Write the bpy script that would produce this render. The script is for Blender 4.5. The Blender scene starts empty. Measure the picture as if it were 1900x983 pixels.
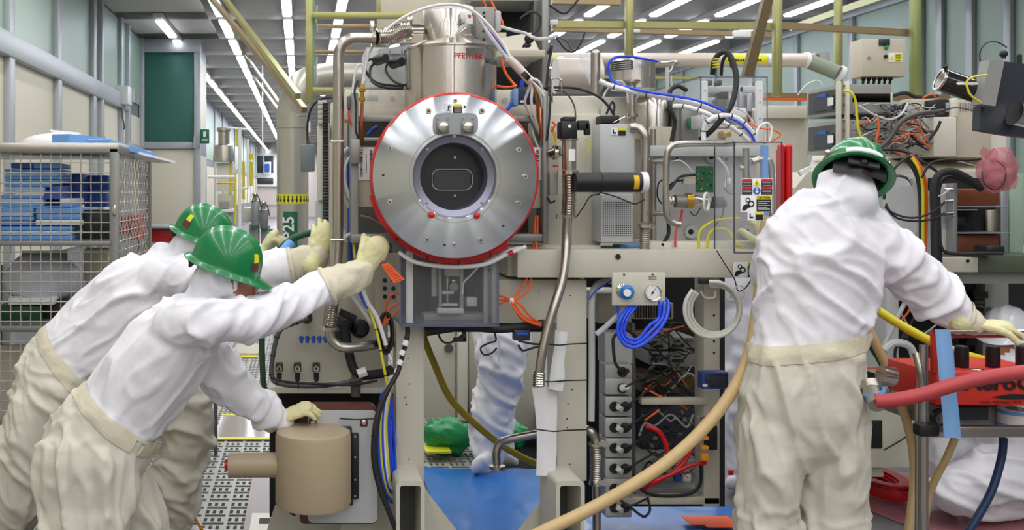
import bpy, bmesh, math, random
import numpy as np
from mathutils import Vector, Matrix, noise
random.seed(7)
sc = bpy.context.scene
C = sc.collection
# ---------------------------------------------------------------- camera, world, light, exposure
F, CX, HY, H = 1870.0, 560.0, 355.0, 1.57      # focal length in px (1900 wide), vanishing point, eye height
cam = bpy.data.cameras.new('camera'); camo = bpy.data.objects.new('camera', cam); C.objects.link(camo)
camo.location = (0, 0, H); camo.rotation_euler = (math.pi/2, 0, 0)
cam.sensor_width = 36; cam.lens = F/1900*36
cam.shift_x = (950-CX)/1900; cam.shift_y = -(491.5-HY)/1900; cam.clip_end = 300; cam.clip_start = .05
sc.camera = camo
sc.view_settings.view_transform = 'Standard'; sc.view_settings.look = 'None'
sc.view_settings.gamma = 1; sc.view_settings.use_curve_mapping = False
sc.view_settings.exposure = 0.0
w = bpy.data.worlds.new('room_glow'); sc.world = w; w.use_nodes = True
w.node_tree.nodes['Background'].inputs[0].default_value = (.80, .84, .92, 1)
w.node_tree.nodes['Background'].inputs[1].default_value = .25
CEIL = H+2.6
ROWX = [(-.81+.366*k)*2.6 for k in range(11)]
for i, x in enumerate([-2.1, -.9, .2, 1.3, 2.4, 3.6, 4.8]):
    l = bpy.data.lights.new('fluorescent_row', 'AREA'); l.shape = 'RECTANGLE'; l.size = .10; l.size_y = 19.0
    l.energy = 130; l.color = (.985, .99, 1.0)
    o = bpy.data.objects.new('fluorescent_row', l); C.objects.link(o); o.location = (x, 1.0, CEIL-.12)
for i, (x, y, e) in enumerate([(-.5, 17, 110), (3.5, 17, 110), (-1, 30, 260), (4, 30, 200), (-.6, 46, 500), (-.6, 56, 500)]):
    l = bpy.data.lights.new('bay_fill_light', 'AREA'); l.shape = 'RECTANGLE'; l.size = .6; l.size_y = 12  # added fill lamps, apart from the ceiling tubes, to brighten the far hall
    l.energy = e; l.color = (.95, .97, 1.0)
    o = bpy.data.objects.new('bay_fill_light', l); C.objects.link(o); o.location = (x, y, CEIL-.25)
# ---------------------------------------------------------------- helpers
def P(x, y, d): return Vector(((x-CX)*d/F, d, H-(y-HY)*d/F))
def V(a): return a if isinstance(a, Vector) else P(*a)
def lin(c):
    return tuple(((v/255)/12.92 if v/255 < .04045 else ((v/255+.055)/1.055)**2.4) for v in c)
_M = {}
def mat(name, rgb, rough=.5, metal=0., var=.08, scale=8., bump=0., bscale=60., spec=.5, coat=0., stretch=None):
    m = bpy.data.materials.new(name); m.use_nodes = True; nt = m.node_tree; N = nt.nodes; L = nt.links
    b = N['Principled BSDF']; c = lin(rgb)
    b.inputs['Roughness'].default_value = rough; b.inputs['Metallic'].default_value = metal
    b.inputs['Specular IOR Level'].default_value = spec; b.inputs['Coat Weight'].default_value = coat
    tc = N.new('ShaderNodeTexCoord'); no = N.new('ShaderNodeTexNoise'); no.inputs['Scale'].default_value = scale; no.inputs['Detail'].default_value = 4
    src = tc.outputs['Object']
    if stretch:
        mp = N.new('ShaderNodeMapping'); mp.inputs['Scale'].default_value = stretch; L.new(src, mp.inputs[0]); src = mp.outputs[0]
    L.new(src, no.inputs['Vector'])
    mx = N.new('ShaderNodeMix'); mx.data_type = 'RGBA'
    mx.inputs[6].default_value = tuple(v*(1-var) for v in c)+(1,); mx.inputs[7].default_value = tuple(min(1, v*(1+var)) for v in c)+(1,)
    L.new(no.outputs[0], mx.inputs[0]); L.new(mx.outputs[2], b.inputs['Base Color'])
    if bump:
        n2 = N.new('ShaderNodeTexNoise'); n2.inputs['Scale'].default_value = bscale; n2.inputs['Detail'].default_value = 3; L.new(src, n2.inputs['Vector'])
        bp = N.new('ShaderNodeBump'); bp.inputs['Strength'].default_value = bump; bp.inputs['Distance'].default_value = .01
        L.new(n2.outputs[0], bp.inputs['Height']); L.new(bp.outputs[0], b.inputs['Normal'])
    _M[name] = m; return m
def emis(name, rgb, s):
    m = bpy.data.materials.new(name); m.use_nodes = True; nt = m.node_tree
    b = nt.nodes['Principled BSDF']; c = lin(rgb)+(1,)
    b.inputs['Base Color'].default_value = c; b.inputs['Emission Color'].default_value = c; b.inputs['Emission Strength'].default_value = s
    return m
def clear(name, rgb, see=.86, rough=.05):
    m = bpy.data.materials.new(name); m.use_nodes = True; nt = m.node_tree; N = nt.nodes; L = nt.links
    b = N['Principled BSDF']; b.inputs['Base Color'].default_value = lin(rgb)+(1,); b.inputs['Roughness'].default_value = rough
    t = N.new('ShaderNodeBsdfTransparent'); mx = N.new('ShaderNodeMixShader'); fr = N.new('ShaderNodeLayerWeight'); fr.inputs[0].default_value = .25
    mp = N.new('ShaderNodeMapRange'); mp.inputs[3].default_value = 1-see; mp.inputs[4].default_value = min(1, 1.22-see)
    L.new(fr.outputs['Fresnel'], mp.inputs[0]); L.new(mp.outputs[0], mx.inputs[0]); L.new(t.outputs[0], mx.inputs[1]); L.new(b.outputs[0], mx.inputs[2])
    t.inputs[0].default_value = tuple(.85+.15*v for v in lin(rgb))+(1,)
    L.new(mx.outputs[0], N['Material Output'].inputs[0]); return m
M = dict(
 cream=mat('cream_enamel', (203,199,184), .42, var=.04, bump=.02, bscale=300),
 cream2=mat('pale_enamel', (222,217,203), .4, var=.03),
 panel=mat('cream_wall_panel', (222,215,194), .5, var=.04, scale=2),
 alu=mat('grey_aluminium_frame', (158,162,166), .42, .55, var=.05, stretch=(1,1,.1)),
 alud=mat('dull_aluminium', (140,140,136), .45, .6, var=.06),
 steel=mat('polished_steel', (205,200,192), .17, 1, var=.06),
 steelb=mat('brushed_steel', (182,176,168), .3, 1, var=.08, stretch=(1,1,14)),
 ivory=mat('ivory_plate', (196,188,170), .45),
 grey=mat('grey_enamel', (188,190,190), .45, var=.04),
 greyd=mat('dark_grey_metal', (92,92,90), .5, .3),
 black=mat('black_plastic', (24,24,26), .45, var=.2),
 rubber=mat('black_rubber', (32,32,34), .6, var=.2),
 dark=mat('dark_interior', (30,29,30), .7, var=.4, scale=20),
 white=mat('white_plastic', (232,232,232), .4, var=.03),
 red=mat('red_plastic', (205,26,30), .35, var=.08),
 redf=mat('red_face', (212,52,36), .5, var=.05),
 orange=mat('orange_cable', (236,98,34), .4, var=.1),
 blue=mat('blue_tube', (34,76,220), .3, var=.1),
 yellow=mat('yellow_cable', (218,206,40), .45, var=.1),
 yellowh=mat('yellow_hose', (166,146,36), .5, var=.12, scale=30),
 green=mat('green_hose', (38,84,56), .5, var=.12),
 tanh=mat('tan_hose', (200,172,122), .5, var=.1, scale=30),
 redh=mat('red_hose', (182,64,68), .5, var=.1, scale=14),
 blueh=mat('navy_hose', (28,52,92), .5),
 tan=mat('tan_epoxy', (176,158,130), .38, var=.03),
 maroon=mat('maroon_housing', (96,50,44), .45, var=.1),
 gold=mat('zinc_chromate', (166,164,108), .35, .55, var=.25, scale=3),
 goldr=mat('zinc_chromate_pink', (160,138,104), .35, .55, var=.3, scale=3),
 brown=mat('aged_chromate', (104,90,62), .4, .5, var=.25, scale=4),
 copper=mat('copper_pipe', (190,120,80), .3, .9, var=.15),
 brass=mat('brass_fitting', (190,150,60), .3, .9),
 coil=mat('copper_coil', (128,72,48), .45, .4, var=.2, scale=14, stretch=(1,1,8)),
 pinkp=mat('pinkish_pipe', (208,196,186), .35, .15, var=.04),
 wall=mat('far_wall', (214,202,200), .6, var=.03),
 ceilb=mat('ceiling_beam_grey', (196,192,186), .6, var=.05, scale=1),
 ceild=mat('ceiling_recess', (140,136,130), .8, var=.1, scale=1),
 floor=mat('vinyl_floor', (112,110,112), .4, var=.08, scale=3),
 tile=mat('floor_tile_grey', (164,164,158), .4, var=.06, scale=6),
 void=mat('underfloor_dark', (26,26,27), .9, var=.3),
 pink=mat('pink_film', (214,150,156), .35, var=.1),
 sock=mat('outlet_grey', (168,168,166), .4, .3, var=.08),
 foam=mat('white_foam', (232,232,234), .85, var=.03, bump=.12, bscale=90),
 blueb=mat('blue_wrap', (108,164,232), .45, var=.12, scale=5),
  blues=mat('pale_blue_sheet', (170,200,240), .45),
 blueb2=mat('deep_blue_wrap', (52,92,178), .45, var=.12, scale=5),
 pcb=mat('circuit_board_green', (38,98,62), .4, var=.5, scale=160),
 tagor=mat('orange_tag', (250,98,40), .5, var=.03),
 ylab=mat('yellow_label', (226,220,40), .5, var=.04),
 mul=mat('mullion_grey', (176,180,184), .4, .3, var=.04, stretch=(1,1,.2)),
 gasket=mat('dark_gasket', (70,80,78), .6),
 greens=mat('green_sign', (22,104,74), .5, var=.05),
 hatg=mat('green_hard_hat', (14,122,66), .3, var=.10, scale=5, coat=.25),
 hatw=mat('white_hard_hat', (226,228,234), .25, coat=.4),
 suit=mat('white_coverall', (239,237,243), .75, var=.03, scale=6, bump=.35, bscale=22, stretch=(1,1,.6)),
 trou=mat('cream_coverall', (214,209,194), .75, var=.05, scale=6, bump=.3, bscale=22),
 hood=mat('white_hood', (224,223,230), .8, var=.03, bump=.2, bscale=30),
 cuff=mat('cuff_fabric', (216,208,184), .8, var=.04, bump=.3, bscale=50),
 glove=mat('latex_glove', (220,214,164), .5, var=.06, scale=20, bump=.15, bscale=50),
 duct=mat('galvanised_duct', (186,184,172), .34, .55, var=.06, stretch=(1,1,.3)),
 wire=mat('galvanised_wire', (190,186,176), .4, .2),
 skin=mat('skin', (168,104,82), .5, var=.1, scale=30),
 slate=mat('slate_housing', (48,52,62), .4, var=.06),
 greyl=mat('light_grey_housing', (146,146,142), .45),
 brownb=mat('brown_cardboard', (120,98,70), .8),
 ink=mat('black_ink', (20,20,22), .6), inkr=mat('red_ink', (190,30,40), .5), inkw=mat('white_ink', (240,240,240), .5),
 inkb=mat('blue_ink', (40,96,190), .5),
)
M['glassg'] = mat('green_tinted_glass', (156,178,162), .4, var=.08, scale=.5, spec=.6)
M['glassd'] = mat('deep_green_glass', (52,108,94), .4, var=.1, scale=.8)
M['acr'] = clear('clear_acrylic', (240,242,245), .955)
M['acre'] = clear('acrylic_edge', (120,122,150), .5)
M['film'] = clear('clear_film', (225,228,236), .55, .15)
M['pinkf'] = clear('pink_antistatic_film', (222,140,152), .6, .2)
M['bluef'] = mat('blue_floor_film', (46,116,196), .2, var=.22, scale=2.5, bump=.25, bscale=5)
M['greenf'] = mat('green_plastic_bag', (34,150,84), .25, var=.25, scale=10, bump=.6, bscale=14)
M['lamp'] = emis('fluorescent_tube', (235,240,255), 9.0)
M['scr'] = emis('lit_window', (200,210,230), .6)
def turned(name, rgb, axis, r, a, mixf):
    """lathe turned metal: fine concentric grooves stretch each highlight across them"""
    m = mat(name, rgb, .34, 1, var=.03); N = m.node_tree.nodes; L = m.node_tree.links; b = N['Principled BSDF']
    t = N.new('ShaderNodeTangent'); t.direction_type = 'RADIAL'; t.axis = axis
    g = N.new('ShaderNodeBsdfAnisotropic'); g.inputs['Color'].default_value = lin(rgb)+(1,); g.inputs['Roughness'].default_value = r; g.inputs['Anisotropy'].default_value = a; g.inputs['Rotation'].default_value = 0
    L.new(t.outputs[0], g.inputs['Tangent']); x = N.new('ShaderNodeMixShader'); x.inputs[0].default_value = mixf
    L.new(b.outputs[0], x.inputs[1]); L.new(g.outputs[0], x.inputs[2]); L.new(x.outputs[0], N['Material Output'].inputs[0]); return m
M['disc'] = turned('radial_brushed_aluminium', (206,211,218), 'Y', .16, .84, .88)
M['turn'] = turned('turned_steel', (208,202,194), 'Z', .16, .74, .8)

W = {}      # world origin of every object, so children can be built in world space
def catmull(p, k=6, closed=False):
    if len(p) < 3: return p
    n = len(p); out = []
    rng = range(n) if closed else range(n-1)
    for i in rng:
        if closed: a, b, c, d = p[(i-1) % n], p[i], p[(i+1) % n], p[(i+2) % n]
        else: a, b, c, d = p[max(i-1, 0)], p[i], p[i+1], p[min(i+2, n-1)]
        for j in range(k):
            t = j/k
            out.append(.5*((2*b)+(c-a)*t+(2*a-5*b+4*c-d)*t*t+(3*b-a-3*c+d)*t**3))
    if not closed: out.append(p[-1])
    return out
class MB:
    def __init__(s): s.v = []; s.f = []; s.m = []; s.mi = 0
    def add(s, vs, fs):
        o = len(s.v); s.v += [tuple(v) for v in vs]; s.f += [tuple(i+o for i in f) for f in fs]; s.m += [s.mi]*len(fs); return s
    def hexa(s, c, b=0):   # eight corners: front bl br tr tl, back bl br tr tl
        fs = [(0,1,2,3), (5,4,7,6), (4,0,3,7), (1,5,6,2), (3,2,6,7), (4,5,1,0)]
        if b:
            bm = bmesh.new(); vv = [bm.verts.new(x) for x in c]
            for f in fs: bm.faces.new([vv[i] for i in f])
            bmesh.ops.bevel(bm, geom=bm.edges[:], offset=b, segments=2, profile=.5, affect='EDGES')
            bm.verts.index_update(); s.add([x.co.copy() for x in bm.verts], [[q.index for q in f.verts] for f in bm.faces]); bm.free()
        else: s.add(c, fs)
        return s
    def wbox(s, a, c, b=0):
        x0, y0, z0 = a; x1, y1, z1 = c
        return s.hexa([Vector(q) for q in ((x0,y0,z0),(x1,y0,z0),(x1,y0,z1),(x0,y0,z1),(x0,y1,z0),(x1,y1,z0),(x1,y1,z1),(x0,y1,z1))], b)
    def box(s, x0, y0, x1, y1, d, t, b=0):
        a = P(x0, y1, d); c = P(x1, y0, d); return s.wbox((a.x, d, a.z), (c.x, d+t, c.z), b)
    def prism(s, poly, d, t):
        n = len(poly); f = [P(x, y, d) for x, y in poly]; k = [v+Vector((0, t, 0)) for v in f]
        return s.add(f+k, [tuple(range(n)), tuple(range(2*n-1, n-1, -1))]+[((i+1) % n, i, n+i, n+(i+1) % n) for i in range(n)])
    def beam(s, a, b, w, h, up=Vector((0, 0, 1))):  # rectangular bar between points, w across, h along up (metres)
        a = V(a); b = V(b); t = (b-a).normalized(); x = t.cross(up).normalized(); z = x.cross(t)
        x = x*w/2; z = z*h/2
        return s.hexa([a-x-z, a+x-z, a+x+z, a-x+z, b-x-z, b+x-z, b+x+z, b-x+z])
    def sweep(s, pts, rad, n=8, caps=True, closed=False, rad2=None, up=None, phase=0):
        m = len(pts); rad = rad if hasattr(rad, '__len__') else [rad]*m; rad2 = rad2 or rad
        T = []
        for i in range(m):
            a = pts[(i-1) % m] if closed else pts[max(i-1, 0)]; b = pts[(i+1) % m] if closed else pts[min(i+1, m-1)]
            t = b-a; T.append(t.normalized() if t.length > 1e-9 else Vector((0, 0, 1)))
        u = up or (Vector((0, 0, 1)) if abs(T[0].z) < .9 else Vector((1, 0, 0)))
        u = (u-T[0]*u.dot(T[0])).normalized(); vs = []
        for i in range(m):
            if up: u = (up-T[i]*up.dot(T[i])).normalized()
            else:
                u = u-T[i]*u.dot(T[i])
                u = u.normalized() if u.length > 1e-6 else T[i].orthogonal().normalized()
            v = T[i].cross(u)
            for j in range(n):
                a = 2*math.pi*j/n+phase; vs.append(pts[i]+u*(math.cos(a)*rad[i])+v*(math.sin(a)*rad2[i]))
        fs = []
        for i in range(m if closed else m-1):
            k = (i+1) % m
            for j in range(n): fs.append((i*n+j, i*n+(j+1) % n, k*n+(j+1) % n, k*n+j))
        if caps and not closed: fs += [tuple(range(n-1, -1, -1)), tuple(range((m-1)*n, m*n))]
        return s.add(vs, fs)
    def tube(s, pts, w, n=8, k=5, closed=False):
        p = [V(q) for q in pts]; r = w/2*(pts[0][2] if not isinstance(pts[0], Vector) else pts[0].y)/F
        return s.sweep(catmull(p, k, closed), r, n, closed=closed)
    def bellow(s, pts, w, pitch=4, n=16, depth=.14):
        p = catmull([V(q) for q in pts], 24); d = pts[0][2]; r = w/2*d/F; L = [0]
        for a, b in zip(p, p[1:]): L.append(L[-1]+(b-a).length)
        k = max(2, int(L[-1]/(pitch*d/F)))*4; q = []; rr = []; j = 0
        for i in range(k+1):
            t = L[-1]*i/k
            while j < len(L)-2 and L[j+1] < t: j += 1
            u = (t-L[j])/max(1e-9, L[j+1]-L[j]); q.append(p[j].lerp(p[j+1], u)); rr.append(r*(1-depth*(.5+.5*math.cos(i*math.pi/2))))
        return s.sweep(q, rr, n)
    def cyl(s, a, b, w, w2=None, n=24):
        da = a[2] if not isinstance(a, Vector) else a.y
        a_, b_ = V(a), V(b); r = w/2*da/F; r2 = (w if w2 is None else w2)/2*da/F
        return s.sweep([a_, b_], [r, r2], n)
    def rev(s, c, axis, prof, n=32, hole=False):   # prof [(along, radius)] in px at the centre's depth
        o = V(c); k = o.y/F; ax = {'x': Vector((1,0,0)), 'y': Vector((0,1,0)), 'z': Vector((0,0,1))}[axis] if isinstance(axis, str) else axis
        u = ax.orthogonal().normalized(); v = ax.cross(u); vs = []; fs = []; m = len(prof)
        for h, r in prof:
            for j in range(n):
                a = 2*math.pi*j/n; vs.append(o+ax*(h*k)+u*(math.cos(a)*r*k)+v*(math.sin(a)*r*k))
        for i in range(m if hole else m-1):
            q = (i+1) % m
            for j in range(n): fs.append((i*n+j, i*n+(j+1) % n, q*n+(j+1) % n, q*n+j))
        if not hole: fs += [tuple(range(n-1, -1, -1)), tuple(range((m-1)*n, m*n))]
        return s.add(vs, fs)
    def ball(s, c, r, sc_=(1, 1, 1), n=16, k=10):
        o = V(c); r = r*o.y/F; vs = []; fs = []
        for i in range(k+1):
            t = math.pi*i/k
            for j in range(n):
                a = 2*math.pi*j/n; vs.append(o+Vector((math.sin(t)*math.cos(a)*sc_[0], math.sin(t)*math.sin(a)*sc_[1], -math.cos(t)*sc_[2]))*r)
        for i in range(k):
            for j in range(n): fs.append((i*n+j, i*n+(j+1) % n, (i+1)*n+(j+1) % n, (i+1)*n+j))
        return s.add(vs, fs)
    def build(s, name, mats, parent=None, label=None, cat=None, group=None, kind=None, sharp=.6, origin=None, flat=False):
        me = bpy.data.meshes.new(name)
        vs = np.array(s.v, dtype=float)
        mn, mx = vs.min(0), vs.max(0); o = Vector(((mn[0]+mx[0])/2, (mn[1]+mx[1])/2, mn[2])) if origin is None else origin
        me.from_pydata((vs-np.array(o)).tolist(), [], s.f)
        for m_ in (mats if isinstance(mats, (list, tuple)) else [mats]): me.materials.append(M[m_] if isinstance(m_, str) else m_)
        me.polygons.foreach_set('material_index', s.m)
        bm = bmesh.new(); bm.from_mesh(me); bmesh.ops.recalc_face_normals(bm, faces=bm.faces[:])
        for f in bm.faces: f.smooth = not flat
        for e in bm.edges:
            if len(e.link_faces) == 2 and e.calc_face_angle(0) > sharp: e.smooth = False
        bm.to_mesh(me); bm.free()
        ob = bpy.data.objects.new(name, me); C.objects.link(ob); W[ob.name] = Vector(o)
        if parent is not None: ob.parent = parent; ob.location = Vector(o)-W[parent.name]
        else: ob.location = o
        return tag(ob, label, cat, group, kind)
def tag(o, label=None, cat=None, group=None, kind=None):
    if label: o['label'] = label
    if cat: o['category'] = cat
    if group: o['group'] = group
    if kind: o['kind'] = kind
    return o
def thing(name, label, cat, at, group=None):
    o = bpy.data.objects.new(name, None); C.objects.link(o); o.empty_display_size = .05
    o.location = V(at); W[o.name] = V(at).copy(); return tag(o, label, cat, group)
def text(s, x, y, d, h, m, name='lettering', parent=None, rot=0, squash=1.0, bold=0, mtx=None):
    cu = bpy.data.curves.new('txt', 'FONT'); cu.body = s; cu.size = h*d/F*1.4; cu.extrude = .0006; cu.offset = bold*d/F
    cu.align_x = 'CENTER'; cu.align_y = 'CENTER'; cu.resolution_u = 2
    t = bpy.data.objects.new('txt', cu); C.objects.link(t); bpy.context.view_layer.update()
    me = bpy.data.meshes.new_from_object(t.evaluated_get(bpy.context.evaluated_depsgraph_get()))
    bpy.data.objects.remove(t); me.name = name
    R = mtx or (Matrix.Rotation(math.radians(90), 4, 'X') @ Matrix.Rotation(math.radians(rot), 4, 'Z') @ Matrix.Diagonal((squash, 1, 1, 1)))
    me.transform(R); me.materials.clear(); me.materials.append(M[m])
    ob = bpy.data.objects.new(name, me); C.objects.link(ob); o = P(x, y, d); W[ob.name] = o
    ob.parent = parent; ob.location = o-(W[parent.name] if parent else Vector((0, 0, 0))); return ob
def struct(mb, name, m, parent=None, **k):
    return mb.build(name, m, parent, kind='structure' if parent is None else None, **k)
def dup(o, loc, label=None, parent=None):
    c = o.copy(); C.objects.link(c); c.parent = parent; c.location = loc
    W[c.name] = Vector(loc)+(W[parent.name] if parent else Vector((0, 0, 0)))
    if label: c['label'] = label
    for ch in list(o.children): dup(ch, ch.location.copy(), parent=c)
    return c
# ---------------------------------------------------------------- setting
# floor: perforated raised tiles as pieces, plain vinyl under the rest
m = MB(); m.wbox((-6, -9, -.35), (12, 70, -.30)); fl = struct(m, 'floor', 'void')
def tile_mesh(n=36, s=.6, t=.03):
    # open grille: blocks of slots separated by wider ribs
    g = s/n; vs = []; fs = []
    def solid(i, j):
        a, b = i % 7, j % 7
        return i in (0, n-1) or j in (0, n-1) or a == 0 or b == 0 or b == 3 or (b > 3 and a % 2 == 0)
    m = MB(); S = [[solid(i, j) for j in range(n)] for i in range(n)]
    idx = {}
    def vid(i, j, z):
        k = (i, j, z)
        if k not in idx: idx[k] = len(vs); vs.append((i*g, j*g, z))
        return idx[k]
    for i in range(n):
        for j in range(n):
            if S[i][j]:
                fs.append((vid(i, j, 0), vid(i+1, j, 0), vid(i+1, j+1, 0), vid(i, j+1, 0)))
                for (di, dj, a, b) in ((-1,0,(i,j),(i,j+1)), (1,0,(i+1,j+1),(i+1,j)), (0,-1,(i+1,j),(i,j)), (0,1,(i,j+1),(i+1,j+1))):
                    p, q = i+di, j+dj
                    if not (0 <= p < n and 0 <= q < n) or not S[p][q]:
                        fs.append((vid(*a, 0), vid(*b, 0), vid(*b, -t), vid(*a, -t)))
    me = bpy.data.meshes.new('floor_tile'); me.from_pydata(vs, [], fs); me.materials.append(M['tile']); return me
tm = tile_mesh()
for ix in range(-5, 3):
    for iy in range(0, 20):
        y = 4.5+iy*.603; x = -.12+ix*.603-.60
        if ix >= 1 and iy < 2: continue
        o = bpy.data.objects.new('floor_tile', tm); C.objects.link(o); o.parent = fl; o.location = Vector((x, y, 0))-W[fl.name]
m = MB(); m.wbox((-6, 16.56, -.05), (1.7, 66, 0)); m.wbox((1.70, -9, -.05), (12, 66, 0)); m.wbox((-.12, 4.0, -.05), (1.69, 5.69, 0)); m.wbox((-6, -9, -.05), (1.69, 4.0, 0)); m.wbox((-6, 4.0, -.05), (-3.9, 16.5, 0)); m.build('floor_slab', 'floor', fl)
# ceiling : recessed deck with cross beams and long ribs
m = MB(); m.wbox((-6, -9, CEIL+.55), (12, 66, CEIL+.6)); ce = struct(m, 'ceiling', 'ceild')
bb = None
for k in range(32):
    y = -9.4+k*2.0+(.0)
    if bb is None:
        m = MB(); m.wbox((-6, 0, CEIL), (12, .62, CEIL+.5)); m.v = [(a, b+y, c) for a, b, c in m.v]; bb = m.build('ceiling_beam', 'ceilb', ce)
    else:
        c = bb.copy(); C.objects.link(c); c.parent = ce; c.location = bb.location+Vector((0, 2.0*k, 0))
m = MB(); m.wbox((-2.74, 12.0, CEIL+.0), (-1.4, 17.2, CEIL+.03)); struct(m, 'trim_1', 'ceilb')
# fluorescent rows
def fix():
    t = thing('ceiling_light', 'x', 'light', Vector((0, 0, CEIL-.10)))
    m = MB(); m.wbox((-.07, 0, CEIL-.06), (.07, 2.0, CEIL)); m.build('housing', 'ceilb', t)
    m = MB(); m.wbox((-.065, .24, CEIL-.10), (.065, 1.76, CEIL-.061), .02); m.build('diffuser', 'lamp', t); return t
f0 = fix(); used = False
rows = [(-.81, 13, 62, 'over the left window wall', 1), (-.45, 12, 46, 'over the aisle, left of the gas pipe', 1), (-.08, 12, 44, 'beside the silver duct elbow', 1), (.21, 12, 24, 'behind the green ladder frame', 1),
        (.62, 12, 18, 'above the vacuum pump', 2), (1.02, 12, 18, 'behind the dark equipment shelf', 2), (1.58, 12, 20, 'behind the pipe rails, nearest the silver pump', 1), (1.94, 12, 20, 'behind the pipe rails, above the second pump', 1), (2.30, 12, 20, 'behind the pipe rails, above the clear box', 1), (2.68, 12, 20, 'behind the pipe rails, nearest the right windows', 1)]
for q, (s_, y0, y1, wh, st) in enumerate(rows):
    y = y0; k = 0
    while y < y1:
        y = -1.4+2.0*math.ceil((y0+1.4)/2)+k*2.0+.1
        if not used: o = f0; used = True
        else: o = dup(f0, (0, 0, 0))
        o.location = Vector((s_*2.6, y, CEIL-.10)); tag(o, 'white fluorescent tube in the ceiling row '+wh, group='fluorescent tubes '+wh)
        k += st
        if k > 26: break
# left wall: cream lower panels, green glass above, grey frame
XL = -2.74
def wall_frame(n, X, y0, y1, posts, zrail, lower, upper, side=1, top=CEIL, base=0, lo2=.6):
    m = MB(); m.wbox((X-.1*side if side > 0 else X, y0, base), (X if side > 0 else X+.1, y1, top)); return struct(m, n, 'alu')
wl = wall_frame('wall_left', XL-.03, 8.2, 17.2, None, 0, 0, 0)
RZ = 2.93
posts = [8.2, 9.35, 11.2, 13.1, 13.62, 15.1, 15.75, 17.15]
for i, (a, b) in enumerate(zip(posts, posts[1:])):
    if b-a > .3:
        m = MB(); m.wbox((XL-.025, a+.08, .9), (XL-.005, b-.08, RZ-.12)); m.build('cream_panel', 'panel', wl)
        m = MB(); m.wbox((XL-.025, a+.08, RZ+.1), (XL-.005, b-.08, CEIL-.02)); m.build('glass_pane', 'glassg', wl)
for y in posts:
    m = MB(); m.wbox((XL-.02, y-.08, 0), (XL+.06, y+.08, CEIL), .008); m.build('mullion', 'mul', wl)
m = MB(); m.wbox((XL-.02, 8.1, RZ-.12), (XL+.075, 15.6, RZ+.1), .008); m.build('rail', 'mul', wl)
m = MB(); m.wbox((XL-.02, 15.6, RZ-.72), (XL+.075, 17.2, RZ-.6), .008); m.build('rail', 'mul', wl)
# booth
wb = struct(MB().wbox((-2.76, 17.22, 0), (-1.79, 18.9, CEIL+.2)), 'wall_back', 'alu')
def q_(x0, y0, x1, y1, d, t, mt, n, par, b=.004): MB().box(x0, y0, x1, y1, d, t, b).build(n, mt, par)
q_(267, 97, 359, 263, 17.2, .05, 'glassd', 'glass_pane', wb); q_(267, 277, 361, 440, 17.19, .05, 'panel', 'cream_panel', wb)
q_(267, 440, 361, 500, 17.19, .05, 'panel', 'cream_panel', wb)
for r in ((262, 72, 372, 97), (262, 263, 372, 276)): q_(*r, 17.14, .07, 'mul', 'rail', wb)
for r in ((262, 97, 267, 520), (360, 97, 372, 520)): q_(*r, 17.15, .07, 'mul', 'mullion', wb)
m = MB(); m.wbox((-1.792, 17.4, 1.0), (-1.775, 18.7, 2.2)); m.wbox((-1.792, 17.4, 2.5), (-1.775, 18.7, 3.9)); m.build('side_panel', 'panel', wb)
wl2 = struct(MB().wbox((XL-.1, 18.9, 0), (XL, 63, CEIL+.2)), 'wall_side', 'alu')
for k in range(14):
    y = 19.1+k*3.1
    MB().wbox((XL-.01, y+.15, 1.0), (XL+.012, y+2.95, 2.3)).build('cream_panel', 'panel', wl2)
    MB().wbox((XL-.01, y+.15, 2.5), (XL+.012, y+2.95, 3.95)).build('glass_pane', 'glassg', wl2)
    MB().wbox((XL-.01, y-.15, 0), (XL+.05, y+.15, CEIL)).build('mullion', 'mul', wl2)
# far wall with dark windows
wf = struct(MB().wbox((-6, 62, 0), (12, 62.3, CEIL+.6)), 'wall_far', 'wall')
d = 61.8
MB().box(468, 284, 520, 346, d, .15).build('window_frame', 'white', wf)
for r in ((472, 289, 488, 320), (491, 289, 507, 320), (472, 330, 507, 341)): q_(*r, d-.06, .05, 'slate', 'dark_pane', wf)
for y in (380, 408): q_(440, y, 540, y+.6, 61.9, .05, 'gasket', 'joint', wf, 0)
# right wall
XR = 7.9
wr = struct(MB().wbox((XR, -9, 0), (XR+.1, 62, CEIL+.6)), 'wall_right', 'alu')
ps = [7.6, 9.6, 11.2, 11.84, 12.4, 12.8, 14.4, 16.0, 17.6, 19.2, 20.8, 22.4, 24.0]
for a, b in zip(ps, ps[1:]):
    MB().wbox((XR-.02, a+.07, 1.1), (XR-.001, b-.07, CEIL-.12)).build('glass_pane', 'glassg', wr)
    MB().wbox((XR-.02, a+.07, .1), (XR-.001, b-.07, .98)).build('cream_panel', 'panel', wr)
for i, y in enumerate(ps):
    MB().wbox((XR-.07, y-.06, 0), (XR-.001, y+.06, CEIL), .006).build('mullion', 'mul', wr)
MB().wbox((XR-.08, 7.6, CEIL-.12), (XR-.001, 24, CEIL+.0), .006).build('rail', 'mul', wr)
struct(MB().wbox((-6, -9.2, 0), (12, -9, CEIL+.6)), 'wall_front', 'panel'); struct(MB().wbox((-4.2, -9, 0), (-4.1, 8.2, CEIL+.6)), 'wall_near', 'panel')
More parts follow.
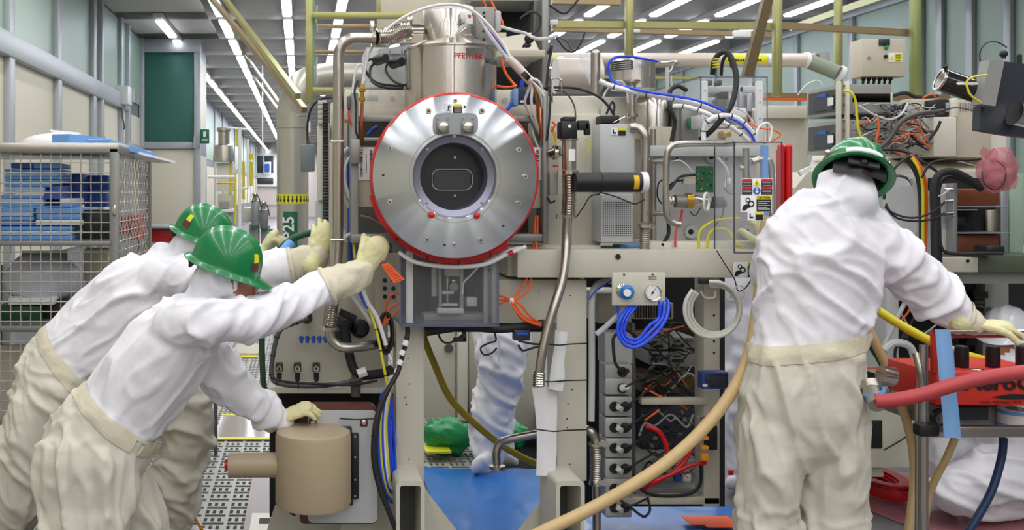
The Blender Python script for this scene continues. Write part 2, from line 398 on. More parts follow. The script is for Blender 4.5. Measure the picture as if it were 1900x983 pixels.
# exit sign and wall box
MB().wbox((-1.82, 16.95, 2.3), (-1.80, 17.2, 2.5)).build('sign_bracket', 'mul', wb)
t = thing('exit_sign', 'small green and white exit sign on the corner of the booth', 'sign', (379, 266, 17.0))
MB().box(371, 240, 388, 266, 17.0, .04, .004).build('sign_plate', 'greens', t)
m = MB(); m.box(377, 244, 382, 254, 16.99, .01); m.box(374, 257, 385, 258.5, 16.99, .01); m.box(374, 260, 385, 261.5, 16.99, .01); m.build('symbol', 'inkw', t, kind='stuff')
t = thing('wall_box', 'white electrical box with a cable on the end post of the left wall', 'box', (228, 193, 15.0))
MB().box(210, 158, 238, 193, 14.9, .35, .02).build('casing', 'white', t)
m = MB(); m.box(239, 163, 248, 189, 15.2, .05); m.build('cover', 'grey', t)
m = MB(); m.tube([(226, 193, 15), (227, 215, 15), (231, 235, 15), (229, 240, 15)], 3); m.build('cable', 'greyd', t)
# blue film on the floor between the feet, edges curled; film past the right foot
def sheet(name, corners, m_, lab, cat, nx=24, ny=16, amp=.004, t_=.002):
    a, b, c, d_ = [Vector(q) for q in corners]; vs = []; fs = []
    for i in range(nx+1):
        for j in range(ny+1):
            u, v = i/nx, j/ny; p = a.lerp(b, u).lerp(d_.lerp(c, u), v)
            p.z += .004+amp*(1+noise.noise(Vector((p.x*5, p.y*5, 1.3)))+.6*noise.noise(Vector((p.x*17, p.y*13, 5))))
            vs.append(p)
    for i in range(nx):
        for j in range(ny):
            k = i*(ny+1)+j; fs.append((k, k+ny+1, k+ny+2, k+1))
    o = MB().add(vs, fs).build(name, m_, label=lab, cat=cat); return o
sheet('floor_film', ((.66, 4.1, 0), (1.50, 4.1, 0), (1.50, 5.66, 0), (.66, 5.66, 0)), 'bluef', 'shiny blue protective film lying on the floor between the machine feet', 'film', amp=.012)
sheet('floor_film', ((1.45, 4.3, 0), (2.2, 4.3, 0), (2.12, 5.02, 0), (1.50, 5.02, 0)), 'bluef', 'blue film strip on the floor under the power rack', 'film')
sheet('floor_film', ((2.85, 4.6, 0), (3.6, 4.6, 0), (3.5, 5.6, 0), (2.65, 5.6, 0)), 'pinkf', 'translucent pink film on the floor beside the coiled red strap', 'film')
m = MB(); m.mi = 0; m.box(1277, 962, 1300, 978, 4.7, .01); 
o = MB().wbox((1.86, 4.62, .028), (2.02, 4.78, .031)).wbox((1.80, 4.66, .028), (1.86, 4.78, .031)).build('printed_label', 'tagor', label='pinkish orange printed label stuck on the blue floor film', cat='label')
# pale cabinets seen through the gap under the machine
t = thing('storage_cabinet', 'cream metal cabinet seen through the gap under the machine', 'cabinet', (830, 782, 7.0))
MB().box(740, 500, 846, 780, 7.0, .5, .01).build('body', 'cream', t); MB().box(850, 500, 868, 782, 6.95, .5, .01).build('corner_post', 'cream2', t)
MB().rev((833, 646, 6.98), 'y', [(0, 8), (3, 8)]).build('round_lock', 'greyd', t)
MB().box(870, 500, 1010, 800, 7.3, .5, .01).build('side_body', 'cream', t)
# ---------------------------------------------------------------- the central machine
mc = thing('process_machine', 'large cream wafer processing machine with square tube feet in the middle of the hall', 'machine', P(900, 1140, 4.1))
def pb(name, m_, parent, *boxes, b=.004, **k):
    m = MB()
    for q in boxes: m.box(*q, b)
    return m.build(name, m_, parent, **k)
pb('post', 'cream', mc, (735, 600, 787, 895, 4.0, .14))
pb('post', 'cream', mc, (1033, 519, 1089, 892, 4.0, .16))
pb('front_panel', 'cream', mc, (925, 519, 1033, 600, 4.02, .5), b=.003)
m = MB()
for i, (x, y) in enumerate([(760, 712), (752, 737), (754, 750), (759, 852), (753, 872), (757, 665), (1058, 548), (1054, 748), (1061, 723), (1052, 777), (1053, 793), (1057, 861), (930, 477), (1000, 540)]):
    m.rev((x, y, 3.999), 'y', [(-.3, 1.3), (1, 1.3)], 8)
m.build('bolt_hole', 'black', mc, kind='stuff')
for x0, x1 in ((735, 788), (1032, 1085)):
    xa, xb, yt, d = x0, x1, 892, 3.78
    def rr(x0, y0, x1, y1, r, n=5):
        pts = []
        for cx, cy, a in ((x1-r, y0+r, -90), (x1-r, y1-r, 0), (x0+r, y1-r, 90), (x0+r, y0+r, 180)):
            for k in range(n): t = math.radians(a+90*k/(n-1)); pts.append((cx+r*math.cos(t), cy+r*math.sin(t)))
        return pts
    o_ = rr(xa, yt, xb, 1040, 10); i_ = rr(xa+7, yt+9, xb-7, 1031, 5)
    m = MB(); n = len(o_)
    vo = [P(x, y, d) for x, y in o_]; vi = [P(x, y, d) for x, y in i_]; B = Vector((0, .26, 0))
    vs = vo+vi+[v+B for v in vo]+[v+B for v in vi]; fs = []
    for i in range(n):
        j = (i+1) % n; fs += [(i, j, n+j, n+i), (j, i, 2*n+i, 2*n+j), (n+i, n+j, 3*n+j, 3*n+i)]
    m.add(vs, fs); m.build('square_tube_foot', 'cream', mc)
    MB().box(xa+6, yt+9, xb-6, 1032, 3.98, .02).build('tube_blank', 'greyd', mc)
MB().prism([(787, 905), (787, 1060), (905, 1060)], 4.05, .02).build('gusset', 'cream', mc)
MB().prism([(1036, 893), (1036, 1060), (905, 1060)], 4.05, .02).build('gusset', 'cream', mc)
MB().prism([(728, 760), (728, 1060), (600, 1060)], 4.12, .02).build('gusset', 'cream', mc)
MB().prism([(510, 940), (640, 905), (640, 1060), (470, 1060)], 4.35, .02).build('base_plate', 'cream', mc)
# main beam and upper cabinets
pb('main_beam', 'cream', mc, (960, 463, 1420, 515, 3.93, .5))
m = MB(); m.rev((1147, 476, 3.925), 'y', [(-.5, 5), (4, 5)], 16); m.build('bolt_hole', 'black', mc)
pb('front_cabinet', 'cream', mc, (1016, 212, 1115, 455, 4.1, .5), b=.005)
pb('cabinet_lid', 'cream2', mc, (1020, 178, 1112, 213, 4.13, .5), b=.004)
pb('lower_cabinet', 'cream', mc, (942, 455, 1115, 513, 4.02, .5))
pb('top_rail', 'cream2', mc, (640, 166, 1012, 199, 4.2, .2))
pb('top_rail', 'ivory', mc, (640, 199, 1012, 222, 4.19, .2))
m = MB(); m.rev((728, 183, 4.198), 'y', [(-.4, 4), (2, 4)], 12); m.box(680, 176, 702, 188, 4.198, .01, .004); m.rev((937, 186, 4.198), 'y', [(-.4, 5), (2, 5)], 12); m.build('slot', 'grey', mc, kind='stuff')
# left side frame around the disc
pb('frame_channel', 'greyl', mc, (651, 172, 665, 448, 3.95, .12))
pb('frame_channel', 'alud', mc, (651, 434, 762, 451, 3.94, .12))
pb('frame_channel', 'alud', mc, (1008, 170, 1018, 452, 3.95, .12))
pb('frame_channel', 'alud', mc, (920, 434, 1012, 448, 3.96, .12))
pb('frame_channel', 'alud', mc, (665, 214, 1010, 226, 3.99, .08))
pb('frame_channel', 'alud', mc, (668, 255, 720, 262, 3.97, .05), (650, 258, 668, 304, 3.92, .03))
pb('side_plate', 'ivory', mc, (664, 272, 720, 384, 4.0, .03)); pb('side_plate', 'ivory', mc, (965, 277, 1008, 386, 4.0, .03))
for X0, X1 in ((664, 695), (981, 1008)):
    m = MB(); m.box(X0, 273, X1, 334, 3.995, .004); m.mi = 1; random.seed(X0)
    for xx in (X0+4, X1-9) if X0 < 800 else (X0+14,):
        y = 279
        while y < 328:
            hh = random.choice([1, 1.6, .8]); m.box(xx, y, xx+5, y+hh, 3.993, .002); y += hh+random.choice([.8, 1.5, 2.4])
    m.box((X0+X1)/2, 285, (X0+X1)/2+1, 322, 3.993, .002)
    m.build('barcode_label', ['inkw', 'ink'], mc, label='white barcode label')
# dark innards behind disc frame
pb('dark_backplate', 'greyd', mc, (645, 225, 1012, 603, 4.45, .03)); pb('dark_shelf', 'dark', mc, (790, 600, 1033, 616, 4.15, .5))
pb('rear_cabinet', 'cream', mc, (1115, 180, 1215, 462, 4.5, .2)); pb('side_panel', 'cream2', mc, (590, 228, 612, 372, 4.5, .2)); pb('side_panel', 'cream', mc, (614, 190, 652, 600, 4.55, .1)); pb('side_panel', 'grey', mc, (586, 372, 611, 620, 4.52, .1))
# base skirt (left rear), valves, loom
MB().prism([(513, 560), (500, 722), (720, 722), (720, 500), (560, 500)], 4.25, .2).build('rear_skirt', 'cream', mc)
pb('skirt_ledge', 'cream2', mc, (497, 719, 735, 730, 4.1, .35), b=.003)
pb('bay_shade_sheet', 'dark', mc, (500, 730, 735, 960, 4.42, .1)); pb('bay_post', 'black', mc, (500, 728, 512, 935, 4.1, .04)); pb('bay_post', 'greyd', mc, (515, 728, 520, 800, 4.2, .02))  # dark sheet paints in the shade of the interior below the ledge
m = MB()
for i in range(5): m.rev((559+i*11.3, 631, 4.2), 'z', [(-5, 3), (0, 3), (0, 4.4), (6, 4.4), (8, 2)], 12)
m.build('blue_push_fitting', 'inkb', mc, kind='stuff')
m = MB()
for x in (518, 552, 587):
    m.mi = 0; m.box(x-7, 676, x+7, 690, 4.17, .06, .004); m.rev((x, 700, 4.18), 'z', [(-8, 3), (-3, 5), (8, 5)], 12); m.mi = 1; m.rev((x, 684, 4.165), 'y', [(-3, 5), (0, 6)], 16); m.mi = 0; m.rev((x, 684, 4.155), 'y', [(-2, 2.2), (0, 2.4)], 12)
m.build('valve', ['black', 'steel'], mc, kind='stuff')
def cable(label, m_, pts, w, name='cable', cat='cable', group=None, k=5, ties=0):
    m = MB(); m.tube(pts, w, 20 if w > 12 else 10, k); r = thing(name, label, cat, m_at(m), group) if ties else None
    if not ties: return m.build(name, m_, label=label, cat=cat, group=group)
    m.build('jacket', m_, r); p = catmull([V(q) for q in pts], k); q = MB(); R = w/2*pts[0][2]/F
    for i in range(1, ties+1):
        j = min(len(p)-2, int(i*len(p)/(ties+1))); t = (p[j+1]-p[j]).normalized(); q.sweep([p[j]-t*.002, p[j]+t*.002], R*1.16, 10)
    q.build('cable_tie', 'ink', r, kind='stuff'); return r
def m_at(m):
    v = np.array(m.v); a, b = v.min(0), v.max(0); return Vector(((a[0]+b[0])/2, (a[1]+b[1])/2, a[2]))
cable('thick braided grey cable loom looping along the left edge and bottom of the valve panel', 'greyd', [(572, 590, 4.1), (545, 600, 4.1), (520, 612, 4.1), (508, 650, 4.1), (504, 695, 4.1), (520, 712, 4.08), (580, 716, 4.08), (640, 710, 4.08), (680, 700, 4.08)], 9, 'cable_loom', ties=9)
cable('thin grey cable lying along the ledge under the three valves', 'rubber', [(503, 700, 4.07), (530, 708, 4.05), (590, 712, 4.05), (650, 714, 4.05), (700, 706, 4.05)], 5)
m = MB(); m.rev((569, 590, 4.2), 'y', [(-8, 9), (0, 11), (6, 11)], 20); m.build('cable_gland', 'black', mc)
cable('black corrugated hose crossing the valve panel towards the coiled cable', 'rubber', [(630, 578, 4.1), (648, 586, 4.1), (660, 592, 4.1)], 13, 'conduit', 'conduit')
cable('black cable hanging down past the elbow of the lower steel pipe', 'rubber', [(640, 600, 4.12), (645, 640, 4.12), (660, 690, 4.1), (700, 694, 4.05), (725, 686, 4.0)], 17, 'conduit', 'conduit')
for x, y in ((632, 620), (668, 610), (640, 600)):
    m = MB(); m.rev((x, y, 4.2), 'y', [(-30, 8), (-18, 9), (-16, 13), (0, 14), (4, 18)], 18); m.build('round_connector', 'black', mc)
m = MB(); m.tube([(664, 694, 4.05), (680, 688, 4.05)], 18); m.build('cable_sleeve', 'white', mc)
m = MB(); m.rev((660, 715, 4.1), 'z', [(-20, 9), (0, 9), (2, 11), (8, 11), (8, 8), (20, 8)], 20); m.build('pipe_stub', 'greyd', mc)
# cable chain
cc = thing('cable_chain', 'black ribbed plastic cable chain hanging at the left of the machine', 'cable chain', (604, 430, 4.42))
m = MB()
for i in range(44): y = 190+i*5.6; m.box(599, y, 609, y+4.6, 4.42, .05, .001)
m.build('chain_link', 'black', cc, kind='stuff')
m = MB()
for i in range(5): m.box(590, 186+i*9, 606, 193+i*9, 4.46, .04, .001)
m.build('mounting_block', 'cream', cc, kind='stuff')
# junction box on pipe
jb = thing('junction_box', 'grey metal junction box with a black cable beside the silver duct', 'box', (571, 320, 4.9))
pb('casing', mat('junction_grey', (112, 122, 126), .45), jb, (558, 268, 584, 318, 4.9, .1), b=.006)
m = MB(); m.cyl((571, 268, 4.93), (571, 262, 4.93), 7); m.build('cable_gland', 'greyd', jb)
m = MB(); m.tube([(571, 264, 4.93), (570, 235, 4.93), (576, 205, 4.9), (590, 187, 4.8), (612, 181, 4.7), (622, 184, 4.6)], 4); m.build('cable', 'rubber', jb)
MB().box(573, 225, 576, 245, 4.9, .02).build('tube_lamp', 'white', jb)
# P25 duct
dc = thing('gas_duct', 'large round silver duct marked with a green pipe label and yellow arrow band', 'duct', (543, 760, 5.6))
m = MB(); m.rev((543, 330, 5.6), 'z', [(-330, 29.5), (92, 29.5), (92, 31), (95, 31), (95, 29.5), (112, 29.5)], 40); m.build('riser', 'duct', dc)
m = MB(); k = 5.6
m.sweep(catmull([V(q) for q in ((543, 219, k), (543, 208, k), (551, 175, k), (575, 152, k+.05), (620, 146, k+.1), (700, 146, k+.15))], 3), [29.5*5.6/F]*16, 32); m.build('elbow', 'duct', dc)
m = MB(); m.rev((543, 369, 5.6), 'z', [(-9, 29.8), (9, 29.8)], 40)
m.mi = 1
for i in range(11):
    a = math.radians(-165+i*15); r = 30.2*5.6/F; c = P(543, 369, 5.6)
    p = Vector((c.x+math.cos(a)*r, c.y+math.sin(a)*r, c.z)); u = Vector((-math.sin(a), math.cos(a), 0))
    for s0, s1, ww in ((.018, -.003, .006), (-.003, -.020, .016)):
        m.add([p+u*ww/2+Vector((0, 0, s0)), p-u*ww/2+Vector((0, 0, s0)), p-u*(.0 if ww > .01 else ww/2)+Vector((0, 0, s1)), p+u*(.001 if ww > .01 else ww/2)+Vector((0, 0, s1))], [(0, 1, 2, 3)])
m.build('arrow_band', ['ylab', 'ink'], dc, label='yellow band with black arrows')
def bent_label(c, y0, y1, a0, a1, r, mt, n=8):
    m = MB(); vs = []; o = P(c[0], c[1], c[2]); z0 = P(0, y0, c[2]).z; z1 = P(0, y1, c[2]).z; R = r*c[2]/F
    for i in range(n+1):
        a = math.radians(a0+(a1-a0)*i/n); vs += [Vector((o.x+math.cos(a)*R, o.y+math.sin(a)*R, z)) for z in (z0, z1)]
    m.add(vs, [(2*i, 2*i+1, 2*i+3, 2*i+2) for i in range(n)]); return m
bent_label((543, 0, 5.6), 392, 470, -124, -72, 29.9, 'greens').build('pipe_label', 'greens', dc, label='green label')
tx = text('P25', 536, 423, 5.6-30.8*5.6/F, 21, 'inkw', 'lettering', dc, rot=90, bold=.5)
# unistrut ladder frame at top left
lf = thing('strut_frame', 'greenish zinc plated strut frame above the machine, left of the vacuum pump', 'frame', (640, 170, 4.9))
m = MB(); m.box(567, -30, 580, 190, 4.9, .06, .002); m.build('upright', 'gold', lf); m = MB(); m.box(580, -30, 584, 165, 4.93, .03); m.build('upright', mat('strut_green', (126, 150, 128), .4, .4), lf)
for y0, y1, mm, dd in ((22, 33, 'gold', 4.85), (45, 51, 'goldr', 5.3), (93, 99, 'goldr', 5.4), (162, 172, 'gold', 4.8)):
    MB().box(580, y0, 762, y1, dd, .04, .002).build('crossbar', mm, lf)
MB().box(700, -30, 707, 32, 4.88, .04, .002).build('upright', 'gold', lf)
for y in (45, 140):
    m = MB(); m.tube([(588, y-35, 4.95), (586, y-10, 4.95), (588, y+5, 4.95), (587, y+15, 4.95)], 4); m.build('wire_bundle', 'grey', lf)
# diagonal struts
for i, (a, b, mm, lab) in enumerate([((410, -12, 7.0), (553, 178, 5.2), 'gold', 'upper one of the two long diagonal zinc struts left of the frame'), ((388, -8, 7.0), (565, 204, 5.15), 'goldr', 'lower one of the two long diagonal zinc struts left of the frame'),
        ((455, 100, 18.9), (527, 205, 8), 'gold', 'short greenish diagonal strut behind the long pair'), ((470, 140, 21), (521, 212, 8.1), 'goldr', 'short brownish diagonal strut nearest the elbow of the silver duct')]):
    m = MB(); m.beam(a, b, .03, .03); m.build('diagonal_strut', mm, label=lab, cat='strut', group=None)
# right hand rails
rf = thing('pipe_rack', 'zinc plated strut rack with long rails above the right half of the machine', 'rack', (1300, 180, 5.6))
def railp(a, b, w, h, mm): m = MB(); m.beam(a, b, w, h); m.build('rail', mm, rf)
railp((1024, 45, 5.4), (1444, 49, 5.4), .04, .035, 'gold'); railp((1444, 47, 5.4), (1700, 62, 5.4), .04, .032, 'goldr')
railp((1024, 54, 6.4), (1444, 65, 6.4), .04, .03, 'goldr'); railp((1024, 0, 5.9), (1150, 2, 5.9), .05, .05, 'goldr')
railp((1120, 143, 6.6), (1300, 145, 6.6), .03, .02, 'gold'); railp((1420, 178, 6.4), (1760, 182, 6.4), .04, .04, 'goldr'); railp((1410, 184, 6.3), (1500, 185, 6.3), .03, .014, 'orange')
for x0, x1, y1, dd, mm in ((1164, 1176, 106, 5.33, 'gold'), (1440, 1452, 178, 5.33, 'gold'), (1697, 1710, 182, 5.3, mat('strut_olive', (140, 148, 92), .4, .45)), (1554, 1564, 175, 6.6, 'gold')):
    MB().box(x0, -40, x1, y1, dd, .05, .002).build('upright', mm, rf)
railp((1660, -14, 6.5), (1470, 52, 9.0), .04, .05, 'gold')
railp((1430, -25, 5.0), (1386, 142, 5.0), .04, .045, 'brown')
pb('bracket', 'white', rf, (1160, 49, 1188, 60, 6.3, .03), (1362, 56, 1394, 68, 6.3, .03), (1022, 36, 1036, 46, 5.35, .02))
# large pale pipe
pp = thing('exhaust_pipe', 'long pinkish white horizontal pipe with a yellow label and green grey end', 'pipe', (1260, 125, 6.0))
m = MB(); m.cyl((1020, 111, 6.0), (1500, 112, 6.0), 26, n=32); m.build('pipe', 'pinkp', pp)
m = MB(); m.cyl((1496, 122, 6.0), (1498, 122, 6.0), 1); 
m = MB(); m.sweep([P(1492, 112, 6.0), P(1500, 112, 6.0)], 15*6/F, 24); m.build('collar', 'white', pp); m = MB(); m.sweep([P(1556, 135, 5.9), P(1562, 138, 5.9)], 15*5.9/F, 24); m.build('collar', 'white', pp)
m = MB(); m.sweep([P(1502, 114, 6.0), P(1556, 136, 5.9)], 13.5*6/F, 24); m.build('flexible_end', mat('grey_green_sleeve', (130, 138, 122), .6), pp)
m = MB(); o = P(1375, 111, 6.0)
def wrap(x0, x1, a0, a1, mt, nm, R=13.4):
    m = MB(); vs = []; c = P(x0, 111.5, 6.0); c2 = P(x1, 111.7, 6.0); r = R*6/F
    for i in range(9):
        a = math.radians(a0+(a1-a0)*i/8)
        for q in (c, c2): vs.append(Vector((q.x, q.y-math.cos(a)*r, q.z+math.sin(a)*r)))
    m.add(vs, [(2*i, 2*i+1, 2*i+3, 2*i+2) for i in range(8)]); m.build(nm, mt, pp)
wrap(1342, 1418, -38, 44, 'ylab', 'pipe_label'); wrap(1420, 1442, -30, 30, 'white', 'flow_label'); wrap(1024, 1030, -40, 40, 'ylab', 'yellow_band'); wrap(1031, 1042, -30, 30, 'white', 'flow_label')
m = MB(); [m.box(1350+k*4.6, 110+(k%3)*.5, 1353.4+k*4.6, 113.5, 6.0-13.7*6/F, .001) for k in range(14)]; m.build('worn_print', 'ink', pp, kind='stuff')
pd = thing('short_duct', 'wide pinkish duct end below the long pale pipe, wrapped in clear film', 'duct', (1070, 172, 5.2))
m = MB(); m.cyl((1030, 141, 5.4), (1112, 141, 5.4), 66, n=32); m.build('duct', 'pinkp', pd)
m = MB(); m.add([P(x, y, 5.2) for x, y in ((1078, 90), (1096, 96), (1100, 130), (1095, 160), (1084, 130), (1074, 110))], [(0, 1, 2, 3, 4, 5)]); m.build('film_wrap', 'film', pd)
sp = thing('steel_pipe', 'short upright steel pipe standing left of the second silver pump', 'pipe', (1105, 190, 4.6))
m = MB(); m.cyl((1105, 215, 4.6), (1105, 100, 4.6), 17); m.ball((1105, 100, 4.6), 8.6); m.build('tube', 'steelb', sp)
# dark shelf at the top behind the pump
sh = thing('equipment_shelf', 'dark open equipment shelf with cables at the top of the machine', 'shelf', (955, 165, 4.9))
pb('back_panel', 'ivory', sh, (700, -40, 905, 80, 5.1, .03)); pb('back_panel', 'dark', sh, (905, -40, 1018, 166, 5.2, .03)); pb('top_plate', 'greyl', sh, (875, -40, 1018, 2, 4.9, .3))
pb('shelf_plate', 'ivory', sh, (925, 92, 1012, 105, 4.7, .4)); pb('side_upright', 'alud', sh, (1006, -10, 1018, 160, 4.8, .06))
pb('divider', 'greyd', sh, (990, 0, 1000, 160, 4.9, .1)); pb('divider', 'ivory', sh, (925, 60, 940, 100, 4.9, .2))
m = MB(); m.prism([(930, 70), (985, 60), (1000, 92), (935, 95)], 4.78, .05); m.build('tilted_plate', 'cream2', sh)
for i, (pts, w_, mm, lab) in enumerate([
  ([(970, 88, 4.6), (985, 68, 4.6), (1000, 52, 4.6), (1002, 30, 4.6), (985, 22, 4.6), (965, 35, 4.6)], 4, 'rubber', 'black cable arching inside the dark shelf'),
  ([(930, 50, 4.6), (955, 57, 4.55), (975, 62, 4.55), (990, 70, 4.5), (1010, 72, 4.5), (1035, 66, 4.5)], 6, 'grey', 'grey loom crossing in front of the dark shelf'),
  ([(905, -10, 4.6), (918, 15, 4.6), (930, 35, 4.6), (934, 48, 4.6)], 4, 'orange', 'orange cable dropping into the dark shelf from above'),
  ([(885, -10, 4.6), (898, 4, 4.6), (902, 14, 4.6)], 3, 'orange', 'short orange cable end above the grey perforated bracket'),
  ([(1016, 100, 4.6), (1024, 85, 4.6), (1018, 120, 4.6), (1014, 160, 4.6)], 5, 'rubber', 'black cable hanging on the right upright of the dark shelf'),
  ([(1020, 10, 5), (1045, 25, 5), (1060, 15, 5), (1078, -8, 5)], 4, 'rubber', 'black cable tied across the brown strut at the top'),
  ([(1085, 60, 5), (1080, 75, 5), (1066, 95, 5), (1050, 92, 5), (1032, 70, 5)], 3, 'rubber', 'thin black cable hanging from the rack rail beside the wrapped duct'),
  ([(1025, 66, 5), (1050, 75, 5), (1062, 92, 5), (1080, 88, 5)], 3, 'greyd', 'thin grey cable drooping in front of the pale pipe end')]):
    cable(lab, mm, pts, w_)
m = MB(); m.ball((982, 72, 4.55), 9, (1, .8, 1)); m.ball((978, 84, 4.55), 6, (1.3, .8, .8)); m.build('cable_bundle', 'black', label='knot of black connectors on the grey loom at the dark shelf', cat='connector')
# ---- big flange disc
fd = thing('round_flange', 'large round brushed aluminium flange with red rim on the machine front', 'flange', (844, 480, 3.78))
m = MB(); m.rev((844, 327, 3.75), 'y', [(0, 150), (1, 152), (16, 152), (16, 77.5), (1, 77.5), (0, 78.5)], 96, hole=True); m.build('plate', 'disc', fd)
m = MB(); m.rev((844, 327, 3.747), 'y', [(0, 84.5), (.8, 84.5), (.8, 85.5), (0, 85.5)], 72, hole=True); m.build('groove', 'steelb', fd)
m = MB(); m.rev((844, 327, 3.785), 'y', [(0, 140), (0, 153), (3, 156), (40, 156), (46, 152), (46, 140)], 96, hole=True); m.build('rim', 'red', fd, label='red rubber rim')
m = MB(); m.sweep([P(845+156*math.cos(math.radians(a)), 329+154*math.sin(math.radians(a)), 3.83) for a in range(52, 172, 4)], 7*3.8/F, 10); m.build('rim_tube', 'red', fd)
m = MB()
for a in (66, 88, 110, 134, 156):
    p = P(845+156*math.cos(math.radians(a)), 329+154*math.sin(math.radians(a)), 3.83); m.sweep([p-Vector((.002, 0, 0)), p+Vector((.002, 0, 0))], 8.5*3.8/F, 12)
m.build('cable_tie', 'ink', fd, kind='stuff')
m = MB(); m.rev((844, 327, 3.77), 'y', [(0, 79), (1, 77), (9, 75), (12, 63), (60, 63), (60, 80)], 64, hole=True); m.build('bore_ring', mat('bore_ring_grey', (150, 150, 168), .3, .6), fd)
m = MB(); m.rev((844, 327, 3.89), 'y', [(0, 69), (4, 69)], 64); m.build('viewport', mat('viewport_dark', (54, 54, 60), .25, .3, var=.3, scale=2.5), fd)
m = MB(); q = rr(801, 313, 877, 353, 14, 5); n = len(q); q2 = rr(802.5, 314.5, 875.5, 351.5, 12.5, 5)
m.add([P(x, y, 3.884) for x, y in q]+[P(x, y, 3.884) for x, y in q2], [(i, (i+1) % n, n+(i+1) % n, n+i) for i in range(n)]); m.build('slot_outline', 'grey', fd)
m = MB(); q = rr(804, 316, 873, 350, 5, 4); m.prism(q, 3.885, .004); m.build('slot_window', mat('slot_window_dark', (62, 64, 68), .3), fd)
random.seed(3)
def boltm(x, y, r=5.2, dd=3.748, mm='steel', nm='bolt', par=None):
    m = MB(); m.mi = 0; m.rev((x, y, dd), 'y', [(1, r), (-.6, r), (-1.6, r*.9), (-1.6, r*.42), (.4, r*.42)], 18, hole=True); m.mi = 1; m.rev((x, y, dd), 'y', [(0, r*.5), (.8, r*.5)], 6); return m.build(nm, [mm, 'greyd'], par)
for x, y, r in ((845, 187, 4.2), (795, 206, 5.6), (894, 206, 5.6), (723.5, 275, 5), (963, 278, 5), (975, 328, 5), (723, 375, 5), (962, 377, 5), (792, 445, 5.6), (892, 446, 5.6), (843, 454, 4.2)):
    boltm(x, y, r, par=fd)
for x, y in ((793, 277), (894, 277), (792, 377), (894, 377), (843, 253)): boltm(x, y, 2.8, 3.748, par=fd, nm='small_screw')
for x, y in ((843, 292), (843, 363)): boltm(x+1, y, 2.6, 3.885, par=fd, nm='small_screw')
for x, y in ((711, 325), (825, 454.5), (934, 419), (862, 198)):
    m = MB(); m.rev((x, y, 3.7495), 'y', [(-.1, 2.3), (.5, 2.3)], 12); m.build('hole', 'ink', fd)
for x, y in ((801, 399), (885, 400)):
    m = MB(); m.ball((x, y, 3.735), 6, (1, .8, 1)); m.build('red_cap', 'red', fd)
    m = MB(); m.rev((x+7, y+1, 3.748), 'y', [(-.4, 4), (.3, 4)], 12); m.build('cap_tab', 'steel', fd)
m = MB(); m.prism(rr(804, 210, 887, 249, 12, 5), 3.735, .012); br = m.build('hinge_plate', 'alu', fd)
for x in (812, 831, 859, 877): boltm(x, 219.5, 2.6, 3.733, par=br, nm='small_screw')
for x in (822, 868):
    m = MB(); m.box(x-12, 224, x+12, 247, 3.728, .012, .004); m.build('roller_bracket', 'alud', br)
    m = MB(); m.rev((x, 236, 3.72), 'y', [(-8, 4), (-7, 9), (2, 10)], 24); m.build('roller', 'steel', br)
m = MB(); m.box(825, 193, 839, 209, 3.746, .003); m.mi = 1; m.box(831, 196, 833, 203, 3.745, .001); m.prism([(828, 207), (832, 202), (836, 207), (832, 205)], 3.745, .001); m.box(833, 196, 836, 197.5, 3.745, .001); m.box(833, 199, 835, 200.5, 3.745, .001); m.build('pictogram_label', ['inkw', 'ink'], fd)
m = MB(); m.box(841, 193, 858, 197.5, 3.746, .003); m.mi = 1; m.box(841, 197.5, 858, 209, 3.746, .003); m.mi = 2
for i in range(4): m.box(843, 199.5+i*2.4, 856, 200.4+i*2.4, 3.745, .001)
m.build('caution_label', ['ylab', 'ink', 'grey'], fd)
# ---- vacuum pump on top
vp = thing('vacuum_pump', 'tall shiny steel vacuum pump with maker lettering above the round flange', 'pump', (836, 205, 4.1))
vpb = MB(); vpb.rev((836, 150, 4.1), 'z', [(-60, 84), (56, 84), (57, 86), (59, 86), (72, 58), (73, 50), (78, 50)], 64); hb = vpb.build('body', 'turn', vp)
m = MB(); m.rev((836, 150, 4.1), 'z', [(55, 87), (58, 87), (58, 85)], 64); m.build('seam', 'steel', vp)
m = MB(); m.rev((832, 78, 4.1), 'z', [(0, 49), (58, 49), (62, 47), (63, 40)], 56); m.build('motor_housing', 'turn', vp)
bent_label((836, 0, 4.1), 100, 114, -80, -2, 84.4, 'w').build('maker_label', 'steel', vp)
def ringtext(s, cx, cy, d, r, a0, hpx, m_, par, step):
    for i, ch in enumerate(s):
        a = math.radians(a0+i*step); R = r*d/F; c = P(cx, cy, d)
        p = Vector((c.x+math.cos(a)*R, c.y+math.sin(a)*R, c.z)); 
        mt = Matrix.Rotation(a+math.pi/2, 4, 'Z') @ Matrix.Rotation(math.pi/2, 4, 'X')
        if ch == ' ': continue
        o = text(ch, cx, cy, d, hpx, m_, 'letter', par, mtx=mt, bold=.06); o.location = p-W[par.name]
ringtext('PFEIFFER', 836, 115, 4.1, 85, -92, 10, 'inkr', vp, 4.6)
ringtext('VACUUM', 836, 121, 4.1, 85, -50, 9, 'greyd', vp, 5.8)
bent_label((832, 0, 4.1), 18, 24, -130, -60, 49.4, 'w').build('rating_label', 'inkw', vp); bent_label((832, 0, 4.1), 36, 50, -65, -35, 49.4, 'w').build('rating_label', 'inkw', vp)
bent_label((832, 0, 4.1), 34, 40, -52, -44, 49.8, 'w').build('red_stripe', 'inkr', vp)
m = MB(); m.cyl((786, 55, 4.05), (762, 55, 4.05), 19); m.build('side_port', 'steel', vp)
cl = MB(); cl.rev((760, 56, 4.05), 'x', [(-5, 10), (-5, 16), (5, 16), (5, 10)], 24, hole=True); cl.box(754, 30, 766, 42, 4.02, .03, .003); cl.box(752, 68, 764, 76, 4.02, .03, .003); cl.build('clamp', 'steel', vp)
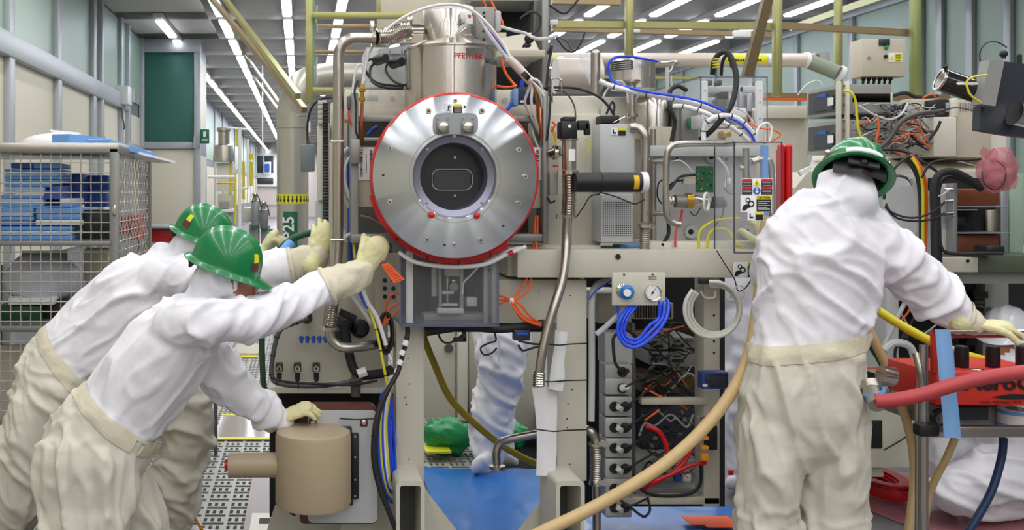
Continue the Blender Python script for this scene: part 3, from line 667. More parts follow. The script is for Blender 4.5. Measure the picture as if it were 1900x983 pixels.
m = MB(); m.cyl((860, 67, 4.02), (876, 65, 3.98), 5); m.cyl((852, 62, 3.95), (864, 52, 3.95), 6); m.build('knob', 'steel', vp)
pb('connector_bracket', 'alud', vp, (882, 13, 918, 82, 4.08, .06), b=.003)
m = MB()
for y in (24, 32, 47, 57, 73): m.rev((898, y, 4.078), 'y', [(-.6, 2.6), (1, 2.6)], 12)
m.build('bracket_hole', 'ink', vp, kind='stuff')
pb('controller', 'grey', vp, (918, 20, 930, 58, 4.1, .12), b=.006); pb('plug', 'white', vp, (855, 22, 866, 35, 3.98, .03), b=.003); pb('plug', 'grey', vp, (857, 34, 864, 42, 3.97, .03), b=.003)
# control boxes left of pump
pk = thing('pump_controller', 'grey finned pump controller with black plugs left of the vacuum pump', 'controller', (715, 150, 4.3))
pb('body', 'grey', pk, (679, 88, 760, 162, 4.35, .3), b=.004)
m = MB()
for i in range(3): m.prism([(703+i*22, 91-i*3), (722+i*22, 88-i*3), (722+i*22, 100), (703+i*22, 100)], 4.33, .02)
m.build('fin', 'alu', pk)
for x, y in ((700, 112), (730, 118)):
    m = MB(); m.cyl((x, y, 4.3), (x+16, y-4, 4.25), 20, 17); m.ball((x, y, 4.3), 10); m.build('plug', 'black', pk)
for i, (pts, lab) in enumerate([([(696, 116, 4.2), (687, 128, 4.2), (690, 150, 4.15), (712, 162, 4.1), (748, 164, 4.1)], 'left black pump cable looping down to the pump base'), ([(722, 112, 4.2), (716, 130, 4.2), (730, 150, 4.15), (750, 158, 4.1)], 'right black pump cable looping down to the pump base'), ([(700, 108, 4.2), (683, 112, 4.2), (678, 130, 4.2), (700, 154, 4.2), (750, 160, 4.2)], 'outermost black pump cable left of the vacuum pump')]):
    cable(lab, 'rubber', pts, 5)
# white signal cable arching over the pump and the loom coming down
cable('long white tube arching over the top of the vacuum pump', 'white', [(673, 166, 4.0), (675, 140, 4.0), (690, 88, 3.98), (730, 45, 3.95), (780, 18, 3.93), (830, 8, 3.92), (870, 16, 3.92), (905, 45, 3.93), (935, 85, 3.95), (955, 120, 3.95), (975, 140, 3.95), (1000, 152, 3.97), (1008, 175, 4.0)], 5.5, 'white_tube', 'tube', k=6)
cable('second white tube bowing out beside the brass fitting', 'white', [(653, 175, 4.0), (658, 140, 4.0), (664, 122, 4.0), (674, 122, 4.0), (676, 150, 4.0)], 4, 'white_tube', 'tube')
for i, (o, mm, lab) in enumerate([(0, 'grey', 'grey cable running diagonally down from the pump to the taped loom'), (7, 'white', 'white cable running diagonally beside the pump'), (13, 'blue', 'blue cable strand running diagonally beside the pump'), (18, 'orange', 'orange cable strand running diagonally beside the pump')]):
    cable(lab, mm, [(885+o*.4, 28+o, 3.98), (905+o*.5, 62, 3.97), (930+o*.4, 96-o*.2, 3.96), (952+o*.3, 120, 3.95), (974, 140, 3.95)], 3.5 if i else 5)
lo = thing('taped_loom', 'cable loom bound in white tape and a black tie right of the vacuum pump', 'cable loom', (990, 195, 3.95))
m = MB(); m.tube([(942, 108, 3.93), (958, 122, 3.93), (976, 142, 3.93), (984, 150, 3.93)], 17, 12); m.build('tape_wrap', 'pinkp', lo)
m = MB(); m.tube([(972, 144, 3.92), (978, 138, 3.92)], 19, 12); m.build('tie', 'ink', lo)
for i, (a, mm) in enumerate([(-18, 'grey'), (-6, 'white'), (4, 'brass'), (14, 'grey'), (22, 'white')]):
    m = MB(); m.tube([(982, 148, 3.94), (990+a*.5, 165, 3.95), (992+a, 190, 3.96), (996+a*.6, 215, 3.98), (1002, 250, 4.0)], 5); m.build('strand', mm, lo)
for i, (pts, lab) in enumerate([([(930, 110, 4.1), (938, 135, 4.1), (950, 152, 4.1), (958, 160, 4.08)], 'orange cable curving from the pump to the blue relay'), ([(922, 160, 4.06), (940, 162, 4.05), (958, 160, 4.05)], 'straight orange cable pair entering the relay from the left'), ([(1002, 170, 4.0), (1004, 210, 4.0), (1006, 250, 4.0), (1008, 280, 4.0)], 'orange cable hanging behind the right frame channel')]):
    cable(lab, 'orange', pts, 5)
rl = thing('relay_module', 'dark blue module with a light blue edge behind the top of the flange', 'module', (978, 192, 4.05))
pb('body', mat('module_navy', (38, 46, 74), .4), rl, (962, 162, 1000, 192, 4.05, .06)); pb('edge', mat('module_blue', (120, 164, 216), .4), rl, (953, 164, 962, 196, 4.04, .07)); pb('sticker', 'inkw', rl, (965, 186, 974, 191, 4.045, .005))
m = MB(); m.tube([(968, 162, 4.06), (968, 148, 4.06)], 7); m.build('blue_plug', 'blue', rl)
cable('blue strap curving from the relay behind the flange rim', 'blue', [(950, 190, 4.0), (942, 202, 4.0), (930, 208, 4.0)], 7)
# ---- steel foreline left: flexible hose, long pipe, bellows, elbow
fp = thing('steel_foreline', 'long polished steel pipe with bellows bending down the left side of the machine', 'pipe', (628, 640, 3.95))
m = MB(); m.bellow([(756, 55, 4.02), (742, 58, 4.0), (722, 68, 3.97), (698, 70, 3.95)], 34, 4.4, depth=.18); m.build('bellows', 'steel', fp)
m = MB(); m.rev((693, 70, 3.95), 'x', [(-4, 9), (-4, 15), (4, 15), (4, 9)], 24, hole=True); m.box(687, 38, 695, 60, 3.94, .02, .003); m.build('clamp', 'steel', fp)
m = MB(); m.tube([(692, 71, 3.95), (665, 71, 3.95), (648, 73, 3.95), (634, 84, 3.95), (628, 104, 3.95), (628, 140, 3.95), (628, 300, 3.95), (627, 450, 3.95), (621, 520, 3.95), (617, 552, 3.95)], 20, 20); m.build('tube', 'steelb', fp)
m = MB(); m.bellow([(616, 552, 3.95), (614, 580, 3.95), (611, 606, 3.95)], 29, 4.4, depth=.2); m.build('bellows', 'steel', fp)
m = MB(); m.rev((611, 609, 3.95), 'z', [(-3, 9), (-3, 16), (3, 16), (3, 9)], 24, hole=True); m.box(592, 604, 602, 612, 3.93, .02); m.build('clamp', 'steel', fp)
m = MB(); m.tube([(612, 610, 3.95), (614, 626, 3.95), (626, 640, 3.95), (648, 645, 3.95), (690, 640, 4.0), (735, 633, 4.1)], 19, 20); m.build('elbow', 'steelb', fp)
for y in (262, 445):
    m = MB(); m.cyl((614, y, 3.93), (640, y, 3.93), 4); m.ball((638, y, 3.93), 3); m.build('pipe_bracket', 'steel', fp)
pb('support_rail', 'ivory', fp, (612, 262, 619, 560, 4.02, .05), b=.002)
# cables between pipe and frame channel
for lab, mm, pts, w_ in [
 ('thick white hose curving in a wide bow behind the steel pipe', 'grey', [(648, 275, 4.1), (634, 290, 4.1), (628, 320, 4.1), (634, 360, 4.1), (648, 385, 4.1)], 11),
 ('second white hose bow nested inside the wide one', 'white', [(652, 288, 4.08), (642, 305, 4.08), (640, 335, 4.08), (648, 365, 4.08), (654, 385, 4.08)], 6),
 ('black cable following the wide hose bow', 'rubber', [(650, 270, 4.12), (632, 280, 4.12), (623, 310, 4.12), (628, 350, 4.12), (645, 388, 4.12)], 3),
 ('pale hose with a black band running down left of the steel pipe', 'grey', [(617, 290, 4.04), (618, 345, 4.04), (624, 390, 4.04), (634, 420, 4.04), (642, 450, 4.0)], 8),
 ('pale hose with a red band under the frame channel', 'grey', [(658, 432, 3.99), (640, 440, 3.96), (630, 460, 3.95), (627, 490, 3.95), (640, 530, 3.95), (668, 570, 3.95), (690, 600, 3.95)], 8),
 ('bright blue cable running down inside the left frame', 'blue', [(646, 290, 4.12), (648, 380, 4.12), (650, 450, 4.12), (656, 510, 4.12), (676, 560, 4.08), (700, 610, 4.05)], 6),
 ('yellow green cable running down the left of the machine to the coil', 'yellow', [(655, 380, 4.0), (656, 450, 3.98), (664, 510, 3.96), (684, 570, 3.94), (700, 620, 3.92), (712, 680, 3.9), (720, 720, 3.9)], 5),
 ('white hose leaving the glove area down to the right', 'white', [(668, 520, 3.93), (682, 560, 3.93), (700, 590, 3.93), (716, 640, 3.93)], 8),
 ('grey hose parallel to the white one under the glove', 'grey', [(650, 530, 3.97), (672, 570, 3.97), (694, 588, 3.97), (706, 610, 3.97)], 8),
 ('black and white banded cable hanging below the clear cover', 'rubber', [(756, 606, 3.9), (756, 622, 3.9), (748, 655, 3.88), (738, 690, 3.86), (724, 715, 3.84), (708, 745, 3.82), (696, 790, 3.8), (693, 850, 3.8), (704, 905, 3.8), (722, 950, 3.8), (735, 985, 3.8)], 9),
 ('black cable running beside the banded one on the left', 'rubber', [(740, 690, 3.9), (716, 735, 3.88), (702, 780, 3.86), (698, 850, 3.85), (712, 915, 3.85), (730, 975, 3.85)], 7)]:
    cable(lab, mm, pts, w_, name='hose' if 'hose' in lab.split('with')[0] else 'cable', cat='hose' if 'hose' in lab.split('with')[0] else 'cable', k=6, ties=7 if 'yellow' in lab or 'banded cable' in lab else 0)
m = MB()
for i, (x, y) in enumerate([(754, 632), (748, 650), (744, 668), (739, 684), (733, 698), (726, 710)]):
    a = P(x, y, 3.87); b = P(x-3.5, y+9, 3.865); m.sweep([a, b], 5.6*3.87/F, 10)
m.build('white_marker_sleeve', 'white', label='row of white marker sleeves on the banded black cable', cat='sleeve', kind='stuff')
for i in range(7):
    x = 708+i*3.0; dx = -12+i*3.5
    cable(['outermost blue loop of the cable coil left of the front post', 'yellow loop of the cable coil left of the front post', 'second blue loop of the cable coil left of the front post', 'pale loop in the cable coil left of the front post', 'inner yellow loop of the cable coil left of the front post', 'inner blue loop of the cable coil left of the front post', 'innermost blue loop of the cable coil left of the front post'][i], ['blue', 'yellow', 'blue', 'white', 'yellow', 'blue', 'blue'][i],
      [(724+dx*.1, 722, 3.9+i*.01), (x, 735+i*3, 3.88+i*.01), (702+i*3.5, 790, 3.88+i*.01), (704+i*4, 860, 3.88+i*.01), (716+i*2, 915-i*5, 3.9+i*.01), (732, 930-i*10, 3.92+i*.01), (734, 880-i*10, 3.94+i*.01), (730, 790, 3.95+i*.01), (724, 735, 3.93+i*.01)], 5.5, k=6)
# coil of black cable behind
m = MB()
for k in range(4): m.sweep([P(716+(15-k)*math.cos(t/16*2*math.pi)*.9, 618+(38-k*2)*math.sin(t/16*2*math.pi), 3.98+k*.012) for t in range(16)], 3*4/F, 6, closed=True)
m.build('cable_coil', 'rubber', label='small coil of black cable hanging left of the clear cover', cat='cable')
for lab, pts in [('orange wire bunch left of the clear cover, upper', [(742, 545, 4.0), (725, 548, 4.0), (716, 570, 4.0), (722, 590, 4.0)]), ('orange wire crossing behind the black coil', [(740, 560, 3.99), (722, 575, 3.99), (712, 595, 3.99), (705, 610, 3.99)]), ('lowest orange wire beside the black coil', [(742, 572, 3.98), (725, 588, 3.98), (710, 605, 3.98)])]:
    cable(lab, 'orange', pts, 4)
bp = thing('connector_plate', 'cream plate with round connectors between glove and clear cover', 'plate', (720, 560, 4.15))
pb('plate', 'ivory', bp, (696, 470, 742, 600, 4.15, .02)); m = MB()
for y in (520, 535, 550): 
    for x in (714, 730): m.rev((x, y, 4.148), 'y', [(-3, 4), (1, 4)], 12)
m.build('socket', 'black', bp, kind='stuff')
# copper/brass fitting by the frame
bf = thing('brass_fitting', 'brass fitting on a thin copper tube left of the flange', 'fitting', (671, 205, 3.95))
m = MB(); m.rev((672, 175, 3.94), 'z', [(-14, 4), (-12, 6), (-6, 6), (-5, 4), (4, 4), (5, 6), (10, 6), (12, 4), (20, 3)], 6); m.build('nut', 'brass', bf)
m = MB(); m.tube([(672, 190, 3.94), (671, 230, 3.94), (673, 270, 3.96)], 6); m.build('copper_tube', 'copper', bf)
for lab, mm, pts, w_ in [('black cable hanging in front of the left frame channel', 'rubber', [(664, 150, 3.93), (658, 168, 3.92), (661, 200, 3.92), (660, 240, 3.92), (668, 262, 3.93)], 4), ('red cable hanging below the small switch at the left channel', 'red', [(648, 200, 3.95), (647, 215, 3.94), (652, 232, 3.94)], 4),
   ('copper tube running down the right frame channel', 'copper', [(1002, 200, 3.96), (1003, 230, 3.95), (1004, 260, 3.96)], 6), ('white cables looped between flange and right channel', 'white', [(985, 225, 4.02), (990, 250, 4.02), (1000, 276, 4.02)], 4), ('black cable running down beside the steel valve', 'rubber', [(1022, 160, 3.94), (1020, 210, 3.93), (1015, 260, 3.94)], 4),
   ('blue connector cable behind the flange on the left', 'blue', [(682, 250, 4.1), (692, 240, 4.1), (700, 236, 4.1)], 7), ('grey wires under the left barcode plate', 'grey', [(668, 400, 4.05), (690, 405, 4.05), (715, 420, 4.05), (740, 440, 4.05)], 4), ('red wire under the left barcode plate', 'red', [(675, 395, 4.04), (700, 408, 4.04), (722, 425, 4.04)], 2.5)]:
    cable(lab, mm, pts, w_)
pb('switch', 'greyd', None, (644, 178, 651, 202, 3.93, .03), label='small dark switch on the left frame channel', cat='switch')
# ---- clear cover under the disc
ac = thing('acrylic_cover', 'clear acrylic box cover hanging below the round flange', 'cover', (833, 605, 4.0))
m = MB(); m.box(743, 455, 924, 605, 3.88, .006); m.build('front_sheet', 'acr', ac)
for x0 in (743, 923.0): MB().wbox((P(x0, 0, 3.88).x-.003, 3.886, P(0, 605, 3.88).z), (P(x0, 0, 3.88).x+.003, 4.2, P(0, 455, 3.88).z)).build('side_sheet', 'acr', ac)
MB().wbox((P(743, 0, 3.88).x, 3.886, P(0, 605, 3.88).z-.002), (P(924, 0, 3.88).x, 4.2, P(0, 605, 3.88).z+.004)).build('bottom_sheet', 'acre', ac)
m = MB(); m.box(742, 602, 926, 606, 3.875, .005); m.box(742, 455, 744.5, 603, 3.875, .005); m.box(922, 455, 926, 603, 3.875, .005); m.build('edge', 'acre', ac)
pb('rail', 'white', ac, (754, 466, 767, 600, 3.92, .02)); pb('rail', 'alu', ac, (897, 466, 907, 600, 3.94, .02)); pb('rail', 'alu', ac, (912, 466, 922, 600, 3.92, .02))
lm = thing('lift_mechanism', 'small aluminium lift mechanism standing inside the clear cover', 'mechanism', (838, 582, 4.02))
pb('upright', 'alu', lm, (814, 480, 820, 580, 4.0, .03)); pb('upright', 'alu', lm, (853, 480, 861, 580, 4.0, .03)); pb('base_bar', 'grey', lm, (812, 572, 861, 582, 3.99, .04)); pb('top_block', 'grey', lm, (826, 494, 853, 513, 4.0, .05)); pb('cylinder', 'grey', lm, (802, 498, 811, 550, 4.03, .03))
pb('slide', 'ivory', lm, (820, 540, 843, 546, 4.0, .04), (820, 563, 850, 568, 4.0, .04)); pb('shaft', 'steelb', lm, (828, 513, 833, 563, 4.02, .01)); pb('shaft', 'steelb', lm, (838, 518, 846, 540, 4.03, .02)); pb('motor', 'black', lm, (864, 527, 878, 550, 4.04, .05)); pb('box', 'grey', lm, (866, 552, 886, 569, 4.0, .05)); pb('tray', 'greyl', lm, (787, 583, 900, 596, 4.03, .1)); pb('backing', 'greyd', lm, (800, 480, 900, 580, 4.3, .02))
m = MB(); m.rev((842, 532, 4.0), 'y', [(0, 8), (12, 9)], 20); m.build('drum', 'alud', lm)
m = MB(); m.tube([(888, 495, 4.0), (872, 512, 3.99), (860, 525, 3.99), (858, 545, 3.99)], 4); m.build('tube', 'white', lm)
cable('white hose sagging under the red flange rim to the red cap', 'white', [(740, 468, 3.86), (765, 484, 3.84), (800, 492, 3.83), (850, 495, 3.83), (900, 490, 3.83), (940, 472, 3.85), (975, 458, 3.88)], 8, 'hose', 'hose', k=7)
hw = cable('second white hose branch ending beside the red cap', 'white', [(905, 486, 3.87), (930, 474, 3.87), (948, 464, 3.87), (970, 460, 3.87)], 8, 'hose', 'hose')
m = MB(); m.rev((949, 469, 3.84), Vector((.9, 0, .44)), [(-5, 5), (3, 5)], 16); m.build('red_cap', 'red', hw, label='red cap')
# orange harness
for i, (pts, lab) in enumerate([
 ([(998, 400, 4.0), (996, 450, 3.97), (990, 490, 3.96), (970, 530, 3.95), (950, 557, 3.94)], 'orange cable coming down from the right frame to the tie point'), ([(994, 400, 4.0), (990, 455, 3.98), (986, 500, 3.96), (982, 535, 3.95), (950, 560, 3.94)], 'second orange cable bowing right before the tie point'),
 ([(926, 548, 3.96), (940, 552, 3.95), (952, 560, 3.94), (970, 585, 3.94), (1000, 602, 3.95)], 'upper orange strand from the clear cover to the lower right'), ([(926, 556, 3.96), (940, 556, 3.95), (955, 566, 3.94), (966, 590, 3.94), (998, 603, 3.95)], 'middle orange strand from the clear cover to the lower right'),
 ([(926, 564, 3.96), (945, 557, 3.95), (962, 562, 3.94), (985, 588, 3.94), (1004, 601, 3.95)], 'lowest orange strand from the clear cover to the lower right'), ([(948, 556, 3.93), (956, 575, 3.92), (975, 594, 3.92), (1004, 604, 3.93)], 'thick orange strand nearest the front below the tie point')]):
    cable(lab, 'orange', pts, 4)
m = MB(); m.box(946, 553, 954, 563, 3.925, .02, .003); m.build('zip_tie', 'white', label='white zip tie gathering the orange cables', cat='tie')
cable('blue cable bundle under the clear cover', 'blue', [(790, 612, 3.98), (830, 608, 3.98), (880, 604, 4.0)], 6)
for lab, pts, w_ in [('thick black cable bundle under the dark shelf of the machine', [(790, 616, 3.97), (860, 606, 3.97), (930, 610, 3.97), (1010, 600, 3.97)], 16), ('small black cable loop with plug hanging at the gap top', [(812, 618, 3.96), (822, 634, 3.96), (840, 634, 3.96), (862, 618, 3.96)], 4), ('black cable loop hanging in front of the far white legs', [(918, 618, 3.95), (920, 632, 3.95), (908, 636, 3.95), (892, 645, 3.95), (898, 658, 3.95), (912, 655, 3.95), (922, 645, 3.95)], 3.5), ('black looped lead below the small grey box', [(962, 640, 3.95), (970, 650, 3.95), (990, 645, 3.95), (1010, 640, 3.95), (984, 637, 3.95), (962, 632, 3.95)], 4)]:
    cable(lab, 'rubber', pts, w_)
m = MB(); m.box(858, 616, 866, 632, 3.94, .02, .003); m.box(842, 627, 866, 634, 3.94, .02, .003); m.build('plug', 'black', label='black right angled plug hanging under the clear cover', cat='plug')
jb = thing('sensor_box', 'small blue grey box hanging under the machine beside the long pipe', 'box', (969, 630, 3.95)); pb('casing', 'slate', jb, (954, 612, 984, 632, 3.95, .04)); pb('label', 'inkb', jb, (958, 616, 980, 622, 3.948, .003))
# ---- valve and long pipe right of disc
vl = thing('angle_valve', 'steel angle valve with black actuator, bellows and long pipe right of the flange', 'valve', (1056, 760, 3.9))
pb('actuator', 'black', vl, (1041, 224, 1072, 257, 3.86, .07), b=.008); pb('actuator_cap', 'black', vl, (1045, 216, 1070, 226, 3.87, .05), b=.006); pb('plug', 'black', vl, (1073, 223, 1094, 241, 3.88, .03), b=.004); pb('plug', 'black', vl, (1086, 228, 1096, 250, 3.88, .03), b=.004); pb('white_mark', 'inkw', vl, (1054, 231, 1060, 237, 3.857, .004))
m = MB(); m.rev((1056, 285, 3.9), 'z', [(-30, 13), (24, 13), (25, 16), (29, 16)], 28); m.build('valve_body', 'steelb', vl)
bent_label((1056, 0, 3.9), 277, 299, -108, -50, 13.3, 'w').build('valve_label', 'inkw', vl)
m = MB(); m.tube([(1040, 280, 3.92), (1022, 285, 3.95)], 20, 16); m.rev((1030, 283, 3.93), 'x', [(-3, 14), (3, 14)], 20); m.build('side_port', 'steel', vl)
m = MB(); m.rev((1056, 320, 3.9), 'z', [(-4, 14), (-4, 18), (4, 18), (4, 14)], 24, hole=True); m.box(1036, 316, 1044, 325, 3.88, .02); m.build('clamp', 'steel', vl)
m = MB(); m.bellow([(1055, 324, 3.9), (1056, 360, 3.9), (1054, 402, 3.9)], 28, 4.6, depth=.2); m.build('bellows', 'steel', vl)
m = MB(); m.rev((1054, 402, 3.9), 'z', [(-3, 9), (-3, 15), (3, 15), (3, 9)], 24, hole=True); m.box(1034, 398, 1044, 406, 3.88, .02); m.build('clamp', 'alud', vl)
m = MB(); m.tube([(1053, 405, 3.9), (1051, 440, 3.9), (1049, 480, 3.88), (1042, 525, 3.86), (1028, 570, 3.84), (1016, 610, 3.83), (1006, 655, 3.82), (1001, 690, 3.82)], 17, 20, k=7); m.build('long_tube', 'steelb', vl)
m = MB(); m.bellow([(1001, 690, 3.82), (1000, 702, 3.82), (1000, 716, 3.82)], 24, 4); m.build('end_bellows', 'steel', vl)
pb('side_bracket', 'greyl', vl, (1020, 318, 1036, 362, 3.93, .03))
m = MB(); m.tube([(1030, 372, 3.93), (1022, 376, 3.93), (1018, 370, 3.93), (1016, 366, 3.93)], 4); m.build('lead', 'rubber', vl)
m = MB(); m.rev((1031, 306, 3.9), 'z', [(-4, 5), (0, 5)], 12); m.build('red_knob', 'red', vl)
cable('yellow cable end beside the angle valve port', 'yellow', [(1026, 245, 3.95), (1030, 255, 3.95), (1030, 268, 3.95)], 5); cable('coiled orange wire left of the black actuator', 'orange', [(1024, 225, 3.95), (1030, 232, 3.95), (1024, 242, 3.95), (1030, 250, 3.95), (1024, 235, 3.95)], 3.5)
cable('thin black cable arching over the cream cabinet to the valve', 'rubber', [(1030, 168, 4.05), (1050, 172, 4.0), (1065, 195, 3.95), (1068, 218, 3.9)], 3)
cable('black cable running along the cabinet top to the second pump', 'rubber', [(1028, 162, 4.08), (1070, 164, 4.1), (1108, 178, 4.1), (1128, 196, 4.1), (1140, 214, 4.1)], 5)
m = MB(); m.tube([(1025, 190, 3.93), (1023, 150, 3.93), (1026, 146, 3.93), (1038, 146, 3.93), (1042, 152, 3.93), (1042, 170, 3.93)], 3); m.build('handle', 'steel', label='thin steel wire handle above the cream cabinet', cat='handle')
# black telescope/ cylinder
bc = thing('black_cylinder', 'horizontal black cylinder with yellow stripe and white end cap', 'cylinder', (1120, 358, 3.86))
m = MB(); m.cyl((1066, 338, 3.86), (1187, 338, 3.86), 37, n=32); m.build('barrel', 'black', bc); m = MB(); vs = []
for i in range(9):
    a = math.radians(-42+84*i/8); r = 18.8*3.86/F
    for x in (1171, 1181): q = P(x, 338, 3.86); vs.append(Vector((q.x, q.y-math.cos(a)*r, q.z+math.sin(a)*r)))
m.add(vs, [(2*i, 2*i+1, 2*i+3, 2*i+2) for i in range(8)]); m.build('yellow_stripe', mat('amber_label', (224,176,24), .5), bc); m = MB(); m.cyl((1188, 338, 3.86), (1199, 338, 3.86), 38.5, n=32); m.build('end_cap', 'white', bc)
m = MB(); m.rev((1114, 338, 3.86), 'x', [(-1, 18.6), (-1, 19.4), (1, 19.4), (1, 18.6)], 28, hole=True); m.tube([(1114, 357, 3.84), (1140, 364, 3.84), (1170, 376, 3.84), (1180, 378, 3.85), (1196, 370, 3.86)], 2.5); m.build('strap', 'rubber', bc)
cable('thin black cable drooping left from the black cylinder', 'rubber', [(1113, 360, 3.85), (1095, 365, 3.85), (1082, 385, 3.87), (1070, 402, 3.9)], 2.2)
cable('thin yellow cable loop on the cream cabinet beside the valve', 'yellow', [(1080, 256, 4.05), (1094, 262, 4.05), (1096, 275, 4.05), (1084, 288, 4.05)], 2)
# grey boxes with perforation
g1 = thing('grey_controller', 'light grey sheet metal controller box with perforated lower panel', 'controller', (1145, 455, 4.0))
pb('upper_panel', 'grey', g1, (1113, 230, 1178, 320, 4.0, .25)); pb('upper_panel', 'grey', g1, (1113, 320, 1178, 362, 4.01, .2)); pb('lower_panel', 'grey', g1, (1115, 360, 1175, 450, 3.98, .25))
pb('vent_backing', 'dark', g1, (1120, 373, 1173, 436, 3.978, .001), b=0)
m = MB()
for i in range(15):
    x = 1121+i*3.55; m.box(x, 373, x+1.5, 436, 3.974, .001)
for j in range(18):
    y = 373+j*3.6; m.box(1120, y, 1173, y+1.5, 3.973, .001)
m.build('perforated_grille', 'grey', g1, kind='stuff')
m = MB(); m.mi = 0; m.box(1134, 237, 1146, 251, 3.997, .003); m.mi = 1; m.box(1137, 240, 1139, 248, 3.995, .002); m.box(1139, 245, 1143, 248, 3.995, .002); m.box(1148, 242, 1161, 251, 3.996, .003); m.mi = 2; m.box(1148, 237, 1161, 242, 3.996, .003); m.build('caution_label', ['inkw', 'ink', 'ylab'], g1)
pb('black_slot', 'black', g1, (1116, 214, 1150, 228, 4.02, .2)); m = MB(); m.rev((1165, 219, 4.0), 'z', [(-8, 3), (0, 3), (2, 5), (8, 5)], 10); m.tube([(1138, 227, 3.99), (1160, 216, 3.99)], 1.6); m.build('latch', 'steel', g1)
# steel pipe right of it
sp = thing('steel_pipe', 'bent steel pipe with bellows right of the grey controller box', 'pipe', (1197, 462, 3.98))
m = MB(); m.tube([(1170, 236, 4.0), (1184, 238, 3.99), (1195, 250, 3.98), (1198, 270, 3.98), (1197, 330, 3.98), (1197, 412, 3.98)], 17, 20); m.build('tube', 'steelb', sp)
m = MB(); m.rev((1197, 419, 3.98), 'z', [(-3, 8), (-3, 14), (3, 14), (3, 8)], 24, hole=True); m.prism([(1204, 416), (1216, 412), (1216, 424), (1206, 424)], 3.96, .01); m.build('clamp', 'steel', sp)
m = MB(); m.bellow([(1197, 423, 3.98), (1196, 440, 3.98), (1196, 462, 3.98)], 20, 3.5); m.build('bellows', 'steelb', sp)
m = MB(); m.tube([(1212, 240, 4.15), (1212, 300, 4.15), (1212, 460, 4.15)], 11, 12); m.build('rear_tube', 'steelb', sp)
# handle tube
hn = thing('grab_bar', 'large bent steel tube handle in front of the gas plate', 'handle', (1240, 420, 3.85))
m = MB(); m.tube([(1362, 266, 3.9), (1300, 266, 3.88), (1262, 267, 3.87), (1245, 272, 3.86), (1237, 290, 3.86), (1236, 330, 3.86), (1236, 385, 3.86), (1240, 405, 3.86), (1250, 414, 3.86), (1262, 416, 3.86)], 12, 16, k=7); m.build('tube', 'steelb', hn)
for y in (299, 396): m = MB(); m.cyl((1236, y, 3.88), (1214, y, 4.1), 10); m.build('standoff', 'steelb', hn)
# ---- second pump
v2 = thing('vacuum_pump', 'second silver vacuum pump with black rating plate, behind the grey controller box', 'pump', (1195, 270, 4.35))
m = MB(); m.rev((1174, 140, 4.4), 'z', [(-26, 40), (24, 40), (28, 37)], 48); m.build('motor_housing', 'turn', v2)
m = MB(); m.rev((1212, 220, 4.4), 'z', [(-42, 32), (-38, 37), (22, 37), (34, 34), (40, 28), (46, 28)], 48); m.build('body', 'turn', v2)
bent_label((1174, 0, 4.4), 116, 133, -172, -108, 40.3, 'w').build('rating_plate', 'ink', v2)
m = MB()
for k in range(4): m = MB(); bent_label((1174, 0, 4.4), 119+k*3.6, 120+k*3.6, -165, -112, 40.5, 'w').build('print_line', 'grey', v2)
m = MB(); m.rev((1171, 153, 4.25), 'z', [(-6, 8), (0, 16), (4, 16), (6, 12)], 24); m.rev((1172, 185, 4.25), 'z', [(-40, 8), (34, 8)], 24); m.rev((1172, 214, 4.22), 'z', [(-3, 12), (3, 12)], 20); m.build('foreline_tee', 'steelb', v2)
m = MB(); m.tube([(1225, 116, 4.3), (1238, 116, 4.3), (1250, 114, 4.3)], 5); m.ball((1254, 116, 4.3), 5); m.tube([(1250, 116, 4.3), (1247, 128, 4.3), (1240, 135, 4.3)], 4); m.build('elbow_fitting', 'steelb', v2)
m = MB(); m.tube([(1238, 125, 4.5), (1238, 160, 4.5), (1240, 250, 4.5)], 7); m.tube([(1245, 140, 4.5), (1248, 200, 4.5)], 4); m.build('side_tube', 'grey', v2)
cable('bright blue tube arching around the second pump and down over the white hoses', 'blue', [(1220, 114, 4.25), (1195, 109, 4.2), (1165, 105, 4.15), (1140, 107, 4.1), (1128, 122, 4.1), (1132, 142, 4.1), (1150, 158, 4.08), (1200, 170, 4.0), (1250, 178, 3.95), (1300, 188, 3.92), (1346, 208, 3.9), (1358, 220, 3.9)], 5, 'tube', 'tube', k=7)
cable('bundle of white tubes sloping from the second pump to the clear covers', 'white', [(1112, 150, 4.1), (1140, 161, 4.08), (1200, 175, 4.02), (1250, 184, 3.97), (1300, 196, 3.94), (1345, 214, 3.92), (1380, 235, 3.9), (1400, 262, 3.92)], 9, 'tube', 'tube', ties=6, k=7)
cable('lower white tube bundle with ties sagging towards the clear cover', 'white', [(1250, 197, 4.1), (1275, 198, 4.05), (1310, 210, 4.0), (1340, 226, 3.97), (1370, 245, 3.95), (1390, 262, 3.95)], 8, 'tube', 'tube', ties=5)
cable('white hose looping up and over behind the steel handle', 'white', [(1306, 262, 3.9), (1306, 240, 3.9), (1318, 222, 3.88), (1345, 214, 3.87), (1372, 222, 3.87), (1395, 245, 3.88), (1404, 264, 3.9)], 9, 'tube', 'tube', ties=6, k=7)
cable('blue strand lying over the looping white hose', 'blue', [(1352, 218, 3.86), (1375, 230, 3.86), (1392, 248, 3.87), (1400, 262, 3.88)], 4, 'tube', 'tube')
cable('thick black hose looping down across the clear upper cover', 'rubber', [(1322, 138, 4.0), (1326, 112, 3.98), (1338, 98, 3.96), (1352, 100, 3.94), (1363, 125, 3.92), (1366, 155, 3.9), (1357, 195, 3.88), (1338, 222, 3.88), (1318, 244, 3.9), (1300, 258, 3.95)], 10, 'black_hose', 'hose', k=7)
cable('thinner black hose loop behind the thick black one', 'rubber', [(1338, 140, 4.05), (1340, 118, 4.03), (1346, 104, 4.0), (1354, 106, 3.99), (1358, 125, 3.98)], 6, 'black_hose', 'hose')
m = MB()
for i in range(4): m.box(1326, 108+i*5, 1335, 110.5+i*5, 3.95, .02, .001)
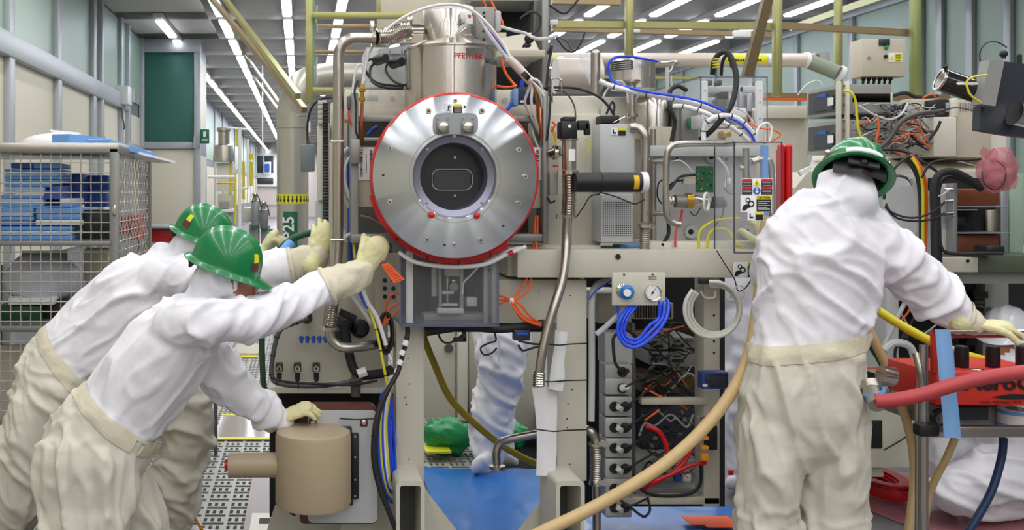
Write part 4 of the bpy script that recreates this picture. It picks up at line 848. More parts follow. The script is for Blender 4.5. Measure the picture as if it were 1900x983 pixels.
m.build('yellow_tie', 'yellow', label='yellow wrap rings on the black hose loop', cat='tie', kind='stuff')
cable('orange wire zigzag right of the clear upper cover', 'orange', [(1388, 228, 3.95), (1412, 238, 3.95), (1432, 240, 3.95), (1448, 250, 3.95), (1430, 262, 3.95), (1416, 266, 3.95)], 3)
cable('white tube ring at the right end of the clear upper cover', 'white', [(1402, 250, 3.93), (1410, 234, 3.93), (1424, 228, 3.93), (1432, 240, 3.93), (1428, 264, 3.93)], 4, 'tube', 'tube')
cable('thick black cable rising from the beam beside the second pump', 'rubber', [(1246, 262, 4.15), (1252, 225, 4.15), (1242, 198, 4.15), (1243, 170, 4.2), (1258, 160, 4.2), (1275, 168, 4.2)], 8, 'black_hose', 'hose', ties=4)
for i, pts in enumerate([[(1112, 215, 4.2), (1118, 185, 4.2), (1128, 165, 4.2), (1150, 150, 4.15), (1162, 165, 4.15), (1165, 190, 4.15)], [(1125, 212, 4.15), (1135, 190, 4.15), (1140, 196, 4.15), (1138, 214, 4.15)]]):
    cable(['grey cable arching in front of the pump tee', 'black cable hoop above the grey controller'][i], ['grey', 'rubber'][i], pts, 4)
# ---- gas plate behind handle
gp = thing('gas_plate', 'light grey machined plate with pump fittings behind the tube handle', 'plate', (1300, 462, 4.15))
pb('plate', 'grey', gp, (1216, 285, 1405, 448, 4.15, .04), b=.008); pb('top_bar', 'grey', gp, (1205, 270, 1420, 290, 4.1, .1)); pb('lower_shelf', 'cream2', gp, (1205, 448, 1420, 463, 4.0, .2))
pb('back_panel', 'ivory', gp, (1205, 235, 1420, 462, 4.3, .02))
for x, y, r in ((1320, 291, 11), (1348, 295, 8), (1282, 430, 12), (1386, 430, 12), (1340, 450, 7), (1256, 293, 5)):
    m = MB(); m.rev((x, y, 4.14), 'y', [(-3, r), (2, r)], 24); m.build('boss', 'grey', gp)
    m = MB(); m.rev((x, y, 4.132), 'y', [(0, r*.42), (1, r*.42)], 16); m.build('boss_hole', 'ink', gp)
m = MB(); m.cyl((1252, 373, 4.05), (1272, 373, 4.05), 24, n=24); m.build('motor', 'alud', gp); m = MB(); m.cyl((1272, 372, 4.05), (1284, 372, 4.05), 28, n=24); m.build('copper_section', 'brass', gp)
m = MB(); m.cyl((1284, 372, 4.05), (1312, 374, 4.05), 22, 16, n=24); m.build('shaft', 'steel', gp); m = MB(); m.cyl((1236, 372, 4.05), (1250, 372, 4.05), 10); m.rev((1244, 372, 4.05), 'x', [(-6, 7), (-2, 7), (-2, 5), (2, 5), (2, 7), (5, 7)], 18); m.build('shaft', 'steel', gp)
m = MB(); m.rev((1311, 374, 4.0), Vector((.8, -.6, 0)), [(-2, 15), (-2, 18), (2, 18), (2, 15)], 28, hole=True); m.build('ring', 'white', gp)
m = MB(); m.cyl((1318, 380, 4.05), (1346, 378, 4.05), 14); m.box(1328, 365, 1345, 385, 4.02, .04, .004); m.build('valve_block', 'greyd', gp)
bd = MB().box(1291, 308, 1324, 357, 4.03, .004).build('circuit_board', 'pcb', gp); m = MB(); random.seed(5)
for i in range(26):
    x = 1293+random.random()*27; y = 310+random.random()*43; s_ = 1+random.random()*2.5; m.mi = i % 3; m.box(x, y, x+s_, y+s_*.8, 4.024, .006)
m.build('component', ['steel', 'ink', 'brass'], bd, kind='stuff')
pb('connector', 'ivory', gp, (1268, 327, 1292, 342, 4.03, .03), b=.005)
for mm, pts, w_ in [('rubber', [(1268, 334, 4.03), (1250, 338, 4.03), (1236, 352, 4.05)], 4), ('rubber', [(1290, 324, 4.02), (1262, 328, 4.02), (1248, 345, 4.0), (1242, 352, 4.0)], 5), ('grey', [(1246, 300, 4.1), (1262, 298, 4.08), (1276, 308, 4.06), (1284, 320, 4.05)], 3), ('red', [(1266, 388, 4.02), (1262, 410, 4.02), (1254, 430, 4.0), (1253, 458, 3.98)], 4),
   ('yellow', [(1297, 462, 4.0), (1298, 430, 4.0), (1320, 412, 4.0), (1345, 406, 4.0), (1372, 405, 4.0)], 5), ('yellow', [(1312, 462, 4.0), (1315, 435, 4.0), (1330, 424, 4.0), (1352, 428, 4.0), (1365, 450, 3.98), (1378, 458, 3.98), (1366, 464, 3.98)], 5), ('grey', [(1330, 292, 4.08), (1345, 308, 4.06), (1352, 325, 4.04), (1354, 345, 4.04)], 6),
   ('steelb', [(1346, 330, 4.05), (1346, 350, 4.04), (1356, 358, 4.04), (1366, 356, 4.04)], 5), ('rubber', [(1300, 385, 4.02), (1290, 400, 4.02), (1280, 392, 4.02)], 2), ('rubber', [(1342, 385, 4.02), (1340, 400, 4.02), (1325, 420, 4.02)], 2), ('rubber', [(1236, 330, 4.05), (1222, 340, 4.05), (1220, 365, 4.05), (1228, 378, 4.05)], 3), ('rubber', [(1240, 412, 4.05), (1240, 435, 4.05), (1228, 455, 4.0)], 7)]:
    m = MB(); m.tube(pts, w_); m.build('line', mm, gp)
pb('white_fitting', 'inkw', gp, (1352, 330, 1358, 341, 4.0, .02)); m = MB(); m.cyl((1384, 275, 4.0), (1384, 350, 4.0), 12); m.tube([(1372, 312, 4.0), (1382, 312, 4.0), (1388, 325, 4.0), (1388, 350, 4.0)], 9); m.build('pipe', 'steelb', gp)
m = MB(); m.cyl((1418, 270, 4.0), (1418, 460, 4.0), 14); m.build('blue_tube', 'blueb', gp); pb('blue_tray', 'blueb', gp, (1150, 455, 1300, 460, 4.05, .1)); pb('gas_sign', 'grey', gp, (1378, 293, 1400, 302, 4.0, .01)); m = MB(); m.tube([(1395, 300, 4.0), (1420, 295, 4.0), (1432, 320, 4.0), (1432, 460, 4.0)], 12); m.build('pipe', 'steelb', gp)
# clear cover right
rc = thing('acrylic_cover', 'large clear acrylic cover with red and yellow warning labels beside the worker', 'cover', (1400, 466, 3.85))
xl, xr = P(1362, 0, 3.8).x, P(1450, 0, 3.8).x; zt, zb = P(0, 264, 3.8).z, P(0, 469, 3.8).z; db = 3.98
MB().wbox((xl, 3.8, zb), (xr, 3.806, zt)).build('front_sheet', 'acr', rc); MB().wbox((xl, 3.806, zb), (xl+.006, db, zt)).build('side_sheet', 'acr', rc); MB().wbox((xl, 3.806, zt-.005), (xr, db, zt)).build('top_sheet', 'acr', rc)
m = MB(); e = .004
for x in (xl, xr): m.wbox((x-e/2, 3.797, zb), (x+e/2, 3.801, zt))
m.wbox((xl-e/2, db-.003, zb), (xl+e/2, db, zt)); m.wbox((xl, 3.797, zt-e/2), (xr, 3.801, zt+e/2)); m.wbox((xl, 3.797, zb-e/2), (xr, 3.801, zb+e/2)); m.wbox((xl-e/2, 3.8, zt-e/2), (xl+e/2, db, zt+e/2)); m.build('edge', mat('smoky_edge', (60, 62, 70), .3), rc)
def sticker(par, nm, rects, mats_):
    m = MB()
    for i, (mi, x0, y0, x1, y1, dd) in enumerate(rects): m.mi = mi; m.box(x0, y0, x1, y1, dd, .0012)
    return m.build(nm, mats_, par)
D = 3.797
R_ = [(0, 1376, 331, 1434, 362, D)]
for x0, x1 in ((1377, 1396), (1413, 1433)):
    R_ += [(1, x0, 332, x1, 337, D-.002), (2, x0, 337, x1, 346, D-.002), (1, x0, 346.5, x1, 351, D-.002), (2, x0, 351, x1, 361, D-.002)]
    for k in range(3): R_ += [(0, x0+2, 338.5+k*2.6, x1-2, 339+k*2.6, D-.004), (0, x0+2, 352.5+k*2.8, x1-2, 353+k*2.8, D-.004)]
s1 = sticker(rc, 'danger_label', R_, ['inkw', 'inkr', 'ink']); m = MB(); m.prism([(1397, 345), (1404.5, 333), (1412, 345)], D-.002, .0015); m.build('warning_triangle', 'ylab', s1)
m = MB(); m.prism([(1403.8, 337), (1405.2, 337), (1404.8, 341.5), (1404.2, 341.5)], D-.004, .001); m.rev((1404.5, 343, D-.004), 'y', [(0, .7), (.3, .7)], 8); m.build('symbol', 'ink', s1)
m = MB(); m.rev((1404.5, 354, D-.002), 'y', [(0, 7), (.4, 7)], 20); m.build('mandatory_disc', 'inkb', s1); m = MB(); m.rev((1404.5, 355, D-.004), 'y', [(0, 3), (.3, 3)], 10); m.box(1402, 349, 1403.2, 354, D-.004, .001); m.box(1404, 348, 1405, 354, D-.004, .001); m.box(1405.8, 349, 1406.8, 354, D-.004, .001); m.build('symbol', 'inkw', s1)
def gearlab(par, x0, y0, k, D, nm='caution_label'):
    s = sticker(par, nm, [(0, x0, y0, x0+58*k, y0+31*k, D), (1, x0+30*k, y0+1*k, x0+57*k, y0+8*k, D-.002), (2, x0+30*k, y0+8*k, x0+57*k, y0+30*k, D-.002)]+[(0, x0+32*k, y0+(11+i*3.6)*k, x0+(55-(i % 2)*5)*k, y0+(11.9+i*3.6)*k, D-.004) for i in range(5)], ['inkw', 'ylab', 'ink'])
    text('CAUTION', x0+43.5*k, y0+4.6*k, D-.004, 4.6*k, 'ink', 'lettering', s, squash=.8)
    m = MB()
    for cx, cy, r in ((x0+20*k, y0+16*k, 6*k), (x0+14*k, y0+9*k, 4.5*k)): m.rev((cx, cy, D-.002), 'y', [(0, r*.62), (0, r), (.2, r), (.2, r*.62)], 16, hole=True)
    m.prism([(x0+3*k, y0+28*k), (x0+5*k, y0+20*k), (x0+12*k, y0+16*k), (x0+19*k, y0+22*k), (x0+14*k, y0+24*k), (x0+8*k, y0+29*k)], D-.002, .001); m.build('pictogram', 'ink', s); return s
gearlab(rc, 1374, 362, 1, D)
sticker(rc, 'caution_label', [(0, 1387, 393, 1417, 409, D), (1, 1402, 394, 1416, 398, D-.002), (2, 1402, 398, 1416, 408, D-.002), (2, 1391, 396, 1393, 405, D-.002), (2, 1393, 402, 1398, 405, D-.002)], ['inkw', 'ylab', 'ink'])
gearlab(mc, 1360, 486, .92, 3.926)
rb = thing('red_cover', 'red rounded plastic bars rising behind the clear cover', 'cover', (1458, 470, 4.1))
for x in (1449, 1463): m = MB(); m.sweep(catmull([P(x, 460, 4.1), P(x, 400, 4.1), P(x, 300, 4.1), P(x, 273, 4.1)], 4), [.014]*13, 14); m.ball((x, 273, 4.1), 6.4); m.build('bar', 'red', rb)
MB().box(1444, 278, 1469, 460, 4.12, .02).build('back_strip', 'red', rb)
# strap under the beam
cable('thin dark cable hanging diagonally across the beam below the clear cover', 'rubber', [(1330, 465, 3.9), (1345, 490, 3.9), (1362, 516, 3.9), (1370, 540, 3.95), (1385, 532, 3.95), (1395, 515, 3.9)], 2.2)
# ---- clear upper cover
uc = thing('acrylic_cover', 'clear acrylic cover on white rails over small valves, above the gas plate', 'cover', (1360, 262, 4.3))
m = MB(); m.box(1300, 143, 1424, 262, 4.2, .006); m.build('front_sheet', 'acr', uc); m = MB(); xx = P(1300, 0, 4.2).x; xq = P(1424, 0, 4.2).x; z0, z1 = P(0, 262, 4.2).z, P(0, 143, 4.2).z
m.wbox((xx, 4.206, z1-.004), (xq, 4.75, z1)); m.build('top_sheet', 'acr', uc); MB().wbox((xx, 4.206, z0), (xx+.006, 4.75, z1)).build('side_sheet', 'acr', uc)
m = MB(); m.wbox((xx, 4.197, z1-.003), (xq, 4.201, z1+.003)); m.wbox((xq-.004, 4.197, z0), (xq, 4.201, z1)); m.wbox((xx-.002, 4.197, z0), (xx+.002, 4.201, z1)); m.wbox((xx-.003, 4.2, z1-.003), (xx+.003, 4.75, z1+.003)); m.build('edge', 'acre', uc)
pb('rail', 'white', uc, (1302, 150, 1314, 262, 4.24, .02)); pb('rail', 'white', uc, (1404, 150, 1416, 262, 4.24, .02)); pb('rail', 'grey', uc, (1314, 160, 1404, 172, 4.5, .02))
m = MB(); [m.rev((x, y, 4.238), 'y', [(-.5, 1.2), (.5, 1.2)], 8) for x in (1308, 1410) for y in (168, 190, 220)]; m.build('screw', 'ink', uc, kind='stuff')
for i, (x0, y0, x1, y1, dd, mm) in enumerate([(1320, 170, 1345, 178, 4.45, 'alud'), (1338, 170, 1352, 184, 4.4, 'black'), (1330, 184, 1348, 206, 4.4, 'greyd'), (1352, 178, 1368, 196, 4.45, 'grey'), (1372, 160, 1380, 230, 4.5, 'alu'), (1386, 175, 1396, 235, 4.5, 'alu'), (1318, 232, 1400, 240, 4.3, 'ivory'), (1342, 243, 1357, 254, 4.25, 'brass'), (1325, 205, 1400, 228, 4.5, 'greyl'), (1355, 200, 1385, 218, 4.42, 'white'), (1316, 148, 1322, 158, 4.4, 'dark'), (1334, 148, 1340, 158, 4.4, 'dark')]):
    pb('valve_block', mm, uc, (x0, y0, x1, y1, dd, .06), b=.003)
for i in range(4): m = MB(); m.tube([(1360+i*4, 198+i*2, 4.3), (1380+i*3, 206+i*3, 4.3), (1398, 225+i*4, 4.3)], 2.4); m.build('tube', ['white', 'white', 'orange', 'white'][i], uc)
pb('pcb_box', 'alud', None, (1265, 200, 1298, 262, 4.25, .1), label='grey bracket block left of the clear upper cover', cat='bracket'); pb('circuit_board', 'pcb', None, (1276, 218, 1290, 238, 4.22, .01), label='small green circuit board above the beam, left of the clear upper cover', cat='circuit board')
pb('relay', 'grey', None, (1292, 214, 1304, 238, 4.1, .06), label='small light grey relay beside the small green circuit board', cat='relay')
m = MB(); m.rev((1258, 222, 4.3), 'z', [(-40, 11), (20, 11), (22, 16), (26, 16)], 20); m.build('valve_can', 'alud', label='grey cylindrical valve between second pump and bracket block', cat='valve')
# ---- gauge panel
ga = thing('gauge_panel', 'cream panel with a blue regulator knob and round pressure gauge', 'panel', (1185, 567, 3.86))
pb('plate', 'cream', ga, (1136, 505, 1235, 567, 3.86, .012), b=.005)
m = MB(); m.rev((1162, 541, 3.858), 'y', [(-14, 9), (-12, 11), (-6, 11), (-5, 13.5), (0, 13.5)], 28); kb = m.build('regulator_knob', mat('knob_blue', (44, 120, 196), .35), ga); m = MB(); m.rev((1164, 543, 3.828), 'y', [(-.5, 7), (1, 7)], 24); m.build('knob_face', 'inkw', kb); m = MB(); m.rev((1156, 539, 3.856), 'y', [(-4, 8), (0, 13)], 24); m.build('knob_ring', 'steel', kb)
m = MB(); m.rev((1211, 543, 3.858), 'y', [(-6, 13), (-7, 14.5), (0, 14.5), (0, 12)], 32); gg = m.build('gauge_case', 'steel', ga); m = MB(); m.rev((1211, 543, 3.843), 'y', [(-.3, 12.8), (.5, 12.8)], 32); gf = m.build('gauge_face', 'inkw', gg)
m = MB()
for k in range(11): a = math.radians(225-k*27); m.beam((1211+9.5*math.cos(a), 543-9.5*math.sin(a), 3.840), (1211+11.5*math.cos(a), 543-11.5*math.sin(a), 3.840), .001, .001, up=Vector((0, 1, 0)))
m.beam((1208, 547, 3.838), (1217, 535, 3.838), .0015, .001, up=Vector((0, 1, 0))); m.rev((1211, 543, 3.84), 'y', [(-.5, 2), (.3, 2)], 10); m.build('needle', 'ink', gg)
for x in (1158, 1211): 
    m = MB(); m.rev((x, 509, 3.858), 'y', [(-.5, 2), (.3, 2)], 8); m.build('small_screw', 'greyd', ga)
m = MB(); [m.box(1204+k*3, 513+j*4, 1206+k*3, 514.4+j*4, 3.8585, .001) for k in range(5) for j in range(2)]; m.build('faint_print', 'greyd', ga, kind='stuff')
for i in range(3):
    cable(['outer bright blue hose loop hanging under the gauge panel', 'middle bright blue hose loop hanging under the gauge panel', 'inner bright blue hose loop hanging under the gauge panel'][i], 'blue', [(1168+i*7, 566, 3.88), (1152+i*6, 590, 3.84+i*.01), (1146+i*6, 615, 3.83+i*.012), (1160+i*4, 640-i*6, 3.82+i*.012), (1185, 642-i*7, 3.82+i*.012), (1215-i*5, 620-i*8, 3.82+i*.012), (1236-i*7, 590, 3.83+i*.012), (1240-i*8, 562, 3.86), (1228-i*5, 550, 3.9)], 6.5, 'hose', 'hose', k=7)
cable('bright blue hose running diagonally through the blue loops', 'blue', [(1146, 568, 3.9), (1150, 590, 3.86), (1160, 620, 3.85), (1174, 636, 3.84)], 6, 'hose', 'hose')
m = MB(); m.tube([(1106, 620, 3.9), (1125, 605, 3.9), (1150, 582, 3.9), (1180, 566, 3.9)], 10, 12); m.build('clear_tube', 'film', label='clear tube pointing up from the left into the blue hoses', cat='tube'); 
for i in range(3):
    cable(['outer milky hose ring hanging under the beam', 'middle milky hose ring hanging under the beam', 'inner milky hose ring hanging under the beam'][i], mat('milky_hose%d' % i, (206, 206, 196), .3), [(1322+(52-i*4)*math.cos(math.radians(a))*1.0+i*2, 574+(52-i*4)*math.sin(math.radians(a)), 3.85+i*.014) for a in range(-100, 250, 25)], 7, 'hose', 'hose', k=4)
m = MB(); m.box(1300, 516, 1316, 527, 3.83, .03, .003); m.build('hose_clip', 'black', label='black clip holding the milky hose rings to the beam', cat='clip')
cable('small clear tube loop beside the black hose clip', 'grey', [(1300, 540, 3.92), (1308, 552, 3.92), (1325, 552, 3.92), (1328, 540, 3.92)], 4)
cable('fine grey wire tangle hanging at the right end of the beam', 'grey', [(1345, 555, 3.88), (1360, 560, 3.88), (1380, 548, 3.88), (1376, 530, 3.88), (1362, 535, 3.88), (1355, 552, 3.88), (1372, 540, 3.88)], 2.4)
# ---- conduit left of rack
cd = thing('conduit_pipe', 'bent grey conduit pipe running down between the front post and the socket column', 'pipe', (1100, 960, 4.0))
m = MB(); m.tube([(1150, 520, 4.1), (1120, 522, 4.05), (1103, 535, 4.02), (1098, 560, 4.0), (1098, 640, 4.0), (1098, 700, 4.0), (1097, 780, 4.0)], 12, 14); m.build('upper_tube', 'grey', cd)
cable('dark blue thin cable beside the bent conduit top', 'blue', [(1135, 520, 4.0), (1105, 540, 3.98), (1093, 555, 3.98)], 3)
fh = thing('drain_pipe', 'steel pipe with bellows crossing low through the front post', 'pipe', (930, 868, 4.2))
m = MB(); m.tube([(922, 862, 4.3), (921, 840, 4.3), (928, 822, 4.3), (948, 814, 4.28), (1000, 804, 4.25), (1030, 798, 4.22)], 15, 18); m.build('tube', 'steelb', fh); m = MB(); m.rev((922, 866, 4.3), 'z', [(-3, 15), (3, 15), (5, 9)], 24); m.build('foot_flange', 'steelb', fh)
m = MB(); m.tube([(1085, 796, 4.05), (1096, 800, 4.03), (1104, 812, 4.03), (1106, 824, 4.03)], 16, 18); m.build('tube', 'steelb', fh); m = MB(); m.tube([(1106, 898, 4.03), (1107, 940, 4.03), (1107, 1000, 4.03)], 15, 16); m.build('tube', 'steelb', fh); m = MB(); m.bellow([(1106, 826, 4.03), (1107, 860, 4.03), (1106, 896, 4.03)], 24, 4); m.build('bellows', 'steelb', fh)
for y in (824, 896): m = MB(); m.rev((1106, y, 4.03), 'z', [(-3, 9), (-3, 13), (3, 13), (3, 9)], 20, hole=True); m.prism([(1110, y-3), (1126, y-8), (1126, y+7), (1112, y+3)], 4.0, .01); m.build('clamp', 'steel', fh)
# foam wrapped on post
fo = thing('foam_wrap', 'upper white foam strip tied to the front post', 'foam', (1040, 725, 3.9))
def slab(pts_l, pts_r, d, t, mm, nm, par=None, **k):
    m = MB(); n = len(pts_l); vs = []
    for dd in (d, d+t):
        for a, b in zip(pts_l, pts_r):
            for q in range(5): x = a[0]+(b[0]-a[0])*q/4; y = a[1]+(b[1]-a[1])*q/4; vs.append(P(x, y, dd-(.012*math.sin(q/4*math.pi) if dd == d else 0)))
    fs = []
    for i in range(n-1):
        for q in range(4): k0 = i*5+q; fs += [(k0, k0+1, k0+6, k0+5), (n*5+k0, n*5+k0+5, n*5+k0+6, n*5+k0+1)]
        for q, s_ in ((0, 1), (4, -1)): k0 = i*5+q; fs.append((k0, k0+5, n*5+k0+5, n*5+k0))
    for r0 in (0, (n-1)*5):
        for q in range(4): fs.append((r0+q, r0+q+1, n*5+r0+q+1, n*5+r0+q))
    m.add(vs, fs); return m.build(nm, mm, par, **k)
slab([(1030, 612), (1029, 640), (1024, 670), (1020, 700), (1018, 722)], [(1053, 616), (1051, 640), (1047, 670), (1048, 700), (1044, 726)], 3.90, .03, 'foam', 'strip', fo)
f2 = thing('foam_wrap', 'long lower white foam strip tied to the front post', 'foam', (1015, 882, 3.9))
slab([(987, 720), (993, 760), (996, 800), (996, 840), (995, 882)], [(1033, 715), (1034, 760), (1033, 800), (1033, 840), (1029, 884)], 3.93, .03, 'foam', 'strip', f2)
for y, x0 in ((638, 1002), (706, 988), (798, 995)): m = MB(); m.tube([(x0, y-2, 3.86), (x0+30, y+2, 3.85), (x0+60, y, 3.9), (1088, y-1, 3.97)], 2.6, 6); m.build('black_strap', 'ink', mc)
# ---- socket column and rack
for k, y in enumerate([674, 704, 738, 777, 815, 853, 890, 925]):
    if k == 0: t = thing('socket_column', 'grey column holding the stack of double power outlet boxes', 'column', (1148, 940, 4.1)); pb('back_plate', 'grey', t, (1122, 617, 1174, 675, 4.08, .1)); pb('backbone', 'greyl', t, (1124, 675, 1172, 960, 4.1, .1))
    nm = ['topmost outlet box of the column, holding one plug', 'second outlet box from the top, with a white plug', 'third outlet box from the top of the column', 'fourth outlet box from the top of the column', 'fifth outlet box from the top, beside the upper pipe clamp', 'sixth outlet box from the top of the column', 'seventh outlet box from the top, beside the lower pipe clamp', 'lowest outlet box of the column, crossed by the tan hose'][k]
    b = thing('outlet_box', nm, 'outlet', (1148, y+34, 4.02), 'outlet boxes in the power column'); h_ = 28 if k < 2 else 34
    pb('box', 'sock', b, (1123, y-(2 if k else -2), 1173, y+h_, 4.02, .08), b=.004)
    for x in (1140, 1160) if k > 1 else (1155,):
        m = MB(); m.rev((x, y+16, 4.018), 'y', [(-1, 9.5), (-2, 9), (-2, 7.4), (.5, 7.2)], 24); m.build('socket', 'black', b)
    if k > 1: m = MB(); m.rev((1148, y+18, 4.0), Vector((.5, -.8, -.2)).normalized(), [(0, 4), (8, 5)], 12); m.prism([(1146, y+10), (1152, y+14), (1149, y+24), (1143, y+20)], 3.99, .01); m.build('switch_lever', 'grey', b)
    m = MB(); m.rev(((1160 if k > 1 else 1155), y+16, 4.0), Vector((.3, -.9, .3)).normalized(), [(0, 7), (10, 6), (16, 4)], 14)
    m.build('plug', 'white' if k == 1 else 'black', b)
    if k in (0,):
        m = MB(); m.tube([(1155, y+14, 3.97), (1142, y, 3.96), (1138, y-30, 3.96), (1140, y-50, 3.98), (1160, y-62, 4.0), (1180, y-50, 4.1)], 6)
    else: m = MB(); m.tube([(1160, y+14, 3.97), (1176, y+4+k, 3.97), (1195, y-12+k*2, 4.05), (1215, y-28+k*3, 4.2)], 4)
    m.build('lead', 'rubber', b)
rk = thing('electronics_rack', 'open dark rack full of boards and cables behind the gauge panel', 'rack', (1240, 940, 4.3))
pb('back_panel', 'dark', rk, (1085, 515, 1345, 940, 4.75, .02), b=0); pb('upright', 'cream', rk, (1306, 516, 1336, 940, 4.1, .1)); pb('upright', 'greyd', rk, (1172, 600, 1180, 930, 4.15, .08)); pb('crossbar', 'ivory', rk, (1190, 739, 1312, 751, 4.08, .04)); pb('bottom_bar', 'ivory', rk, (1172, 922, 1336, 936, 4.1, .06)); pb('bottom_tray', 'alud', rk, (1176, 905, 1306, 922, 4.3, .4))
m = MB(); [m.rev((1325, y, 4.098), 'y', [(-.4, 2), (1, 2)], 8) for y in (585, 633, 654)]; m.build('bolt_hole', 'ink', rk, kind='stuff')
pb('vent_module', 'ivory', rk, (1110, 545, 1172, 600, 4.25, .3)); pb('vent_module', 'ivory', rk, (1175, 562, 1250, 592, 4.5, .2))
m = MB(); [m.box(1178+i*5, 565, 1180.5+i*5, 589, 4.495, .004) for i in range(14)]; m.build('vent_slot', 'dark', rk, kind='stuff')
for i, (x0, y0, x1, y1) in enumerate([(1204, 628, 1240, 648), (1243, 626, 1290, 646), (1204, 652, 1240, 676), (1243, 654, 1290, 680)]):
    c_ = pb('card', 'greyl', rk, (x0, y0, x1, y1, 4.4, .3), b=.002); m = MB(); m.box(x0+6, y0+5, x0+20, y0+9, 4.398, .004); m.box(x0+4, y0+12, x0+26, y0+18, 4.398, .004); m.build('card_slot', 'ink', c_, kind='stuff')
pb('coil_box', mat('olive_board', (84, 74, 40), .6, var=.3, scale=30), rk, (1190, 695, 1290, 728, 4.45, .2)); pb('power_supply', 'greyl', rk, (1190, 855, 1300, 908, 4.4, .3)); pb('blue_sticker', 'inkb', rk, (1250, 862, 1264, 896, 4.397, .004)); pb('white_sticker', 'inkw', rk, (1268, 880, 1282, 896, 4.397, .004))
pb('ventilated_case', 'slate', rk, (1190, 755, 1296, 850, 4.6, .1)); m = MB(); random.seed(11)
for i in range(40):
    x = 1192+random.random()*100; y = random.choice([612, 690, 760, 790, 820])+random.random()*24; m.mi = i % 4; m.box(x, y, x+3+random.random()*9, y+2+random.random()*5, 4.38+random.random()*.06, .02)
m.build('circuit_part', ['greyl', 'black', 'greyd', 'alud'], rk, kind='stuff')
random.seed(21)
for i in range(46):
    x = 1180+random.random()*40; y = 600+random.random()*290; mm = random.choice(['rubber', 'rubber', 'rubber', 'greyd', 'greyd', 'rubber', 'rubber', 'grey', 'black', 'black', 'greyd', 'orange'])
    pts = [(x, y, 4.2)]
    for k in range(4): x += 10+random.random()*18; y += random.uniform(-26, 26); pts.append((min(x, 1300), min(max(y, 600), 900), 4.22+random.random()*.12))
    m = MB(); m.tube(pts, (2 if mm == 'orange' else random.choice([2, 3, 4])), 6, 4); m.build('wire', mm, rk)
for lab, mm, pts, w_ in [('thick red cable curving down inside the rack', 'red', [(1198, 790, 4.12), (1222, 800, 4.1), (1236, 825, 4.1), (1240, 855, 4.1)], 9), ('red cable from the lower right of the rack', 'red', [(1310, 858, 4.05), (1280, 864, 4.05), (1245, 880, 4.05), (1215, 893, 4.05), (1196, 908, 4.1)], 7), ('second red cable fanning up to the tan hose', 'red', [(1285, 832, 4.07), (1268, 860, 4.07), (1235, 885, 4.07), (1210, 900, 4.1)], 6), ('thin red cable inside the rack above the power supply', 'red', [(1290, 800, 4.1), (1275, 840, 4.08), (1250, 872, 4.08)], 4), ('thin orange cable in the upper rack', 'orange', [(1180, 615, 4.15), (1210, 618, 4.15), (1240, 612, 4.15), (1270, 604, 4.15)], 2.5), ('orange cable above the rack crossbar', 'orange', [(1196, 720, 4.12), (1225, 735, 4.1), (1262, 750, 4.1), (1275, 760, 4.12)], 3.5), ('orange cable under the rack crossbar', 'orange', [(1196, 780, 4.1), (1210, 770, 4.1), (1224, 760, 4.1)], 4), ('large black loop of cable in the bottom of the rack', 'rubber', [(1176, 880, 4.1), (1200, 915, 4.1), (1270, 918, 4.1), (1298, 900, 4.1), (1300, 860, 4.1)], 6), ('black lead drooping below the lowest outlet box', 'rubber', [(1152, 928, 3.98), (1175, 945, 3.97), (1195, 958, 3.97), (1206, 945, 3.99), (1202, 925, 4.05)], 5)]:
    cable(lab, mm, pts, w_)
dm = thing('display_module', 'small dark display with blue frame on the right upright of the rack', 'display', (1327, 722, 3.98)); pb('frame', mat('display_blue', (38, 68, 140), .4), dm, (1303, 690, 1352, 722, 3.98, .05), b=.004); pb('screen', 'slate', dm, (1309, 695, 1350, 717, 3.978, .003)); pb('sticker', 'inkw', dm, (1304, 712, 1313, 717, 3.977, .003))
for k, y in enumerate((776, 810, 828, 842)): pb('orange_connector', mat('connector_orange%d' % k, (240, 160, 50), .4), rk, (1303, y, 1316, y+7 if k < 3 else y+14, 4.02, .03)); 
pb('black_block', 'black', rk, (1314, 790, 1332, 835, 4.04, .05), b=.005); m = MB(); m.cyl((1296, 774, 4.02), (1310, 774, 4.02), 6); m.cyl((1296, 796, 4.02), (1312, 796, 4.02), 6); m.build('fitting', 'steel', rk)
# long tan hose
cable('long tan hose sweeping from the beam beside the worker down to the floor in front', 'tanh', [(1424, 405, 3.86), (1420, 430, 3.84), (1414, 500, 3.82), (1405, 575, 3.8), (1392, 650, 3.74), (1362, 720, 3.68), (1310, 790, 3.62), (1240, 855, 3.56), (1160, 908, 3.5), (1080, 952, 3.46), (1010, 985, 3.42), (900, 1040, 3.4)], 21, 'tan_hose', 'hose', k=8)
cable('yellow stiff hose slanting through the gap under the machine to the floor', 'yellowh', [(780, 600, 4.6), (786, 625, 4.6), (808, 680, 4.6), (835, 738, 4.6), (880, 785, 4.62), (930, 825, 4.66), (968, 848, 4.7), (1000, 862, 4.75)], 13, 'yellow_hose', 'hose', k=7)
